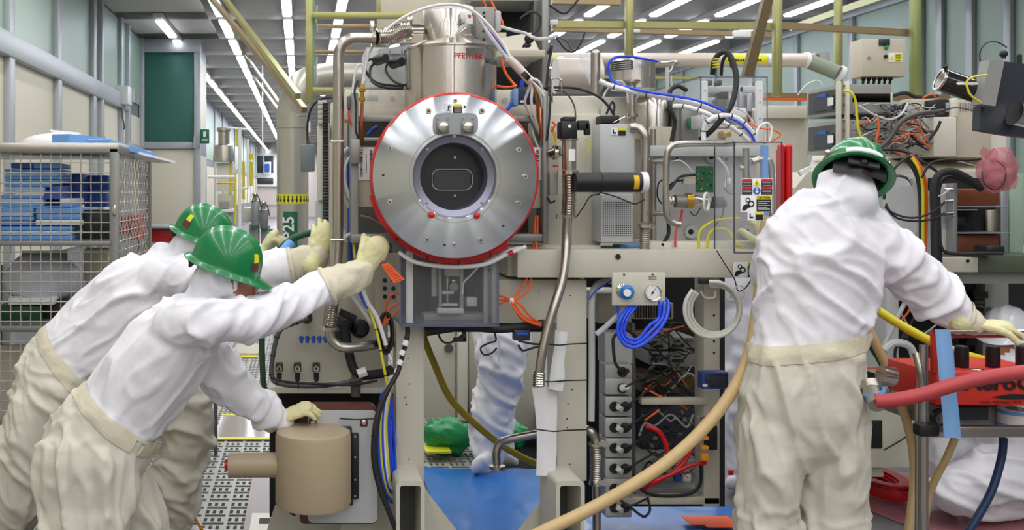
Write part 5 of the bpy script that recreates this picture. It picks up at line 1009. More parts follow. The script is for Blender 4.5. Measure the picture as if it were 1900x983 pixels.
# ---- tan cylinder unit
tc = thing('magnet_unit', 'tan epoxy cylinder with side arm bolted in a maroon and grey housing', 'magnet', (600, 970, 3.9))
m = MB(); m.prism(rr(556, 752, 700, 802, 14, 6), 3.9, .07); m.build('maroon_housing', 'maroon', tc, flat=False); m = MB(); m.prism(rr(556, 935, 700, 972, 10, 6), 3.9, .07); m.build('maroon_housing', 'maroon', tc)
m = MB(); m.prism(rr(571, 762, 700, 970, 10, 6), 3.885, .03); m.build('grey_face', 'grey', tc)
m = MB(); m.rev((581, 866, 3.78), 'z', [(-70, 62), (-68, 68), (-62, 70), (60, 70), (66, 68), (69, 62)], 64); m.build('cylinder', 'tan', tc)
m = MB(); m.cyl((520, 862, 3.78), (424, 862, 3.78), 46, n=40); m.build('side_arm', 'tan', tc); m = MB(); m.cyl((426, 862, 3.78), (417, 862, 3.78), 20, n=24); m.build('red_cap', 'red', tc)
pb('bracket', 'black', tc, (606, 793, 653, 806, 3.86, .03)); pb('bracket', 'black', tc, (652, 805, 666, 926, 3.86, .03)); pb('bracket', 'black', tc, (610, 926, 655, 938, 3.86, .03), b=.003)
m = MB(); [m.rev((x, y, 3.857), 'y', [(-.6, 1.8), (.5, 1.8)], 8) for x, y in ((611, 797), (648, 799), (659, 810), (659, 848), (659, 890), (659, 920), (648, 932))]; m.build('screw', 'grey', tc, kind='stuff')
for x, y in ((580, 784), (675, 784), (583, 948)): pb('sticker', 'maroon', tc, (x-7, y-7, x+7, y+7, 3.882, .004)); m = MB(); m.rev((x, y, 3.88), 'y', [(-2, 3.6), (-1, 5), (.5, 5)], 16); m.build('bolt', 'steel', tc)
pb('label', 'inkw', tc, (547, 807, 607, 814, 3.74, .004)); m = MB(); m.tube([(630, 776, 3.87), (660, 778, 3.86), (700, 776, 3.86)], 2.5); m.build('wire', 'rubber', tc)
m = MB(); m.tube([(536, 930, 3.85), (538, 948, 3.85), (548, 955, 3.85)], 6); m.tube([(545, 930, 3.85), (548, 945, 3.85), (556, 950, 3.85)], 6); m.build('hose_stub', 'rubber', tc)
# floor plates left
o = MB().wbox((-.27, 4.2, .001), (-.06, 6.0, .012)).build('floor_plate', mat('plate_pinkgrey', (160, 148, 148), .45), label='plain grey brown metal floor plate beside the perforated tiles', cat='plate')
t = thing('cutout_plate', 'pale floor plate with a dark square cut-out under the tan cylinder arm', 'plate', Vector((-.16, 4.58, .0125))); MB().wbox((-.24, 4.3, .0125), (-.08, 4.86, .02)).build('plate', 'cream2', t); MB().wbox((-.20, 4.70, .0202), (-.13, 4.78, .022)).build('cutout', 'ink', t)
# ---------------------------------------------------------------- right hand machine
rm = thing('process_chamber', 'cream machine body with chamfered top behind the worker with his back turned', 'machine', P(1680, 900, 5.2))
def slope(x0, x1, ya, da, yb, db, xi0=0, xi1=0):
    return MB().add([P(x0, ya, da), P(x1, ya, da), P(x1-xi1, yb, db), P(x0+xi0, yb, db)], [(0, 1, 2, 3)])
body = MB().prism([(1476, 348), (1500, 318), (1880, 318), (1896, 345), (1896, 478), (1476, 478)], 5.0, 1.2); body.build('body', 'cream', rm)
slope(1500, 1880, 318, 5.0, 289, 5.5, 8, 40).build('chamfered_top', 'cream2', rm)
pb('front_plate', 'grey', rm, (1640, 322, 1722, 520, 4.95, .04), b=.01); m = MB(); m.cyl((1680, 420, 4.98), (1680, 420, 4.93), 150, n=48); m.build('round_panel', 'grey', rm)
pb('bay_shade_sheet', 'dark', rm, (1724, 330, 1892, 476, 4.99, .01), b=0); pb('side_plate', 'alu', rm, (1768, 340, 1777, 474, 4.7, .1)); pb('bracket_plate', 'grey', rm, (1738, 342, 1769, 425, 4.75, .02)); pb('lower_plate', 'cream', rm, (1738, 425, 1769, 470, 4.75, .02))  # flat dark sheet on the body front paints the shade behind the coils
for y0, y1 in ((350, 381), (434, 472)):
    m = MB(); m.wbox(tuple(P(1777, y1, 4.8)), (P(1855, 0, 4.8).x, 5.0, P(0, y0, 4.8).z), .01); m.build('copper_coil', 'coil', rm)
for y in (382, 388, 431): pb('shelf_rail', 'alu', rm, (1777, y, 1874 if y != 388 else 1815, y+2.5, 4.75, .2), b=.001)
pb('window_post', 'panel', rm, (1833, 389, 1855, 431, 4.96, .02)); pb('window_post', 'alu', rm, (1857, 352, 1872, 472, 4.9, .04)); pb('glass_post', 'glassg', rm, (1873, 322, 1900, 476, 4.95, .04)); pb('port_block', 'black', rm, (1776, 402, 1792, 418, 4.8, .1))
pb('beam', mat('olive_green_beam', (84, 92, 76), .4), rm, (1815, 474, 1960, 505, 4.7, .3)); pb('beam', 'cream', rm, (1738, 478, 1815, 505, 4.68, .3)); pb('beam', 'greyl', rm, (1700, 503, 1960, 526, 4.75, .3))
m = MB(); m.rev((1796, 484, 4.675), 'y', [(-.5, 3), (2, 3)], 12); m.build('bolt_hole', 'ink', rm)
pb('column', 'greyl', rm, (1828, 526, 1872, 740, 5.2, .08)); pb('column', 'grey', rm, (1645, 520, 1668, 700, 4.9, .2)); pb('bay_shade_sheet', 'dark', rm, (1560, 500, 1960, 745, 5.3, .02), b=0); pb('base_block', 'cream', rm, (1560, 735, 1712, 868, 4.75, .5)); pb('base_block', 'cream', rm, (1600, 868, 1640, 885, 4.8, .3)); pb('slot', 'ink', rm, (1614, 780, 1638, 832, 4.745, .01))  # wide back sheet coloured dark for the shade under the beams
m = MB(); random.seed(8)
for i in range(30):
    x = 1640+random.random()*190; y = 535+random.random()*180; m.mi = i % 3; m.box(x, y, x+6+random.random()*22, y+3+random.random()*12, 5.1+random.random()*.1, .06)
m.build('machinery_part', ['greyd', 'black', 'alud'], rm, kind='stuff')
for i, (mm, pts, w_) in enumerate([('grey', [(1700, 530, 5), (1680, 560, 4.9), (1650, 620, 4.9), (1638, 650, 4.9)], 8), ('rubber', [(1720, 535, 5), (1690, 600, 4.9), (1660, 660, 4.9), (1700, 720, 4.9)], 5), ('orange', [(1690, 566, 4.9), (1684, 580, 4.9), (1672, 594, 4.9)], 4), ('grey', [(1640, 650, 4.8), (1660, 636, 4.8), (1690, 645, 4.8), (1700, 690, 4.8), (1696, 720, 4.8)], 14), ('rubber', [(1650, 720, 4.7), (1670, 760, 4.7), (1690, 800, 4.7), (1640, 835, 4.7)], 3), ('grey', [(1660, 560, 4.9), (1700, 620, 4.9), (1740, 600, 4.9)], 3)]):
    m = MB(); m.tube(pts, w_); m.build('hose', mm, rm)
m = MB(); m.cyl((1660, 690, 4.5), (1720, 694, 4.5), 46, 40, n=28); m.build('brass_drum', 'brown', rm); m = MB(); m.cyl((1648, 700, 4.4), (1660, 700, 4.4), 60, n=28); m.build('drum_flange', 'alud', rm)
# racks on top
er = thing('module_rack', 'two stacked grey electronics modules behind the clear covers of the right machine', 'rack', (1530, 292, 5.1))
for y0, y1 in ((148, 212), (214, 283)):
    a = P(1560, y1, 5.0); z1 = P(0, y0+8, 5.0).z; MB().wbox((a.x, 5.0, a.z), (a.x+.25, 5.34, z1), .003).build('module', 'greyl', er)
    xx = a.x-.004; MB().wbox((xx, 5.03, a.z+.02), (xx+.003, 5.31, z1-.02)).build('side_window', mat('smoked_window', (80, 82, 80), .2), er); MB().wbox((xx-.006, 5.06, a.z+.03), (xx, 5.24, a.z+.10)).build('dark_board', 'slate', er); MB().wbox((xx-.009, 5.05, a.z+.05), (xx-.006, 5.10, a.z+.09)).build('sticker', 'inkw', er); MB().wbox((xx-.008, 5.12, a.z+.1), (xx-.002, 5.2, a.z+.115)).build('blue_part', 'inkb', er)
    m = MB(); [m.rev((1566+7*(k % 2), y0+10+k*9, 4.998), 'y', [(-3, 2), (1, 2)], 8) for k in range(6)]; m.build('screw', 'goldr', er, kind='stuff')
for x in (1578,): pb('rack_post', 'cream', er, (1556, 150, 1562, 290, 4.97, .03)); pb('rack_post', 'cream2', er, (1572, 150, 1577, 290, 4.97, .03))
pb('storage_box', 'cream', None, (1424, 219, 1500, 799, 6.6, .8), label='large cream box under the orange rail, left of the two stacked modules', cat='box'); pb('box_lid', 'cream2', None, (1422, 196, 1502, 219, 6.55, .85), label='pale lid lying on the large cream box left of the two modules', cat='lid')
cf = thing('wiring_rack', 'open frame packed with grey and orange cabling on the right machine', 'frame', (1650, 288, 5.2))
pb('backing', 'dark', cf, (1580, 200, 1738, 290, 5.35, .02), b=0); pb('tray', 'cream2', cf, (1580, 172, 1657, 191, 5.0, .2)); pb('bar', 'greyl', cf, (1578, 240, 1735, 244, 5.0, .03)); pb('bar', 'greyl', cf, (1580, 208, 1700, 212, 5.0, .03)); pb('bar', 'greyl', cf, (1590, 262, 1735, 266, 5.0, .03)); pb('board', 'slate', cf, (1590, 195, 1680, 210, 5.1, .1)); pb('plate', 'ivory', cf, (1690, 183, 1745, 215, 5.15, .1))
random.seed(33)
for i in range(90):
    x = 1580+random.random()*110; y = 194+random.random()*86; mm = random.choice(['grey', 'greyd', 'rubber', 'greyl', 'grey', 'greyl', 'rubber', 'white', 'grey', 'orange', 'greyd']); pts = [(x, y, 5.0)]
    for k in range(3): x += random.uniform(4, 22); y += random.uniform(-16, 18); pts.append((min(x, 1735), min(max(y, 192), 288), 4.95+random.random()*.1))
    m = MB(); m.tube(pts, random.choice([1.4, 1.8, 2.4, 3]), 6, 4); m.build('wire', mm, cf)
m = MB()
for i in range(60):
    x = 1582+random.random()*140; y = 196+random.random()*84; m.mi = i % 5; m.box(x, y, x+2+random.random()*8, y+2+random.random()*6, 5.08+random.random()*.1, .02)
m.build('terminal', ['greyl', 'alud', 'black', 'orange', 'white'], cf, kind='stuff')
for lab, mm, pts, w_ in [('thick grey cable rising across the open cabling frame', 'greyd', [(1620, 285, 4.9), (1650, 258, 4.88), (1672, 226, 4.86), (1700, 212, 4.86), (1730, 208, 4.9), (1750, 206, 4.95)], 9), ('grey cable sagging across the upper part of the cabling frame', 'grey', [(1592, 195, 4.92), (1620, 212, 4.9), (1650, 222, 4.9), (1672, 212, 4.9), (1684, 192, 4.95)], 4), ('yellow cable dropping from the module rack behind the helmet', 'yellow', [(1566, 168, 4.95), (1580, 172, 4.92), (1588, 190, 4.92), (1590, 215, 4.92), (1593, 240, 4.92), (1600, 262, 4.92)], 4.5), ('orange cable arching right across the cabling frame', 'orange', [(1690, 218, 4.9), (1705, 230, 4.9), (1712, 250, 4.9), (1722, 262, 4.9)], 3), ('orange cable strung along the lower cabling frame', 'orange', [(1628, 262, 4.9), (1660, 260, 4.9), (1690, 248, 4.9), (1710, 262, 4.9), (1728, 275, 4.9)], 3.5), ('vertical orange cable in the cabling frame', 'orange', [(1630, 220, 4.9), (1630, 240, 4.9), (1626, 260, 4.9), (1626, 280, 4.9)], 4),
   ('thin orange cable arching on the dark loom below the electrical cabinet', 'orange', [(1712, 182, 5.0), (1728, 175, 5.0), (1738, 182, 5.0)], 3), ('dark loom lying right of the electrical cabinet cables', 'rubber', [(1655, 178, 5.3), (1680, 172, 5.3), (1700, 180, 5.3), (1740, 178, 5.3)], 7), ('thin black cable from the tall pale box to the camera mount', 'rubber', [(1735, 210, 4.9), (1770, 200, 4.85), (1800, 204, 4.7), (1822, 212, 4.5)], 2.5), ('black cable with connectors below the thick grey one', 'rubber', [(1690, 250, 4.95), (1712, 268, 4.95), (1735, 245, 4.95), (1745, 225, 4.95)], 5),
   ('pair of thin white wires looping above the module rack', 'white', [(1480, 176, 5.4), (1495, 158, 5.4), (1510, 150, 5.4), (1520, 150, 5.4), (1526, 158, 5.4)], 2)]: cable(lab, mm, pts, w_)
tb = thing('tall_housing', 'tall pale housing standing on the right machine beside the cabling frame', 'housing', (1770, 290, 5.1))
pb('body', 'cream2', tb, (1732, 217, 1775, 290, 5.0, .4)); pb('side', 'ivory', tb, (1775, 185, 1840, 292, 5.05, .5)); pb('corner', 'cream2', tb, (1768, 182, 1778, 217, 5.02, .3)); pb('recess', 'ink', tb, (1738, 184, 1767, 216, 5.05, .1)); pb('recess_window', 'alu', tb, (1756, 190, 1764, 208, 5.04, .1))
m = MB(); [m.box(1782+i*5, 190, 1783.5+i*5, 206, 5.045, .003) for i in range(9)]; m.build('vent_slot', 'greyl', tb, kind='stuff'); pb('right_block', 'cream2', tb, (1838, 215, 1868, 330, 5.1, .4)); pb('nozzle', 'steel', tb, (1718, 208, 1735, 215, 5.0, .03))
# electrical cabinet with glands
el = thing('electrical_cabinet', 'grey beige electrical cabinet with yellow warning label hung on the strut rack', 'cabinet', (1635, 145, 6.0))
pb('casing', 'ivory', el, (1600, 72, 1681, 142, 6.0, .14), b=.006)
for x, y, mm, r in ((1644, 88, mat('green_button', (30, 150, 80), .3), 4), (1643, 105, 'ink', 3.5), (1612, 107, 'greyl', 3)): m = MB(); m.rev((x, y, 5.998), 'y', [(-3, r*.8), (-2, r), (1, r)], 16); m.build('button', mm, el)
pb('handle_plate', 'slate', el, (1632, 72, 1652, 84, 5.99, .02)); m = MB(); m.box(1649, 98, 1674, 115, 5.997, .003); m.mi = 1; m.box(1660, 99, 1673, 114, 5.995, .002); m.prism([(1651, 111), (1655, 103), (1659, 111)], 5.995, .002); m.mi = 2; [m.box(1662, 101.5+i*3.5, 1671, 102.5+i*3.5, 5.994, .001) for i in range(4)]; m.build('warning_label', ['inkw', 'ylab', 'ink'], el)
for i in range(6):
    m = MB(); m.rev((1602+i*10, 147, 6.05), 'z', [(-2, 3), (0, 4), (5, 4)], 10); m.tube([(1602+i*10, 147, 6.05), (1600+i*10, 160, 6.0), (1598+i*10, 175, 5.9)], 5); m.build('black_cable', 'black', el); m = MB(); m.tube([(1597+i*10, 158, 6.03), (1594+i*10, 174, 5.95)], 4.5); m.build('yellow_cable', 'yellow', el)
wb_ = thing('wall_socket', 'white double socket box on the far glass wall right of the pale pipe', 'socket', (1530, 118, 11)); pb('box', 'white', wb_, (1512, 97, 1540, 118, 11, .1)); 
m = MB(); [m.rev((1517, y, 10.99), 'y', [(-1, 3), (1, 3)], 10) for y in (103, 112)]; m.build('socket_hole', 'greyl', wb_, kind='stuff')
# camera on mount at top right
cm = thing('camera_mount', 'dark grey mount with light side block and black tube at the top right', 'mount', (1860, 250, 4.2))
MB().prism([(1864, 114), (1920, 121), (1920, 256), (1868, 250), (1818, 241), (1820, 196), (1847, 197)], 4.2, .05).build('dark_body', 'slate', cm); MB().prism([(1836, 111), (1864, 113), (1847, 197), (1820, 193)], 4.14, .06).build('light_block', 'greyl', cm)
m = MB(); m.cyl((1744, 147, 4.25), (1830, 176, 4.22), 42, n=32); m.build('black_tube', mat('glossy_black', (18, 18, 20), .15, coat=.5), cm); m = MB(); m.rev((1744, 147, 4.25), (P(1830, 176, 4.22)-P(1744, 147, 4.25)).normalized(), [(-1, 18.5), (-1, 21.6), (3, 21.6), (3, 18.5)], 32, hole=True); m.build('tube_rim', 'steel', cm); m = MB(); m.cyl((1768, 155, 4.245), (1770, 155.6, 4.245), 43.5, n=32); m.build('band', 'ink', cm)
m = MB(); m.ball((1754, 124, 4.2), 4); m.cyl((1754, 126, 4.2), (1756, 134, 4.2), 6); m.build('knob', 'black', cm); pb('white_print', 'inkw', cm, (1776, 152, 1814, 157, 4.12, .003)); m = MB(); m.cyl((1902, 215, 4.15), (1882, 210, 4.15), 46, n=28); m.build('lens_ring', 'steel', cm)
m = MB(); m.ball((1862, 100, 4.2), 7); m.tube([(1862, 108, 4.2), (1864, 96, 4.2)], 8); m.tube([(1868, 88, 4.2), (1850, 78, 4.2), (1830, 80, 4.2), (1818, 98, 4.2), (1822, 124, 4.2), (1832, 132, 4.2)], 2.4); m.build('air_fitting', 'black', cm); m = MB(); m.ball((1891, 103, 4.22), 4); m.cyl((1891, 103, 4.22), (1891, 125, 4.22), 9); m.build('knob', 'black', cm)
m = MB(); m.tube([(1832, 139, 4.1), (1808, 142, 4.1), (1794, 152, 4.1), (1800, 175, 4.1), (1820, 190, 4.1)], 4); m.build('yellow_cable', 'yellow', cm)
# pink wrapped ball and cables of the right machine
pkb = thing('wrapped_cable_end', 'cable coil wrapped in pink antistatic film on the right machine', 'wrap', (1850, 362, 4.6))
def crumple(c, r, sc_, mm, nm, seed):
    m = MB(); m.ball(c, r, sc_, 48, 32); o = V(c); R = r*o.y/F
    m.v = [tuple(Vector(v)+(Vector(v)-o).normalized()*R*.45*(noise.noise(Vector(v)*9+Vector((seed, 0, 0)))+.5*(.5-abs(noise.noise(Vector(v)*22))))) for v in m.v]; m.build(nm, mm, pkb, sharp=3)
crumple((1844, 322, 4.6), 24, (.95, .8, 1.1), 'pink', 'inner_coil', 3); crumple((1852, 322, 4.58), 33, (1.0, .7, 1.15), 'pinkf', 'pink_film', 9); MB().prism([(1838, 300), (1828, 292), (1818, 284), (1824, 272), (1836, 280), (1845, 274), (1852, 284), (1850, 300)], 4.56, .006).build('film_knot', 'pinkf', pkb); MB().prism([(1862, 300), (1876, 306), (1890, 330), (1884, 350), (1868, 352), (1870, 330)], 4.56, .006).build('film_flap', 'pinkf', pkb)
m = MB(); m.tube([(1822, 318, 4.53), (1826, 340, 4.5), (1846, 352, 4.5), (1862, 340, 4.5), (1866, 315, 4.52), (1850, 298, 4.53)], 2.6, closed=False); m.build('tie_cable', 'rubber', pkb)
for lab, mm, pts, w_ in [
 ('thick black cable loop from the helmet side rising to the machine top, outer', 'rubber', [(1640, 370, 4.6), (1645, 340, 4.6), (1660, 312, 4.6), (1680, 294, 4.65), (1700, 288, 4.7)], 5), ('lower black cable looping right to the grey bracket', 'rubber', [(1644, 378, 4.6), (1655, 394, 4.58), (1690, 404, 4.56), (1725, 396, 4.56), (1752, 376, 4.6)], 4), ('lowest black cable looping right to the grey bracket', 'rubber', [(1642, 382, 4.62), (1664, 404, 4.6), (1700, 410, 4.58), (1730, 406, 4.58), (1752, 396, 4.6)], 4),
 ('grey cable ring lying on the chamber front plate', 'greyd', [(1645, 335, 4.85), (1665, 326, 4.85), (1685, 332, 4.85), (1696, 348, 4.85)], 5), ('black trunk cable running down the chamber front', 'rubber', [(1680, 292, 4.7), (1700, 320, 4.68), (1708, 360, 4.68), (1710, 420, 4.68), (1710, 475, 4.68), (1716, 530, 4.7)], 9), ('yellow cable of the trunk down the chamber front', 'yellow', [(1688, 288, 4.68), (1704, 312, 4.66), (1712, 345, 4.66), (1713, 400, 4.66), (1712, 470, 4.66)], 5.5), ('orange cable of the trunk down the chamber front', 'orange', [(1692, 288, 4.68), (1709, 312, 4.665), (1718, 345, 4.665), (1719, 400, 4.665), (1716, 472, 4.665)], 5.5), ('grey cable beside the orange one on the chamber front', 'grey', [(1660, 470, 4.85), (1696, 440, 4.8), (1700, 400, 4.8), (1698, 350, 4.8), (1690, 330, 4.8)], 8),
 ('thick black hose arching over the copper coils', 'rubber', [(1736, 510, 4.6), (1735, 460, 4.6), (1734, 400, 4.6), (1733, 350, 4.6), (1742, 325, 4.6), (1764, 318, 4.6), (1790, 328, 4.6), (1822, 350, 4.6)], 14), ('second thick black hose arching inside the first one', 'rubber', [(1745, 500, 4.65), (1742, 400, 4.65), (1742, 350, 4.65), (1754, 330, 4.65), (1775, 330, 4.65), (1820, 352, 4.65)], 7), ('black cable arching above the thick hose to the pink film', 'rubber', [(1710, 330, 4.6), (1725, 305, 4.6), (1750, 297, 4.6), (1790, 297, 4.6), (1820, 295, 4.6)], 4.5), ('black cable lying along the green beam at right', 'rubber', [(1742, 440, 4.6), (1750, 465, 4.6), (1780, 471, 4.6), (1820, 470, 4.6), (1860, 470, 4.6)], 7), ('grey cable from the bracket connector to the thick hose', 'grey', [(1730, 366, 4.6), (1748, 362, 4.6), (1760, 352, 4.62)], 4), ('black cable rising behind the helmet to the machine top', 'rubber', [(1600, 290, 4.9), (1640, 278, 4.85), (1680, 282, 4.85), (1712, 300, 4.8), (1738, 318, 4.8)], 5)]: cable(lab, mm, pts, w_)
m = MB(); [m.cyl((1752, y, 4.7), (1768, y, 4.7), 6) for y in (352, 373, 396, 402)]; m.build('connector', 'steel', rm, kind='stuff'); pb('black_plug_block', 'black', None, (1832, 456, 1866, 472, 4.6, .1), label='black connector block lying on the green beam below the lower coil', cat='connector', b=.01)
m = MB(); m.prism([(1483, 318), (1505, 308), (1508, 313), (1487, 326)], 4.9, .02); m.build('white_tag', 'white', label='small white tag lying on the left edge of the chamber top', cat='tag')
# ---- cart in front right
ct = thing('air_cart', 'steel tube cart carrying a red box with black lettering at the lower right', 'cart', P(1810, 1170, 3.6))
CD = 3.55
pb('red_box', 'redf', ct, (1737, 690, 1960, 752, CD, .3), b=.006); pb('red_side', 'redf', ct, (1731, 612, 1741, 692, CD, .02))
pb('red_rim', 'redh', ct, (1742, 621, 1960, 627, CD+.02, .02)); m = MB(); m.cyl((1733, 615, CD-.02), (1960, 615, CD-.02), 8); m.build('top_rail', 'steel', ct); pb('tray', 'alud', ct, (1745, 755, 1960, 800, CD+.15, .4)); m = MB(); m.box(1716, 791, 1960, 812, CD-.03, .03, .006); m.build('tray_rail', 'steelb', ct); pb('black_end', 'black', ct, (1708, 788, 1745, 811, CD-.05, .05), b=.008)
m = MB(); m.cyl((1714, 640, CD), (1714, 1180, CD), 15, n=20); m.cyl((1703, 745, CD+.05), (1703, 1180, CD+.05), 10, n=16); m.build('post', 'steelb', ct); m = MB(); m.tube([(1700, 655, CD+.02), (1708, 690, CD), (1714, 740, CD)], 14, 16); m.build('bent_tube', 'steelb', ct)
for x in (1784, 1842, 1898): m = MB(); m.rev((x, 690, CD+.1), 'z', [(0, 9), (4, 11), (6, 12), (40, 12), (48, 11), (49, 9)], 24); m.build('black_valve_knob', 'black', ct)
pb('dark_block', 'slate', ct, (1770, 755, 1835, 780, CD+.1, .1)); m = MB(); m.ball((1812, 686, CD+.06), 14, (1, 1, .22)); m.build('gauge_rim', 'steel', ct); pb('pink_block', 'pinkp', ct, (1716, 695, 1733, 725, CD+.05, .05)); m = MB(); m.rev((1742, 775, CD+.1), 'y', [(-10, 12), (-10, 18), (0, 18), (0, 12)], 28, hole=True); m.build('caster_ring', 'black', ct)
text('AeroGo', 1868, 712, CD-.004, 26, 'ink', 'lettering', ct, squash=1.25, bold=1.1); MB().prism([(1840, 737), (1875, 731), (1960, 733), (1960, 740), (1870, 741)], CD-.003, .002).build('swoosh', 'ink', ct); text('Seattle, Washington, U.S.A.', 1858, 746, CD-.004, 4.5, 'ink', 'lettering', ct, squash=1.1)
tp = thing('blue_tape', 'long strip of blue protective tape hanging over the cart rails', 'tape', (1757, 812, CD-.08))
slab([(1735, 611), (1739, 660), (1744, 720), (1749, 770), (1751, 812)], [(1763, 611), (1770, 660), (1774, 720), (1780, 770), (1783, 812)], CD-.075, .004, mat('pale_blue_tape', (134, 182, 234), .45, var=.12, scale=8, stretch=(14, 1, .5)), 'strip', tp)
tr = thing('tape_roll', 'roll of white and blue tape lying on the cart tray', 'tape roll', (1888, 795, CD+.1)); m = MB(); m.rev((1888, 776, CD+.12), 'z', [(-18, 20), (-18, 32), (18, 32), (18, 20)], 40, hole=True); m.build('roll', 'white', tr); m = MB(); m.rev((1888, 776, CD+.12), 'z', [(-17, 32.4), (-8, 32.4), (-8, 31), (-17, 31)], 40, hole=True); m.rev((1888, 776, CD+.12), 'z', [(10, 32.4), (17, 32.4), (17, 31), (10, 31)], 40, hole=True); m.build('blue_edge', 'blueb', tr)
for lab, mm, pts, w_, nm in [('fat red hose sweeping from the steel coupling in front of the cart', 'redh', [(1625, 744, 3.42), (1660, 742, 3.40), (1710, 732, 3.38), (1770, 714, 3.36), (1830, 700, 3.34), (1900, 690, 3.32), (1980, 682, 3.3)], 26, 'red_hose'),
   ('yellow hose coming from behind the worker and passing behind the cart knobs', 'yellow', [(1590, 548, 4.1), (1620, 570, 4.05), (1670, 602, 4.0), (1725, 632, 3.95), (1780, 655, 3.9), (1840, 672, 3.9), (1900, 684, 3.9)], 16, 'yellow_hose'),
   ('tan hose running down to the floor behind the cart post', 'tanh', [(1596, 580, 4.0), (1616, 620, 3.98), (1645, 680, 3.95), (1672, 750, 3.9), (1690, 810, 3.88), (1697, 870, 3.86), (1694, 930, 3.84), (1684, 1000, 3.82)], 16, 'tan_hose'),
   ('short tan hose dropping from below the blue tape', 'tanh', [(1772, 812, 3.75), (1756, 850, 3.75), (1735, 890, 3.78), (1722, 930, 3.8), (1712, 1000, 3.8)], 13, 'tan_hose'), ('navy hose hanging below the cart tray', 'blueh', [(1862, 812, 3.75), (1858, 850, 3.75), (1840, 910, 3.72), (1810, 965, 3.7), (1780, 1010, 3.7)], 14, 'navy_hose'),
   ('dark green hose beside the worker at waist height', 'green', [(1594, 600, 4.05), (1610, 630, 4.02), (1640, 680, 4.0), (1665, 740, 4.0)], 13, 'green_hose'), ('thin orange lead from the waistband to the coupling', 'orange', [(1596, 682, 3.6), (1640, 682, 3.65), (1662, 684, 3.7)], 4, 'orange_cable')]:
    cable(lab, mm, pts, w_, nm, 'hose' if 'lead' not in lab else 'cable', k=8)
cp = thing('hose_coupling', 'steel quick coupling at the left end of the fat red hose', 'coupling', (1624, 762, 3.45)); m = MB(); m.cyl((1616, 722, 3.5), (1628, 752, 3.43), 34, 30, n=24); m.cyl((1612, 712, 3.52), (1617, 725, 3.5), 40, n=24); m.build('body', 'steelb', cp); m = MB(); m.cyl((1634, 694, 3.55), (1658, 700, 3.55), 34, n=20); m.build('elbow', 'steel', cp); m = MB(); m.rev((1622, 728, 3.47), Vector((.35, -.1, -.9)).normalized(), [(-3, 17), (-3, 20), (3, 20), (3, 17)], 24, hole=True); m.build('band', 'blueb', cp)
# red coiled strap on the floor
rs = thing('coiled_strap', 'coil of red lifting strap lying on pink film on the floor', 'strap', P(1632, 912, 5.2)); m = MB()
for k in range(3): m.sweep([P(1622+(34-3*k)*math.cos(a/20*2*math.pi), 880+k*5-2, 5.2)+Vector((0, (.22-.02*k)*math.sin(a/20*2*math.pi), 0)) for a in range(20)], .006, 6, closed=True, rad2=[.03]*20, up=Vector((0, 0, 1)))
m.v = [(x, y, max(z, .002)) for x, y, z in m.v]
for k in range(3):
    pts = [P(1632+(36-4*k)*math.cos(a/24*2*math.pi), 900, 5.2)+Vector((0, (.2-.02*k)*math.sin(a/24*2*math.pi), 0)) for a in range(24)]
    m.sweep(pts, [.026]*24, 6, closed=True, rad2=[.004]*24, up=Vector((0, 0, 1)))
m.build('loop', 'red', rs)
pb('brown_box', 'brownb', None, (1790, 870, 1842, 960, 5.3, .3), label='brown cardboard piece behind the kneeling worker at the right', cat='box')
# ---------------------------------------------------------------- left: wire cage with supplies
wc = thing('wire_cage', 'grey steel wire mesh cage holding blue packages at the left', 'cage', P(90, 860, 6.4))
for x in (205,): pb('corner_post', 'alud', wc, (203, 275, 219, 860, 6.0, .05))
X2 = P(205, 0, 6.0).x; MB().wbox((X2+.01, 7.26, 0), (X2+.05, 7.31, 1.83)).build('corner_post', 'alud', wc); MB().wbox((-3.4, 6.0, 1.80), (X2+.05, 7.32, 1.86), .005).build('top_plate', 'steelb', wc)
for y in (447, 605, 780): pb('front_rail', 'alud', wc, (-200, y, 205, y+9, 5.99, .03))
pb('door_latch', 'steel', wc, (208, 380, 215, 399, 5.98, .02)); MB().wbox((-3.4, 6.0, P(0, 452, 6).z), (X2, 7.3, P(0, 448, 6).z)).build('shelf_board', 'alud', wc); MB().wbox((-3.4, 6.0, P(0, 609, 6).z), (X2, 7.3, P(0, 605, 6).z)).build('shelf_board', 'alud', wc)
pb('base_panel', 'ivory', wc, (-200, 640, 203, 780, 6.3, .02))
m = MB(); r = .0034
def crimp(a, b, n, off, ph):
    return [a.lerp(b, i/n)+off*((1 if (i+ph) % 2 else -1)*.004) for i in range(n+1)]
zt, zb = 1.80, .2; xL_, xR_ = -2.1, X2
nx = int((xR_-xL_)/.058); nz = int((zt-zb)/.058)
for i in range(nx+1):
    x = xL_+(xR_-xL_)*i/nx; m.sweep(crimp(Vector((x, 6.02, zb)), Vector((x, 6.02, zt)), nz, Vector((0, 1, 0)), i), r, 4, caps=False)
for j in range(nz+1):
    z = zb+(zt-zb)*j/nz; m.sweep(crimp(Vector((xL_, 6.02, z)), Vector((xR_, 6.02, z)), nx, Vector((0, -1, 0)), j), r, 4, caps=False)
m.build('wire_mesh', 'wire', wc, kind='stuff'); m = MB(); ny = int(1.25/.058)
for i in range(ny+1):
    y = 6.05+1.25*i/ny; m.sweep(crimp(Vector((X2+.03, y, zb)), Vector((X2+.03, y, zt)), nz, Vector((1, 0, 0)), i), r, 4, caps=False)
for j in range(nz+1):
    z = zb+(zt-zb)*j/nz; m.sweep(crimp(Vector((X2+.03, 6.05, z)), Vector((X2+.03, 7.3, z)), ny, Vector((-1, 0, 0)), j), r, 4, caps=False)
m.build('wire_mesh', 'wire', wc, kind='stuff')
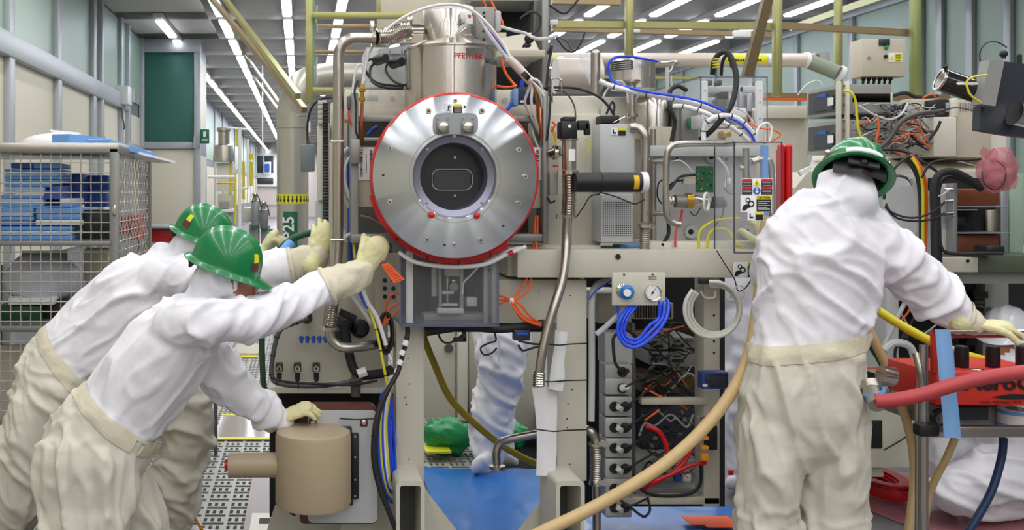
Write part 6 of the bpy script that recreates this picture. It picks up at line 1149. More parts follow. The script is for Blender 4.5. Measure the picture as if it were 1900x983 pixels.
def pack(x0, y0, x1, y1, lab, d=6.25, mm='blueb', t=.3, n=3, nm='blue_package', cat='package'):
    t_ = thing(nm, lab, cat, ((x0+x1)/2, y1, d+t/2), 'packages in the wire cage')
    h = (y1-y0)/n
    for k in range(n): pb('wrapped_sheet_pack', (mm if (mm != 'blueb' or k % 3 != 1) else 'blues') if not isinstance(mm, list) else mm[k % len(mm)], t_, (x0+(k % 2), y0+k*h, x1-(k % 2)*2, y0+(k+1)*h-.6, d, t), b=.006)
B2 = ['blueb', 'blueb', 'blueb2']
pack(20, 303, 62, 313, 'small blue package on top of the tall left stack in the cage', n=1, mm='blueb2'); pack(62, 303, 112, 313, 'small two tone package on top of the tall left stack, right one', n=1)
pack(8, 314, 112, 340, 'uppermost wide bundle of the tall blue stack in the cage', n=4); pack(8, 341, 96, 360, 'second bundle of the tall blue stack in the cage', n=3); pack(-4, 361, 82, 384, 'third bundle of the tall blue stack in the cage', n=3)
pack(82, 344, 113, 384, 'upright blue packet leaning beside the tall stack', n=1, mm='blueb2'); pack(-30, 386, 62, 418, 'lower left blue bundle above the bottom one in the cage', n=4); pack(66, 386, 152, 418, 'lower right blue bundle with a white edge in the cage', n=3, mm=['blueb', 'blueb', 'inkw']); pack(82, 368, 136, 385, 'small blue and white bundle on the lower right stack', n=2, mm=['inkw', 'blueb']); pack(-30, 420, 134, 446, 'long bottom blue bundle on the cage shelf', n=3)
pack(115, 322, 152, 380, 'dark blue carton at the back of the cage', d=6.7, mm='blueb2', n=1); pack(155, 325, 200, 384, 'mid blue carton at the back right of the cage', d=6.9, mm='blueb2', n=2)
t = thing('black_case', 'black case with a round hole beside the blue bundles in the cage', 'case', (175, 446, 6.4)); pb('body', 'black', t, (152, 390, 203, 446, 6.3, .3), b=.01); m = MB(); m.rev((184, 417, 6.3), 'y', [(-1, 5), (1, 5)], 16); m.build('hole', 'ink', t)
pb('red_bin', 'red', None, (262, 424, 320, 450, 8.5, .4), label='red storage bin behind the cage beside the rear worker', cat='bin'); pb('bin_rack', 'alu', None, (260, 419, 330, 424, 8.4, .5), label='thin metal rack around the red bin behind the cage', cat='rack'); [MB().wbox((P(x, 0, 8.4).x, 8.42, 0), (P(x, 0, 8.4).x+.04, 8.46, 1.27)).build('rack_post', 'alu', bpy.data.objects['bin_rack']) for x in (262, 322)]; MB().wbox((P(262, 0, 8.4).x, 8.4, P(0, 452, 8.4).z), (P(330, 0, 8.4).x, 8.9, P(0, 449, 8.4).z)).build('rack_shelf', 'alu', bpy.data.objects['bin_rack'])
pb('red_crate', 'red', None, (214, 400, 255, 446, 6.9, .3), label='red crate seen through the right side mesh of the cage', cat='crate')
t = thing('white_bag', 'white plastic bag bulging on the middle shelf of the cage', 'bag', (75, 560, 6.4)); m = MB(); m.ball((75, 515, 6.45), 70, (1.0, .6, .62), 24, 16); m.v = [tuple(Vector(v)+(Vector(v)-P(75, 515, 6.45)).normalized()*.05*noise.noise(Vector(v)*7)) for v in m.v]; m.build('bag', mat('white_bag', (214, 216, 230), .3, bump=.4, bscale=14), t); pb('fold', 'inkw', t, (15, 552, 100, 566, 6.28, .2), b=.01)
pb('green_crate', mat('dark_green_crate', (20, 66, 36), .5), None, (-10, 568, 78, 602, 6.3, .5), label='dark green crate under the white bag in the cage', cat='crate', b=.01); pb('black_crate', 'black', None, (80, 556, 140, 602, 6.35, .5), label='black crate right of the green crate in the cage', cat='crate', b=.01)
pb('grey_sheet', 'glassg', None, (40, 465, 125, 512, 6.9, .01), label='grey translucent sheet standing behind the white bag', cat='sheet'); pb('yellow_binder', 'panel', None, (155, 462, 200, 520, 6.8, .2), label='cream binder box at the back of the middle cage shelf', cat='box')
# on top of the cage
ZT = 1.86
t = thing('white_cushion_bag', 'heaped white plastic bag lying on top of the cage', 'bag', P(100, 272, 6.5)); m = MB(); m.ball(Vector((P(103, 0, 6.5).x, 6.5, ZT+.01)), .15*F/6.5, (1.5, 1, .5), 24, 14); m.v = [(x, y, max(z, ZT+.002)) for x, y, z in m.v]; m.build('bag', 'inkw', t); m = MB(); m.prism([(92, 240), (118, 243), (150, 246), (130, 262), (96, 262), (98, 250)], 6.5, .06); m.build('flap', 'inkw', t)
bt = thing('blue_foam_board', 'blue wrapped flat packs lying slanted across the cage top', 'package', P(150, 262, 6.2))
def plank(a, b, w, h, mm, nm, par): m = MB(); m.beam(a, b, w, h); m.build(nm, mm, par)
plank((112, 258, 6.2), (182, 264, 6.6), .12, .06, 'blueb', 'pack', bt); plank((182, 264, 6.15), (270, 290, 6.75), .16, .035, 'blueb', 'pack', bt); plank((182, 259, 6.2), (265, 284, 6.8), .14, .01, 'inkw', 'top_sheet', bt)
w2 = thing('white_board', 'white flat board sticking out over the right cage corner', 'board', P(290, 300, 6.9)); plank((240, 284, 6.5), (308, 301, 7.0), .14, .015, 'inkw', 'board', w2)
# ---------------------------------------------------------------- far aisle: yellow pipes and tools
yp = thing('pipe_manifold', 'white and yellow pipe frame beside the far aisle', 'pipes', P(440, 400, 11))
for x, y0, y1, w_, mm, d in ((445, 236, 621, 6, 'white', 11), (439, 240, 272, 5, 'yellow', 11.05), (437, 320, 415, 4, 'yellow', 11), (460, 258, 350, 5, 'white', 11), (452, 300, 370, 5, 'yellow', 11.2), (466, 300, 345, 6, 'yellow', 11.4), (428, 300, 360, 4, 'yellow', 12), (466, 285, 296, 9, 'yellow', 11.3)):
    m = MB(); m.cyl((x, y0, d), (x, y1, d), w_, n=12); m.build('pipe', mm, yp)
m = MB(); m.cyl((420, 237, 11), (460, 240, 11), 4, n=10); m.cyl((446, 350, 11), (462, 348, 11), 4, n=10); m.cyl((386, 328, 11), (436, 328, 11), 6, n=10); m.build('pipe', 'white', yp); m = MB(); m.cyl((402, 340, 11), (436, 340, 11), 3, n=10); m.build('pipe', 'brass', yp)
tr_ = thing('treatment_tool', 'distant steel vessel tool in the far aisle under the light row', 'tool', P(415, 420, 12)); m = MB(); m.rev((415, 275, 12), 'z', [(-25, 20), (-20, 20), (5, 17), (8, 10), (30, 10), (32, 13), (38, 13)], 28); m.build('vessel', 'steelb', tr_); pb('body', 'cream2', tr_, (402, 302, 432, 355, 12, .4)); pb('body', 'ivory', tr_, (404, 360, 432, 400, 12, .4)); pb('shelf', 'white', tr_, (400, 388, 434, 394, 11.8, .4)); pb('gauge', 'greyl', tr_, (408, 374, 424, 386, 11.9, .1))
for i, (x0, y0, x1, y1, mm, lab) in enumerate([(466, 372, 480, 420, 'alu', 'far grey tool tower under the window wall'), (482, 388, 496, 425, 'alud', 'small far robot tool right of the grey tower'), (462, 416, 480, 578, 'greyl', 'far control box with a green label, left one'), (484, 418, 500, 578, 'greyl', 'far control box with a green label, right one'), (500, 425, 508, 440, 'greens', 'small green box beside the silver duct'), (450, 385, 470, 412, 'cream2', 'pale far cabinet behind the yellow pipes')]):
    q = thing('far_equipment', lab, 'equipment', ((x0+x1)/2, y1, 13)); pb('body', mm, q, (x0, y0, x1, y1, 13+i*.05, .3), b=.02); 
    if i in (2, 3): pb('label', 'greens', q, (x0+3, y0+4, x1-3, y0+10, 12.9+i*.05, .02))
    if i in (0, 1): m = MB(); m.tube([(x0+2, y0+4, 12.9), (x0+6, y0-10, 12.9), (x1, y0-6, 12.9), (x1+4, y0+12, 12.9)], 2.4); m.build('hose', 'greyd', q); m = MB(); m.rev(((x0+x1)/2, y0, 13), 'z', [(0, 4), (8, 4), (9, 6), (14, 5)], 12); m.build('head', 'steel', q)
pb('blue_sign', 'inkw', None, (489, 300, 503, 323, 61.4, .1), label='white and blue notice on the far window', cat='sign'); o = MB().box(491, 304, 500, 319, 61.3, .05).build('notice_panel', 'inkb', bpy.data.objects['blue_sign'])
cable('thin drop rod hanging from the far ceiling', 'white', [(487, 113, 20), (487, 250, 20), (487, 285, 20)], 2.4, 'rod', 'rod', k=1)
# glossy yellow edged mat on the aisle floor, trestle leg, plastic bags, green hose
gm = thing('floor_mat', 'glossy clear floor mat edged with yellow tape on the aisle tiles', 'mat', P(450, 806, 6.6)); a = P(395, 820, 6.35); MB().wbox((a.x, 6.35, .003), (.28, 7.05, .008)).build('sheet', mat('glossy_floor_mat', (168, 158, 150), .08), gm)
for y in (6.35, 7.02): MB().wbox((a.x, y, .008), (.28, y+.05, .011)).build('yellow_tape', 'ylab', gm)
gm2 = thing('floor_mat', 'pale worktable foot with yellow tape line far down the aisle', 'mat', P(460, 660, 10)); MB().wbox((P(437, 0, 10).x, 9.6, .003), (P(482, 0, 10).x, 10.2, .03)).build('sheet', 'ivory', gm2); MB().wbox((P(420, 0, 10).x, 9.5, .003), (P(482, 0, 10).x, 9.6, .008)).build('yellow_tape', 'ylab', gm2)
m = MB(); m.cyl((400, 742, 6.0), (400, 845, 6.0), 7, n=12); m.build('table_leg', 'greyd', label='thin grey table leg standing on the aisle tiles', cat='leg')
cable('dark green hose hanging down past the left edge of the valve panel', 'green', [(486, 600, 4.3), (486, 640, 4.3), (488, 700, 4.3), (492, 730, 4.3), (500, 780, 4.3)], 11, 'green_hose', 'hose')
cable('green hose held in the rear glove and bending right to the machine', 'green', [(516, 472, 4.35), (524, 458, 4.32), (540, 445, 4.32), (560, 436, 4.32), (590, 430, 4.35), (606, 432, 4.4)], 13, 'green_hose', 'hose'); m = MB(); m.tube([(526, 468, 4.25), (540, 452, 4.28)], 22, 12); m.build('blue_wrap_cloth', 'blueb', label='pale blue cloth wrapped round the green hose', cat='cloth')
cable('thin red hose lying behind the front worker face', 'red', [(470, 545, 4.3), (485, 541, 4.3), (500, 538, 4.3)], 6); 
pb('low_beam', 'greyl', None, (520, 462, 620, 560, 4.75, .1), label='grey machine panel behind the two gloved hands', cat='panel')
gb = thing('green_bag', 'crumpled translucent green plastic bag on the floor under the machine', 'bag', P(825, 840, 6.0))
def blob(c, r, sc_, mm, nm, par, amp=.25, fq=7, seed=0, seg=(56, 36)):
    m = MB(); m.ball(c, r, sc_, *seg); o = V(c); R = r*o.y/F
    m.v = [tuple(Vector(v)+(Vector(v)-o).normalized()*R*amp*(noise.noise(Vector(v)*fq+Vector((seed, 0, 0)))+.35*(1-2*abs(noise.noise(Vector(v)*fq*2.2))))) for v in m.v]; return m.build(nm, mm, par, sharp=3)
blob((825, 812, 6.0), 36, (1.15, .8, .85), 'greenf', 'bag', gb, .5, 6)
g2 = thing('green_bag', 'second green plastic bag behind the white legs', 'bag', P(955, 815, 6.3)); blob((955, 805, 6.3), 26, (1.0, .8, .8), 'greenf', 'bag', g2, .5, 9, 4); blob((880, 800, 6.3), 20, (1.2, .8, .9), 'greenf', 'bag_end', g2, .5, 9, 7)
t = thing('blue_pack', 'small blue packet on the floor beside the green bag', 'package', P(868, 828, 5.95)); pb('pack', 'blueb', t, (854, 817, 884, 828, 5.95, .12)); pb('yellow_sheet', 'ylab', None, (790, 837, 838, 842, 5.85, .2), label='yellow sheet sticking out under the green bag', cat='sheet')
m = MB(); m.prism([(848, 600), (864, 610), (858, 630), (850, 628)], 3.95, .01)
# ---------------------------------------------------------------- people
YV = Vector((0, 1, 0)); BV = {}
def limb(m, pts, ra, rb=None, up=YV, n=20, k=4):
    """rounded sweep; ra across the picture plane, rb along depth, in px at each point's depth"""
    q = [V(p) for p in pts]; da = [(p[2] if not isinstance(p, Vector) else p.y)/F for p in pts]
    A = [r*d for r, d in zip(ra, da)]; B = [r*d for r, d in zip(rb or ra, da)]
    Q = catmull(q, k); t = [Vector((a, b, 0)) for a, b in zip(A, B)]; T = catmull(t, k)
    if len(q) == 2: Q = [q[0].lerp(q[1], i/4) for i in range(5)]; T = [t[0].lerp(t[1], i/4) for i in range(5)]
    d0 = (Q[0]-Q[1]).normalized(); d1 = (Q[-1]-Q[-2]).normalized(); c = [(.5, .866), (.87, .5), (.98, .17)]
    r0 = min(T[0].x, T[0].y); r1 = min(T[-1].x, T[-1].y)
    P_ = [Q[0]+d0*r0*s for s, _ in c][::-1]+Q+[Q[-1]+d1*r1*s for s, _ in c]; R_ = [T[0]*w for _, w in c][::-1]+T+[T[-1]*w for _, w in c]
    m.sweep(P_, [r.y for r in R_], n, up=up if up is not None else None, rad2=[r.x for r in R_])
    return Q, T
def remesh(m, vox, it=6):
    me = bpy.data.meshes.new('tmp'); me.from_pydata([tuple(v) for v in m.v], [], m.f)
    bm = bmesh.new(); bm.from_mesh(me); bmesh.ops.recalc_face_normals(bm, faces=bm.faces[:]); bm.to_mesh(me); bm.free()
    o = bpy.data.objects.new('tmp', me); C.objects.link(o)
    r = o.modifiers.new('r', 'REMESH'); r.mode = 'VOXEL'; r.voxel_size = vox
    s = o.modifiers.new('s', 'SMOOTH'); s.factor = .5; s.iterations = it
    bpy.context.view_layer.update(); out = bpy.data.meshes.new_from_object(o.evaluated_get(bpy.context.evaluated_depsgraph_get()))
    bpy.data.objects.remove(o); bpy.data.meshes.remove(me); return out
def place(me, name, parent, mats, o):
    me.name = name; me.transform(Matrix.Translation(-o)); me.materials.clear()
    for k in mats: me.materials.append(M[k])
    me.polygons.foreach_set('use_smooth', [True]*len(me.polygons))
    ob = bpy.data.objects.new(name, me); C.objects.link(ob); ob.parent = parent; ob.location = o-(W[parent.name] if parent else Vector((0, 0, 0))); W[ob.name] = o.copy(); return ob
def person(label, at, pieces, mats, vox=.009, planes=(), seed=0, it=5):
    """pieces: (material index, points, ra, rb, fold direction, fold height)"""
    root = thing('person', label, 'person', at); m = MB(); S = []
    for i, (mi, pts, ra, rb, fd, amp) in enumerate(pieces):
        Q, T = limb(m, pts, ra, rb); fd = Vector(fd).normalized() if fd else None
        for q, t in zip(Q, T): S.append((q.x, q.y, q.z, (t.x+t.y)/2, mi, i))
    me = remesh(m, vox, it); S = np.array(S); n = len(me.vertices)
    co = np.empty(n*3); me.vertices.foreach_get('co', co); co = co.reshape(-1, 3); no = np.empty(n*3); me.vertices.foreach_get('normal', no); no = no.reshape(-1, 3)
    npc = len(pieces); best = np.full((n, npc), 9.0)
    for i in range(npc):
        s = S[S[:, 5] == i]; d = np.linalg.norm(co[:, None, :]-s[None, :, :3], axis=2)/s[None, :, 3]; best[:, i] = d.min(1)
    w_ = np.exp(-(best-best.min(1, keepdims=True))*9); w_ /= w_.sum(1, keepdims=True)
    disp = np.zeros(n); N3 = noise.noise
    for i, (mi, pts, ra, rb, fd, amp) in enumerate(pieces):
        if not amp: continue
        f = Vector(fd).normalized(); sel = np.nonzero(w_[:, i] > .03)[0]
        for v in sel:
            p = Vector(co[v]); s = p.dot(f); wp = N3(p*3.1+Vector((seed, 5, 1)))*.05
            q = (p-f*s)*7.5+f*(s*1.5)+Vector((seed+wp*12, wp*9, seed*.7)); a = N3(q); b = N3(q*2.1+Vector((3.3, 1, 7)))
            r1 = max(0, 1-abs(a)*5.5)**1.3; r2 = max(0, 1-abs(b)*5)
            disp[v] += w_[v, i]*amp*1.7*(r1*1.35+.6*r2+.6*N3(p*4+Vector((seed, 0, 2)))-.25)
    co2 = co+no*disp[:, None]; ed = np.empty(len(me.edges)*2, dtype=int); me.edges.foreach_get('vertices', ed); ed = ed.reshape(-1, 2); deg = np.bincount(ed.ravel(), minlength=n)[:, None]
    for _ in range(2):
        ac = np.zeros_like(co2); np.add.at(ac, ed[:, 0], co2[ed[:, 1]]); np.add.at(ac, ed[:, 1], co2[ed[:, 0]]); co2 = co2*.5+ac/np.maximum(deg, 1)*.5
    me.vertices.foreach_set('co', co2.ravel())
    own = np.array([p[0] for p in pieces])[best.argmin(1)]
    nf = len(me.polygons); cen = np.empty(nf*3); me.polygons.foreach_get('center', cen); cen = cen.reshape(-1, 3)
    lt = np.empty(nf, dtype=int); me.polygons.foreach_get('loop_start', lt); lv = np.empty(len(me.loops), dtype=int); me.loops.foreach_get('vertex_index', lv)
    fm = own[lv[lt]]
    for (pp, nn, rad, a_, b_) in planes:      # clean hem lines: material a_ on the normal's side, b_ on the other
        pp = np.array(V(pp)); nn = np.array(Vector(nn).normalized()); dv = cen-pp; k = (np.linalg.norm(dv, axis=1) < rad) & ((fm == a_) | (fm == b_)); sd = dv@nn
        fm[k & (sd > 0)] = a_; fm[k & (sd <= 0)] = b_
    o = V(at).copy(); b = place(me, 'body', root, mats, o); me.polygons.foreach_set('material_index', fm.astype(np.int32)); me.update()
    from mathutils.bvhtree import BVHTree
    BV[root.name] = (BVHTree.FromPolygons([v.co+o for v in me.vertices], [tuple(p.vertices) for p in me.polygons])); return root
def glove(parent, Wp, D, N, curls=(.4, .5, .3), thumb=(.6, .7, .2), spread=.05, sgn=1, nm='glove', s=1.0, wrist=.05):
    Wp = V(Wp); D = Vector(D).normalized(); N = Vector(N); N = (N-D*N.dot(D)).normalized(); S = D.cross(N)*sgn; m = MB()
    def ch(pts, r, rb=None): # chain in metres
        q = [Vector(p) for p in pts]; Q = catmull(q, 4) if len(q) > 2 else [q[0].lerp(q[1], i/3) for i in range(4)]
        R = [r[0]+(r[1]-r[0])*i/(len(Q)-1) for i in range(len(Q))]; d0 = (Q[0]-Q[1]).normalized(); d1 = (Q[-1]-Q[-2]).normalized(); c = [(.5, .866), (.87, .5), (.98, .17)]; k = (rb or r[0])/r[0]
        P_ = [Q[0]+d0*R[0]*a for a, _ in c][::-1]+Q+[Q[-1]+d1*R[-1]*a for a, _ in c]; RR = [R[0]*b for _, b in c][::-1]+R+[R[-1]*b for _, b in c]
        m.sweep(P_, [x*(k if rb else 1) for x in RR], 12, up=N, rad2=RR)
    ch([Wp-D*wrist*s, Wp-D*.01*s], (.034*s, .030*s)); ch([Wp-D*.01*s, Wp+D*.04*s, Wp+D*.085*s], (.033*s, .042*s), .018*s)
    for i, L in enumerate((.072, .080, .074, .058)):
        f = (i-1.5); p = Wp+D*(.082-.004*abs(f))*s-S*f*.0215*s; a = 0; pts = [p-D*.02*s, p]; dd = (D-S*f*spread).normalized()
        for k, (fr, c) in enumerate(zip((.42, .32, .26), curls)):
            a += c*(1+.08*i); p = p+(dd*math.cos(a)+N*math.sin(a))*L*fr*s; pts.append(p)
        ch(pts, (.0108*s, .0088*s))
    p = Wp+D*.02*s+S*.026*s; t0 = (D*thumb[0]+S*thumb[1]+N*thumb[2]).normalized(); p1 = p+t0*.042*s; t1 = (t0*.8+D*.35+N*.35).normalized(); p2 = p1+t1*.034*s; p3 = p2+(t1+N*.5).normalized()*.026*s
    ch([p, p1, p2, p3], (.0145*s, .010*s)); me = remesh(m, .0042*s, 3); 
    cu = np.empty(len(me.vertices)*3); me.vertices.foreach_get('co', cu); cu = cu.reshape(-1, 3); nn = np.empty(len(cu)*3); me.vertices.foreach_get('normal', nn); nn = nn.reshape(-1, 3)
    dd = np.array([max(0, 1-abs(noise.noise(Vector(c)*38))*3)*.0016+noise.noise(Vector(c)*60)*.0006 for c in cu]); me.vertices.foreach_set('co', (cu+nn*dd[:, None]).ravel()); me.update()
    return place(me, nm, parent, ['glove'], Wp.copy())
def helmet(parent, c, fwd, up, mt='hatg', k=1.0, badge=True, strap=False, sides=True):
    c = V(c); X = Vector(fwd).normalized(); Z = Vector(up); Z = (Z-X*Z.dot(X)).normalized(); Y = Z.cross(X)
    def T(x, y, z): return c+(X*x+Y*y+Z*z)*k
    def ring(fn, n=56): return [fn(2*math.pi*i/n) for i in range(n)]
    a, b, h = .128, .106, .130
    def brim(ext, z): return lambda t: T((a+ext+.030*max(0, math.cos(t))**3*(ext > .005))*math.cos(t), (b+ext)*math.sin(t), z-.012*max(0, math.cos(t))**3*(ext > .005)-.003)
    rings = [brim(.016, .012), brim(.024, .004), brim(.027, -.003), brim(.024, -.006), brim(.002, .000)]
    out = [ring(brim(.0, -.0)), ring(brim(.022, -.005)), ring(brim(.026, -.002)), ring(brim(.024, .002)), ring(brim(.004, .008))]
    def dome(t, s, ins=0):
        ct = math.cos(t)**.82 if t < math.pi/2-.001 else 0
        x = (a-ins)*ct*math.cos(s); y = (b-ins)*ct*math.sin(s); z = (h-ins)*math.sin(t)+.012
        g = math.exp(-(y/.013)**2)*.007*(1-ins/.004) if t > .25 else 0
        g2 = .0035*math.exp(-((abs(y)-.045)/.008)**2) if t > .35 and ins == 0 else 0
        return T(x, y, z+g+g2)
    K = 14
    for i in range(K+1): t = (math.pi/2)*i/K*.985; out.append([dome(t, 2*math.pi*j/56) for j in range(56)])
    n = 56; vs = [v for r in out for v in r]; fs = []
    for i in range(len(out)-1):
        for j in range(n): fs.append((i*n+j, i*n+(j+1) % n, (i+1)*n+(j+1) % n, (i+1)*n+j))
    fs.append(tuple(range((len(out)-1)*n, len(out)*n)))
    # inner lining
    o = len(vs); inn = [[dome((math.pi/2)*i/8*.98, 2*math.pi*j/n, .004) for j in range(n)] for i in range(9)]
    vs += [v for r in inn for v in r]
    for i in range(8):
        for j in range(n): fs.append((o+i*n+j, o+(i+1)*n+j, o+(i+1)*n+(j+1) % n, o+i*n+(j+1) % n))
    fs.append(tuple(range(o+8*n, o+9*n)))
    for j in range(n): fs.append((j, (j+1) % n, o+(j+1) % n, o+j))
    hm = MB().add(vs, fs).build('hard_hat', mt, parent, sharp=.9)
    m = MB(); band = [T((a-.024)*math.cos(s), (b-.02)*math.sin(s), .004) for s in [2*math.pi*j/32 for j in range(32)]]
    m.sweep(band, [.016]*32, 8, closed=True, rad2=[.004]*32, up=Z); m.build('headband', 'black', hm)
    m = MB(); m.sweep([T(-(a-.014), yy, -.022) for yy in (-.05, -.025, 0, .025, .05)], [.014]*5, 8, rad2=[.008]*5, up=Z); m.ball(T(-(a-.008), 0, -.022), .014*F/c.y); m.build('ratchet', 'black', hm)
    if badge:
        def patch(s0, s1, t0, t1, mm, nm):
            m = MB(); vs = []
            for i in range(5):
                for j in range(5):
                    t = t0+(t1-t0)*i/4; s = s0+(s1-s0)*j/4; p = dome(t, s); q = dome(t, s, -.0)+((dome(t, s)-T(0, 0, .02)).normalized()*.0025); vs.append(q)
            m.add(vs, [(i*5+j, i*5+j+1, (i+1)*5+j+1, (i+1)*5+j) for i in range(4) for j in range(4)]); m.build(nm, mm, hm)
        for s0 in badge: patch(s0-.16, s0+.16, .16, .38, 'inkd' if 'inkd' in M else 'maroon', 'badge'); patch(s0-.10, s0+.12, .38, .62, 'ylab', 'yellow_triangle')
    return hm, T
def band(parent, c, ax, ra, rb, h, mm, nm='waistband', seg=56):
    """soft gathered band round the waist: centre, axis, half widths in px"""
    o = V(c); k = o.y/F; A = Vector(ax).normalized(); u = (YV-A*YV.dot(A)).normalized(); v = A.cross(u); vs = []; rows = 7
    for i in range(rows):
        t = i/(rows-1)-.5; bul = .004*math.cos(t*math.pi)+.004; tr = BV[parent.name]
        for j in range(seg):
            s = 2*math.pi*j/seg; g = 1+.012*noise.noise(Vector((math.cos(s)*4, math.sin(s)*4, t*2))); q0 = o+A*(t*h*k); dr = (u*math.cos(s)*rb+v*math.sin(s)*ra).normalized(); hit = tr.ray_cast(q0+dr*(max(abs(math.cos(s))*rb, abs(math.sin(s))*ra)*k*1.25+.03), -dr)
            vs.append((hit[0] if hit[0] is not None and (hit[0]-q0).length > .02 else q0+dr*(ra*k))+dr*(bul+.012*(g-1)*10))
    return MB().add(vs, [(i*seg+j, i*seg+(j+1) % seg, (i+1)*seg+(j+1) % seg, (i+1)*seg+j) for i in range(rows-1) for j in range(seg)]).build(nm, mm, parent)
MT = ['suit', 'trou', 'hood', 'cuff', 'skin', 'black']
# A: front worker leaning in from the left, right arm to the orange tag, left hand on the maroon box
axA = (.64, 0, .77)
A = person('person in green hard hat leaning in, nearest at the left, pushing beside the orange tag', (200, 1170, 3.6), [
 (0, [(222, 762, 3.62), (262, 712, 3.62), (312, 650, 3.62), (348, 606, 3.62)], [84, 84, 78, 66], [80, 86, 98, 96], (.7, 0, .72), .012),
 (0, [(340, 604, 3.50), (340, 604, 3.76)], [50, 50], [46, 46], (1, 0, .1), .006),
 (1, [(220, 765, 3.62), (190, 808, 3.62), (168, 850, 3.62)], [85, 98, 96], [86, 98, 90], (.35, 0, -1), .010),
 (1, [(162, 850, 3.52), (162, 930, 3.52), (150, 1000, 3.50), (110, 1130, 3.55)], [94, 92, 80, 42], [62, 60, 56, 44], (.25, 0, -1), .013),
 (1, [(200, 850, 3.74), (235, 930, 3.76), (262, 1000, 3.76), (262, 1110, 3.8)], [66, 60, 54, 38], [60, 56, 52, 40], (.3, 0, -1), .012),
 (0, [(318, 612, 3.50), (356, 596, 3.46), (410, 595, 3.46), (480, 588, 3.54), (550, 558, 3.64), (606, 533, 3.71)], [44, 46, 44, 38, 34, 33], [40, 46, 46, 42, 36, 34], (.5, .1, .9), .010),
 (3, [(606, 533, 3.71), (640, 520, 3.75), (664, 508, 3.78)], [33, 31, 28], None, (.3, 0, 1), .005),
 (0, [(372, 640, 3.78), (400, 683, 3.8), (444, 728, 3.84), (490, 762, 3.86), (515, 775, 3.87)], [44, 42, 38, 32, 26], None, (.4, 0, .9), .010),
 (2, [(362, 585, 3.62), (384, 548, 3.61), (402, 515, 3.6), (418, 498, 3.6)], [46, 42, 48, 46], [52, 44, 42, 42], (.3, 0, 1), .013),
 (2, [(414, 502, 3.6), (426, 514, 3.6)], [44, 38], [40, 38], (1, 0, 1), .002),
 (4, [(438, 500, 3.6), (452, 518, 3.6), (456, 530, 3.6)], [32, 31, 24], [40, 38, 28], None, 0),
 (2, [(428, 528, 3.58), (444, 544, 3.58)], [24, 18], [36, 28], (1, 0, 1), .004),
 (4, [(468, 520, 3.6), (476, 531, 3.6), (478, 534, 3.6)], [7, 8, 6], [7, 9, 7], None, 0),
 (4, [(462, 545, 3.6), (464, 548, 3.6)], [11, 9], [12, 10], None, 0),
 (0, [(110, 1140, 3.55), (105, 1162, 3.55), (165, 1164, 3.55)], [34, 16, 12], [24, 20, 18], (1, 0, 0), .003),
 (0, [(262, 1115, 3.8), (258, 1128, 3.8), (318, 1128, 3.8)], [30, 14, 10], [22, 18, 16], (1, 0, 0), .003)],
 MT, planes=[((220, 764, 3.62), axA, .34, 0, 1), ((606, 533, 3.71), (.9, .1, .4), .12, 3, 0), ((368, 572, 3.62), (.5, 0, .85), .2, 2, 0), ((433, 520, 3.6), (1, 0, .25), .13, 4, 2)], seed=1.7)
band(A, (216, 770, 3.62), axA, 86, 87, 30, 'cuff')
band(A, (608, 532, 3.712), (.9, .1, .4), 33, 34, 9, 'cuff', 'cuff_hem')
m = MB(); m.tube([(434, 508, 3.53), (437, 522, 3.52), (436, 540, 3.53)], 8); m.build('hood_edge', 'hood', A)
helmet(A, (418, 495, 3.6), (.93, -.06, -.34), (.33, -.12, .94), badge=(-.55,))
m = MB(); m.sweep([P(x, y, d) for x, y, d in ((470, 516, 3.565), (476, 528, 3.57), (472, 540, 3.575))], [.004]*3, 10, rad2=[.02]*3); gl = m.build('goggles', 'film', A); m = MB(); m.tube([(440, 510, 3.535), (455, 514, 3.53), (470, 518, 3.55)], 5); m.build('goggle_strap', 'greyd', A)
m = MB(); m.ball((462, 523, 3.535), 3.4, (1.2, .5, .8)); m.build('eye', 'inkw', A); m = MB(); m.ball((463.5, 523, 3.532), 1.8); m.build('pupil', 'ink', A); m = MB(); m.tube([(453, 516, 3.535), (462, 515, 3.53), (470, 519, 3.545)], 2.2); m.build('eyebrow', 'brown', A)
glove(A, (674, 500, 3.79), (.55, .1, .83), (-.15, .95, .1), (.85, 1.0, .6), (.9, .25, .5), sgn=1, s=1.15)
glove(A, (524, 776, 3.86), (.86, .0, .40), (.25, .25, -.8), (.35, .4, .3), (.8, .5, .2), sgn=1)
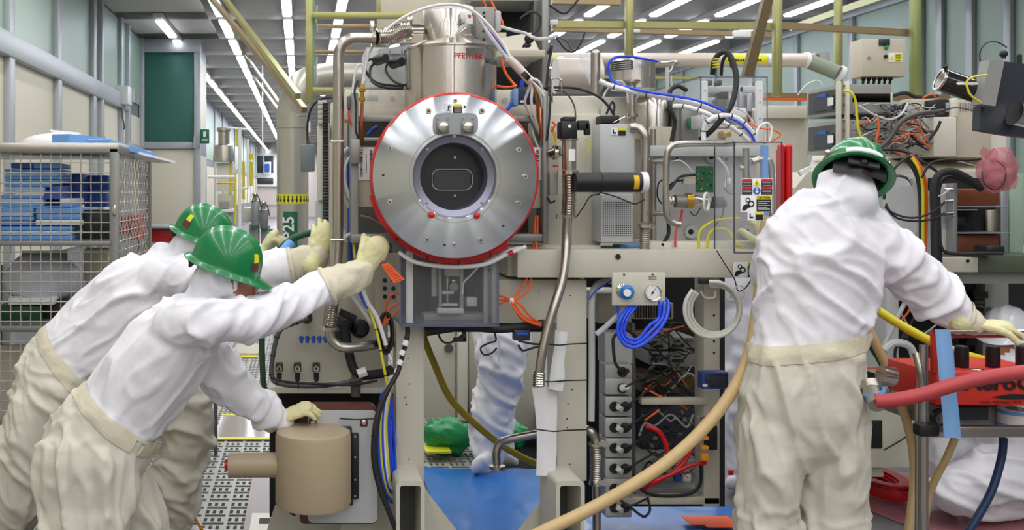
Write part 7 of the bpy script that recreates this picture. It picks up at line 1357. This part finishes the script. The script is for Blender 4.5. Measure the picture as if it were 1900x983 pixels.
# B: rear worker at the left
axB = (.75, 0, .66)
B = person('person in white coverall gripping the steel pipe, orange strap on the shoe', (200, 1030, 4.35), [
 (0, [(136, 668, 4.35), (190, 618, 4.35), (256, 556, 4.35), (304, 514, 4.35)], [76, 80, 80, 58], [74, 80, 88, 80], (.8, 0, .55), .013),
 (0, [(300, 516, 4.24), (300, 516, 4.46)], [42, 42], [40, 40], (1, 0, .3), .006),
 (1, [(134, 670, 4.35), (112, 706, 4.35), (100, 745, 4.35)], [76, 82, 78], [78, 86, 78], (.8, 0, -.3), .012),
 (1, [(85, 755, 4.25), (52, 850, 4.25), (36, 930, 4.25), (5, 1010, 4.3)], [64, 58, 48, 30], [52, 50, 44, 34], (.5, 0, -.8), .013),
 (1, [(135, 745, 4.45), (230, 748, 4.45), (336, 755, 4.45), (347, 800, 4.45), (330, 880, 4.45), (322, 950, 4.45)], [60, 60, 50, 47, 44, 38], [54, 54, 48, 46, 42, 36], (.9, 0, -.35), .015),
 (0, [(270, 530, 4.25), (310, 514, 4.2), (390, 512, 4.18), (470, 506, 4.14), (540, 494, 4.1)], [36, 38, 36, 33, 31], None, (.4, 0, .9), .009),
 (3, [(540, 494, 4.1), (566, 485, 4.08), (584, 476, 4.07)], [31, 30, 26], None, (.2, 0, 1), .004),
 (0, [(320, 500, 4.5), (400, 496, 4.55), (450, 490, 4.55), (476, 480, 4.5)], [36, 32, 26, 22], None, (.4, 0, .9), .008),
 (2, [(318, 500, 4.35), (338, 478, 4.34), (358, 452, 4.33)], [38, 34, 38], [42, 34, 36], (.3, 0, 1), .006),
 (2, [(362, 446, 4.33), (378, 450, 4.33)], [40, 36], [38, 36], None, 0),
 (4, [(388, 452, 4.33), (400, 462, 4.33)], [28, 20], [28, 22], None, 0),
 (0, [(322, 960, 4.45), (330, 992, 4.45), (400, 1000, 4.45)], [30, 24, 15], [26, 24, 20], (1, 0, 0), .005),
 (0, [(5, 1020, 4.3), (2, 1036, 4.3), (50, 1036, 4.3)], [26, 14, 10], [22, 18, 16], (1, 0, 0), .003)],
 MT, planes=[((136, 668, 4.35), axB, .34, 0, 1), ((540, 494, 4.1), (1, 0, .2), .12, 3, 0), ((326, 488, 4.34), (.5, 0, .85), .2, 2, 0)], seed=5.1)
band(B, (131, 672, 4.35), axB, 78, 79, 26, 'cuff'); band(B, (541, 494, 4.1), (1, 0, .2), 31, 31, 8, 'cuff', 'cuff_hem'); helmet(B, (375, 441, 4.33), (.92, -.05, -.38), (.36, -.12, .93), badge=(-2.2,))
glove(B, (588, 470, 4.05), (.42, .35, .84), (-.3, .93, -.1), (.35, .4, .3), (.9, .2, .4), sgn=1, s=1.12); glove(B, (482, 474, 4.5), (.55, 0, .8), (.8, 0, -.6), (.7, .6, .4), (.7, .5, .3), sgn=1, s=1.1)
m = MB(); m.sweep(catmull([P(362, 962, 4.43), P(368, 972, 4.385), P(376, 986, 4.375), P(384, 1008, 4.40)], 4), [.012]*13, 8, rad2=[.003]*13); m.build('orange_strap', mat('strap_orange', (236, 150, 40), .5), B)
# C: worker with his back to us
Cc = person('person seen from behind in green hard hat, one hand on the cart rail', (1500, 1170, 3.6), [
 (0, [(1502, 640, 3.6), (1510, 560, 3.6), (1528, 480, 3.6), (1545, 425, 3.6), (1560, 398, 3.61)], [98, 104, 116, 104, 58], [64, 66, 66, 60, 46], (.75, 0, -.65), .012),
 (0, [(1464, 438, 3.6), (1545, 420, 3.6), (1632, 452, 3.6)], [44, 52, 50], [44, 52, 48], (.7, 0, -.7), .008),
 (1, [(1502, 640, 3.6), (1496, 700, 3.6), (1492, 760, 3.6), (1488, 800, 3.6)], [99, 108, 112, 108], [66, 76, 80, 70], (.35, 0, -1), .010),
 (1, [(1432, 790, 3.6), (1428, 880, 3.6), (1424, 975, 3.6), (1420, 1130, 3.62)], [60, 54, 52, 36], [62, 58, 54, 42], (.2, 0, -1), .012),
 (1, [(1545, 790, 3.6), (1546, 880, 3.6), (1547, 975, 3.6), (1552, 1130, 3.62)], [64, 58, 54, 38], [62, 58, 54, 42], (-.25, 0, -1), .012),
 (1, [(1424, 972, 3.6), (1424, 992, 3.6)], [60, 58], [60, 58], (1, 0, 0), .012), (1, [(1548, 972, 3.6), (1548, 992, 3.6)], [62, 60], [60, 58], (1, 0, 0), .012),
 (0, [(1634, 455, 3.6), (1686, 502, 3.6), (1738, 552, 3.6), (1782, 590, 3.58)], [50, 50, 44, 31], None, (.5, .2, .85), .013),
 (3, [(1782, 590, 3.58), (1804, 600, 3.56)], [31, 25], None, (.6, 0, .7), .005),
 (0, [(1462, 436, 3.6), (1436, 500, 3.72), (1428, 505, 3.85), (1428, 470, 3.92)], [42, 36, 30, 26], None, (0, 0, 1), .008),
 (2, [(1560, 402, 3.6), (1568, 384, 3.59), (1572, 366, 3.6), (1576, 352, 3.62)], [52, 56, 52, 42], [44, 46, 46, 42], (.2, 0, 1), .018),
 (0, [(1562, 392, 3.6), (1500, 405, 3.6), (1464, 425, 3.6)], [36, 36, 34], None, (.7, 0, -.7), .007), (0, [(1570, 395, 3.6), (1610, 415, 3.6), (1640, 445, 3.6)], [34, 36, 38], None, (.7, 0, -.7), .007),
 (5, [(1584, 333, 3.66), (1590, 320, 3.68)], [44, 42], [44, 44], None, 0),  # head coloured black to paint the shade between hat brim and hood
 (4, [(1590, 345, 3.70), (1592, 355, 3.73)], [32, 28], [34, 30], None, 0),
 (0, [(1420, 1140, 3.62), (1420, 1162, 3.6), (1420, 1162, 3.76)], [34, 22, 18], [30, 14, 10], (1, 0, 0), .003), (0, [(1552, 1140, 3.62), (1554, 1162, 3.6), (1558, 1162, 3.76)], [34, 22, 18], [30, 14, 10], (1, 0, 0), .003)],
 MT, planes=[((1501, 634, 3.6), (-.16, 0, 1), .36, 0, 1), ((1782, 590, 3.58), (.9, 0, -.4), .12, 3, 0), ((1562, 385, 3.6), (.25, -.3, 1), .2, 2, 0)], seed=9.3)
band(Cc, (1500, 641, 3.6), (-.14, 0, 1), 101, 71, 32, 'cuff')
band(Cc, (1783, 591, 3.58), (.9, 0, -.4), 32, 32, 8, 'cuff', 'cuff_hem')
hm, T = helmet(Cc, (1583, 328, 3.62), (.12, .83, -.55), (.33, .47, .80), badge=False)
m = MB(); m.sweep([T(.131*math.cos(s)*.93, .109*math.sin(s)*.93, .05+.02*math.cos(s)) for s in [math.pi*2*i/40 for i in range(40)]], [.011]*40, 8, closed=True, rad2=[.004]*40, up=(T(0, 0, 1)-T(0, 0, 0))); m.build('goggle_strap', mat('olive_strap', (92, 92, 62), .7), hm)
m = MB(); m.sweep([T(.133*math.cos(s)*.99, .111*math.sin(s)*.99, .026) for s in [math.pi+(-.55+i*.11) for i in range(11)]], [.009]*11, 8, rad2=[.003]*11, up=(T(0, 0, 1)-T(0, 0, 0))); m.build('white_name_strip', 'inkw', hm)
for s in (math.pi-1.25, math.pi+1.25): m = MB(); m.ball(T(.125*math.cos(s), .104*math.sin(s), .055), 6, (1, 1, 1)); m.build('strap_clip', 'steel', hm)
m = MB(); m.sweep([T(-.100+abs(yy)*.35, yy, -.02) for yy in (-.085, -.06, -.03, 0, .03, .06, .085)], [.032]*7, 8, rad2=[.006]*7, up=(T(0, 0, 1)-T(0, 0, 0))); m.build('nape_strap', 'black', hm)
glove(Cc, (1808, 602, 3.55), (.98, -.05, -.08), (.0, .1, -1), (.15, .25, .2), (.8, .6, .1), sgn=-1, s=1.05)
glove(Cc, (1428, 462, 3.93), (0, .3, .95), (0, 1, -.3), (.5, .5, .4), sgn=1)
# D: legs behind the machine
D_ = person('person in white coverall and shoe covers standing behind the machine gap', (915, 868, 5.7), [
 (0, [(932, 640, 5.7), (926, 720, 5.7), (910, 790, 5.7), (905, 838, 5.7)], [42, 38, 34, 32], [40, 38, 34, 32], (.8, 0, -.6), .016),
 (0, [(925, 650, 5.95), (925, 740, 5.95), (925, 838, 5.95)], [40, 34, 28], None, (.8, 0, -.6), .014),
 (0, [(932, 640, 5.8), (938, 560, 5.8), (940, 470, 5.8), (940, 420, 5.8)], [50, 56, 60, 42], [44, 44, 44, 34], (.5, 0, 1), .010),
 (0, [(896, 430, 5.8), (886, 500, 5.75), (890, 560, 5.6)], [24, 20, 16], None, (0, 0, 1), .006), (0, [(982, 430, 5.8), (990, 500, 5.75), (985, 560, 5.6)], [24, 20, 16], None, (0, 0, 1), .006),
 (2, [(940, 420, 5.8), (942, 345, 5.8)], [26, 34], None, None, 0), (4, [(940, 352, 5.74), (940, 362, 5.74)], [24, 22], None, None, 0),
 (0, [(905, 845, 5.7), (902, 860, 5.66), (885, 862, 5.5)], [30, 24, 20], [24, 14, 12], (1, 0, 0), .008), (0, [(928, 845, 5.95), (935, 852, 5.9), (955, 854, 5.8)], [26, 16, 14], [22, 12, 10], (1, 0, 0), .006)], MT, vox=.014, seed=13.3)
m = MB(); m.sweep([P(926, y, 5.7-43*5.7/F) for y in (630, 660, 690)], .003, 6); m.build('seam', 'hood', D_)
# F: second figure behind the rack
F_ = person('person in white coverall standing behind the rack, seen between rack post and the tan hose', (1362, 905, 5.3), [
 (0, [(1366, 600, 5.3), (1364, 700, 5.3), (1362, 800, 5.3), (1360, 868, 5.3)], [38, 36, 33, 28], None, (.6, 0, -.8), .014),
 (0, [(1380, 600, 5.5), (1384, 720, 5.5), (1380, 860, 5.5)], [36, 32, 26], None, (.6, 0, -.8), .014),
 (0, [(1370, 620, 5.35), (1370, 540, 5.35), (1370, 460, 5.35), (1370, 412, 5.35)], [52, 54, 58, 40], [42, 42, 42, 34], (.5, 0, 1), .012),
 (2, [(1370, 410, 5.35), (1370, 345, 5.35)], [26, 34], None, None, 0), (4, [(1370, 350, 5.29), (1370, 360, 5.29)], [26, 24], None, None, 0),
 (0, [(1330, 430, 5.35), (1322, 480, 5.35), (1330, 540, 5.25)], [24, 20, 16], None, (0, 0, 1), .006),
 (0, [(1360, 872, 5.3), (1360, 892, 5.28), (1356, 894, 5.14)], [22, 16, 14], [20, 12, 10], (1, 0, 0), .004), (0, [(1380, 868, 5.5), (1382, 880, 5.48), (1388, 882, 5.36)], [20, 13, 12], [18, 12, 10], (1, 0, 0), .004)], ['hood', 'trou', 'hood', 'cuff', 'skin'], vox=.014, seed=17.1)
pb('shoe_label', 'red', F_, (1352, 872, 1362, 882, 5.1, .01))
# E: crouching figure at the right behind the cart
E = person('person in white coverall and white hard hat crouching behind the cart at the lower right', (1850, 954, 4.9), [
 (0, [(1895, 860, 4.9), (1890, 790, 4.9), (1880, 725, 4.88)], [62, 66, 54], [56, 60, 52], (.5, 0, 1), .012),
 (0, [(1900, 870, 4.9), (1905, 890, 4.9)], [64, 60], [60, 60], (.6, 0, -1), .010),
 (0, [(1895, 880, 4.78), (1830, 888, 4.72), (1768, 912, 4.7)], [58, 50, 42], [50, 46, 42], (.8, 0, -.3), .014),
 (0, [(1768, 915, 4.7), (1820, 935, 4.75), (1880, 940, 4.8)], [40, 28, 22], [38, 28, 22], (.8, 0, -.3), .008),
 (0, [(1880, 870, 5.05), (1800, 850, 5.05), (1752, 842, 5.0)], [46, 42, 38], None, (.8, 0, -.3), .012),
 (0, [(1750, 845, 5.0), (1742, 890, 5.0), (1740, 930, 5.0)], [36, 30, 24], None, (.3, 0, -1), .010),
 (0, [(1740, 932, 5.0), (1738, 944, 5.0), (1715, 946, 4.95)], [24, 14, 12], None, None, 0),
 (0, [(1850, 715, 4.8), (1822, 760, 4.7), (1800, 740, 4.6)], [28, 24, 20], None, (.3, 0, 1), .008), (0, [(1920, 715, 4.8), (1945, 770, 4.7), (1900, 770, 4.6)], [28, 24, 20], None, (.3, 0, 1), .008),
 (2, [(1876, 700, 4.88), (1870, 668, 4.86), (1866, 640, 4.85)], [34, 36, 36], [34, 36, 36], (.3, 0, 1), .008), (4, [(1856, 640, 4.80), (1854, 646, 4.79)], [22, 20], None, None, 0), (2, [(1862, 662, 4.8), (1864, 676, 4.8)], [28, 26], None, (1, 0, 0), .008)], MT, vox=.013, seed=21.7)
helmet(E, (1868, 622, 4.86), (-.75, -.65, -.05), (0, 0, 1), 'hatw', badge=False); glove(E, (1800, 738, 4.6), (-.5, -.3, .6), (0, 0, -1), (.5, .6, .5)); glove(E, (1898, 768, 4.6), (-.6, -.4, .3), (0, 0, -1), (.5, .6, .5))
# orange tag under the glove
ot = thing('orange_tag', 'orange paper tag with dark handwriting hanging below the gloved hand', 'tag', (728, 526, 3.8)); m = MB(); m.prism([(707, 490), (721, 487), (751, 518), (731, 526)], 3.79, .0015); m.build('tag', 'tagor', ot); m = MB()
for i in range(7):
    x, y = 715+i*3.6, 495+i*4.0; m.beam((x-2, y+1.5, 3.787), (x+8, y-1.8, 3.787), .0012, .0006, up=YV)
m.build('writing', 'ink', ot, kind='stuff'); pb('tag_holder', 'greyd', ot, (700, 483, 716, 491, 3.79, .02))
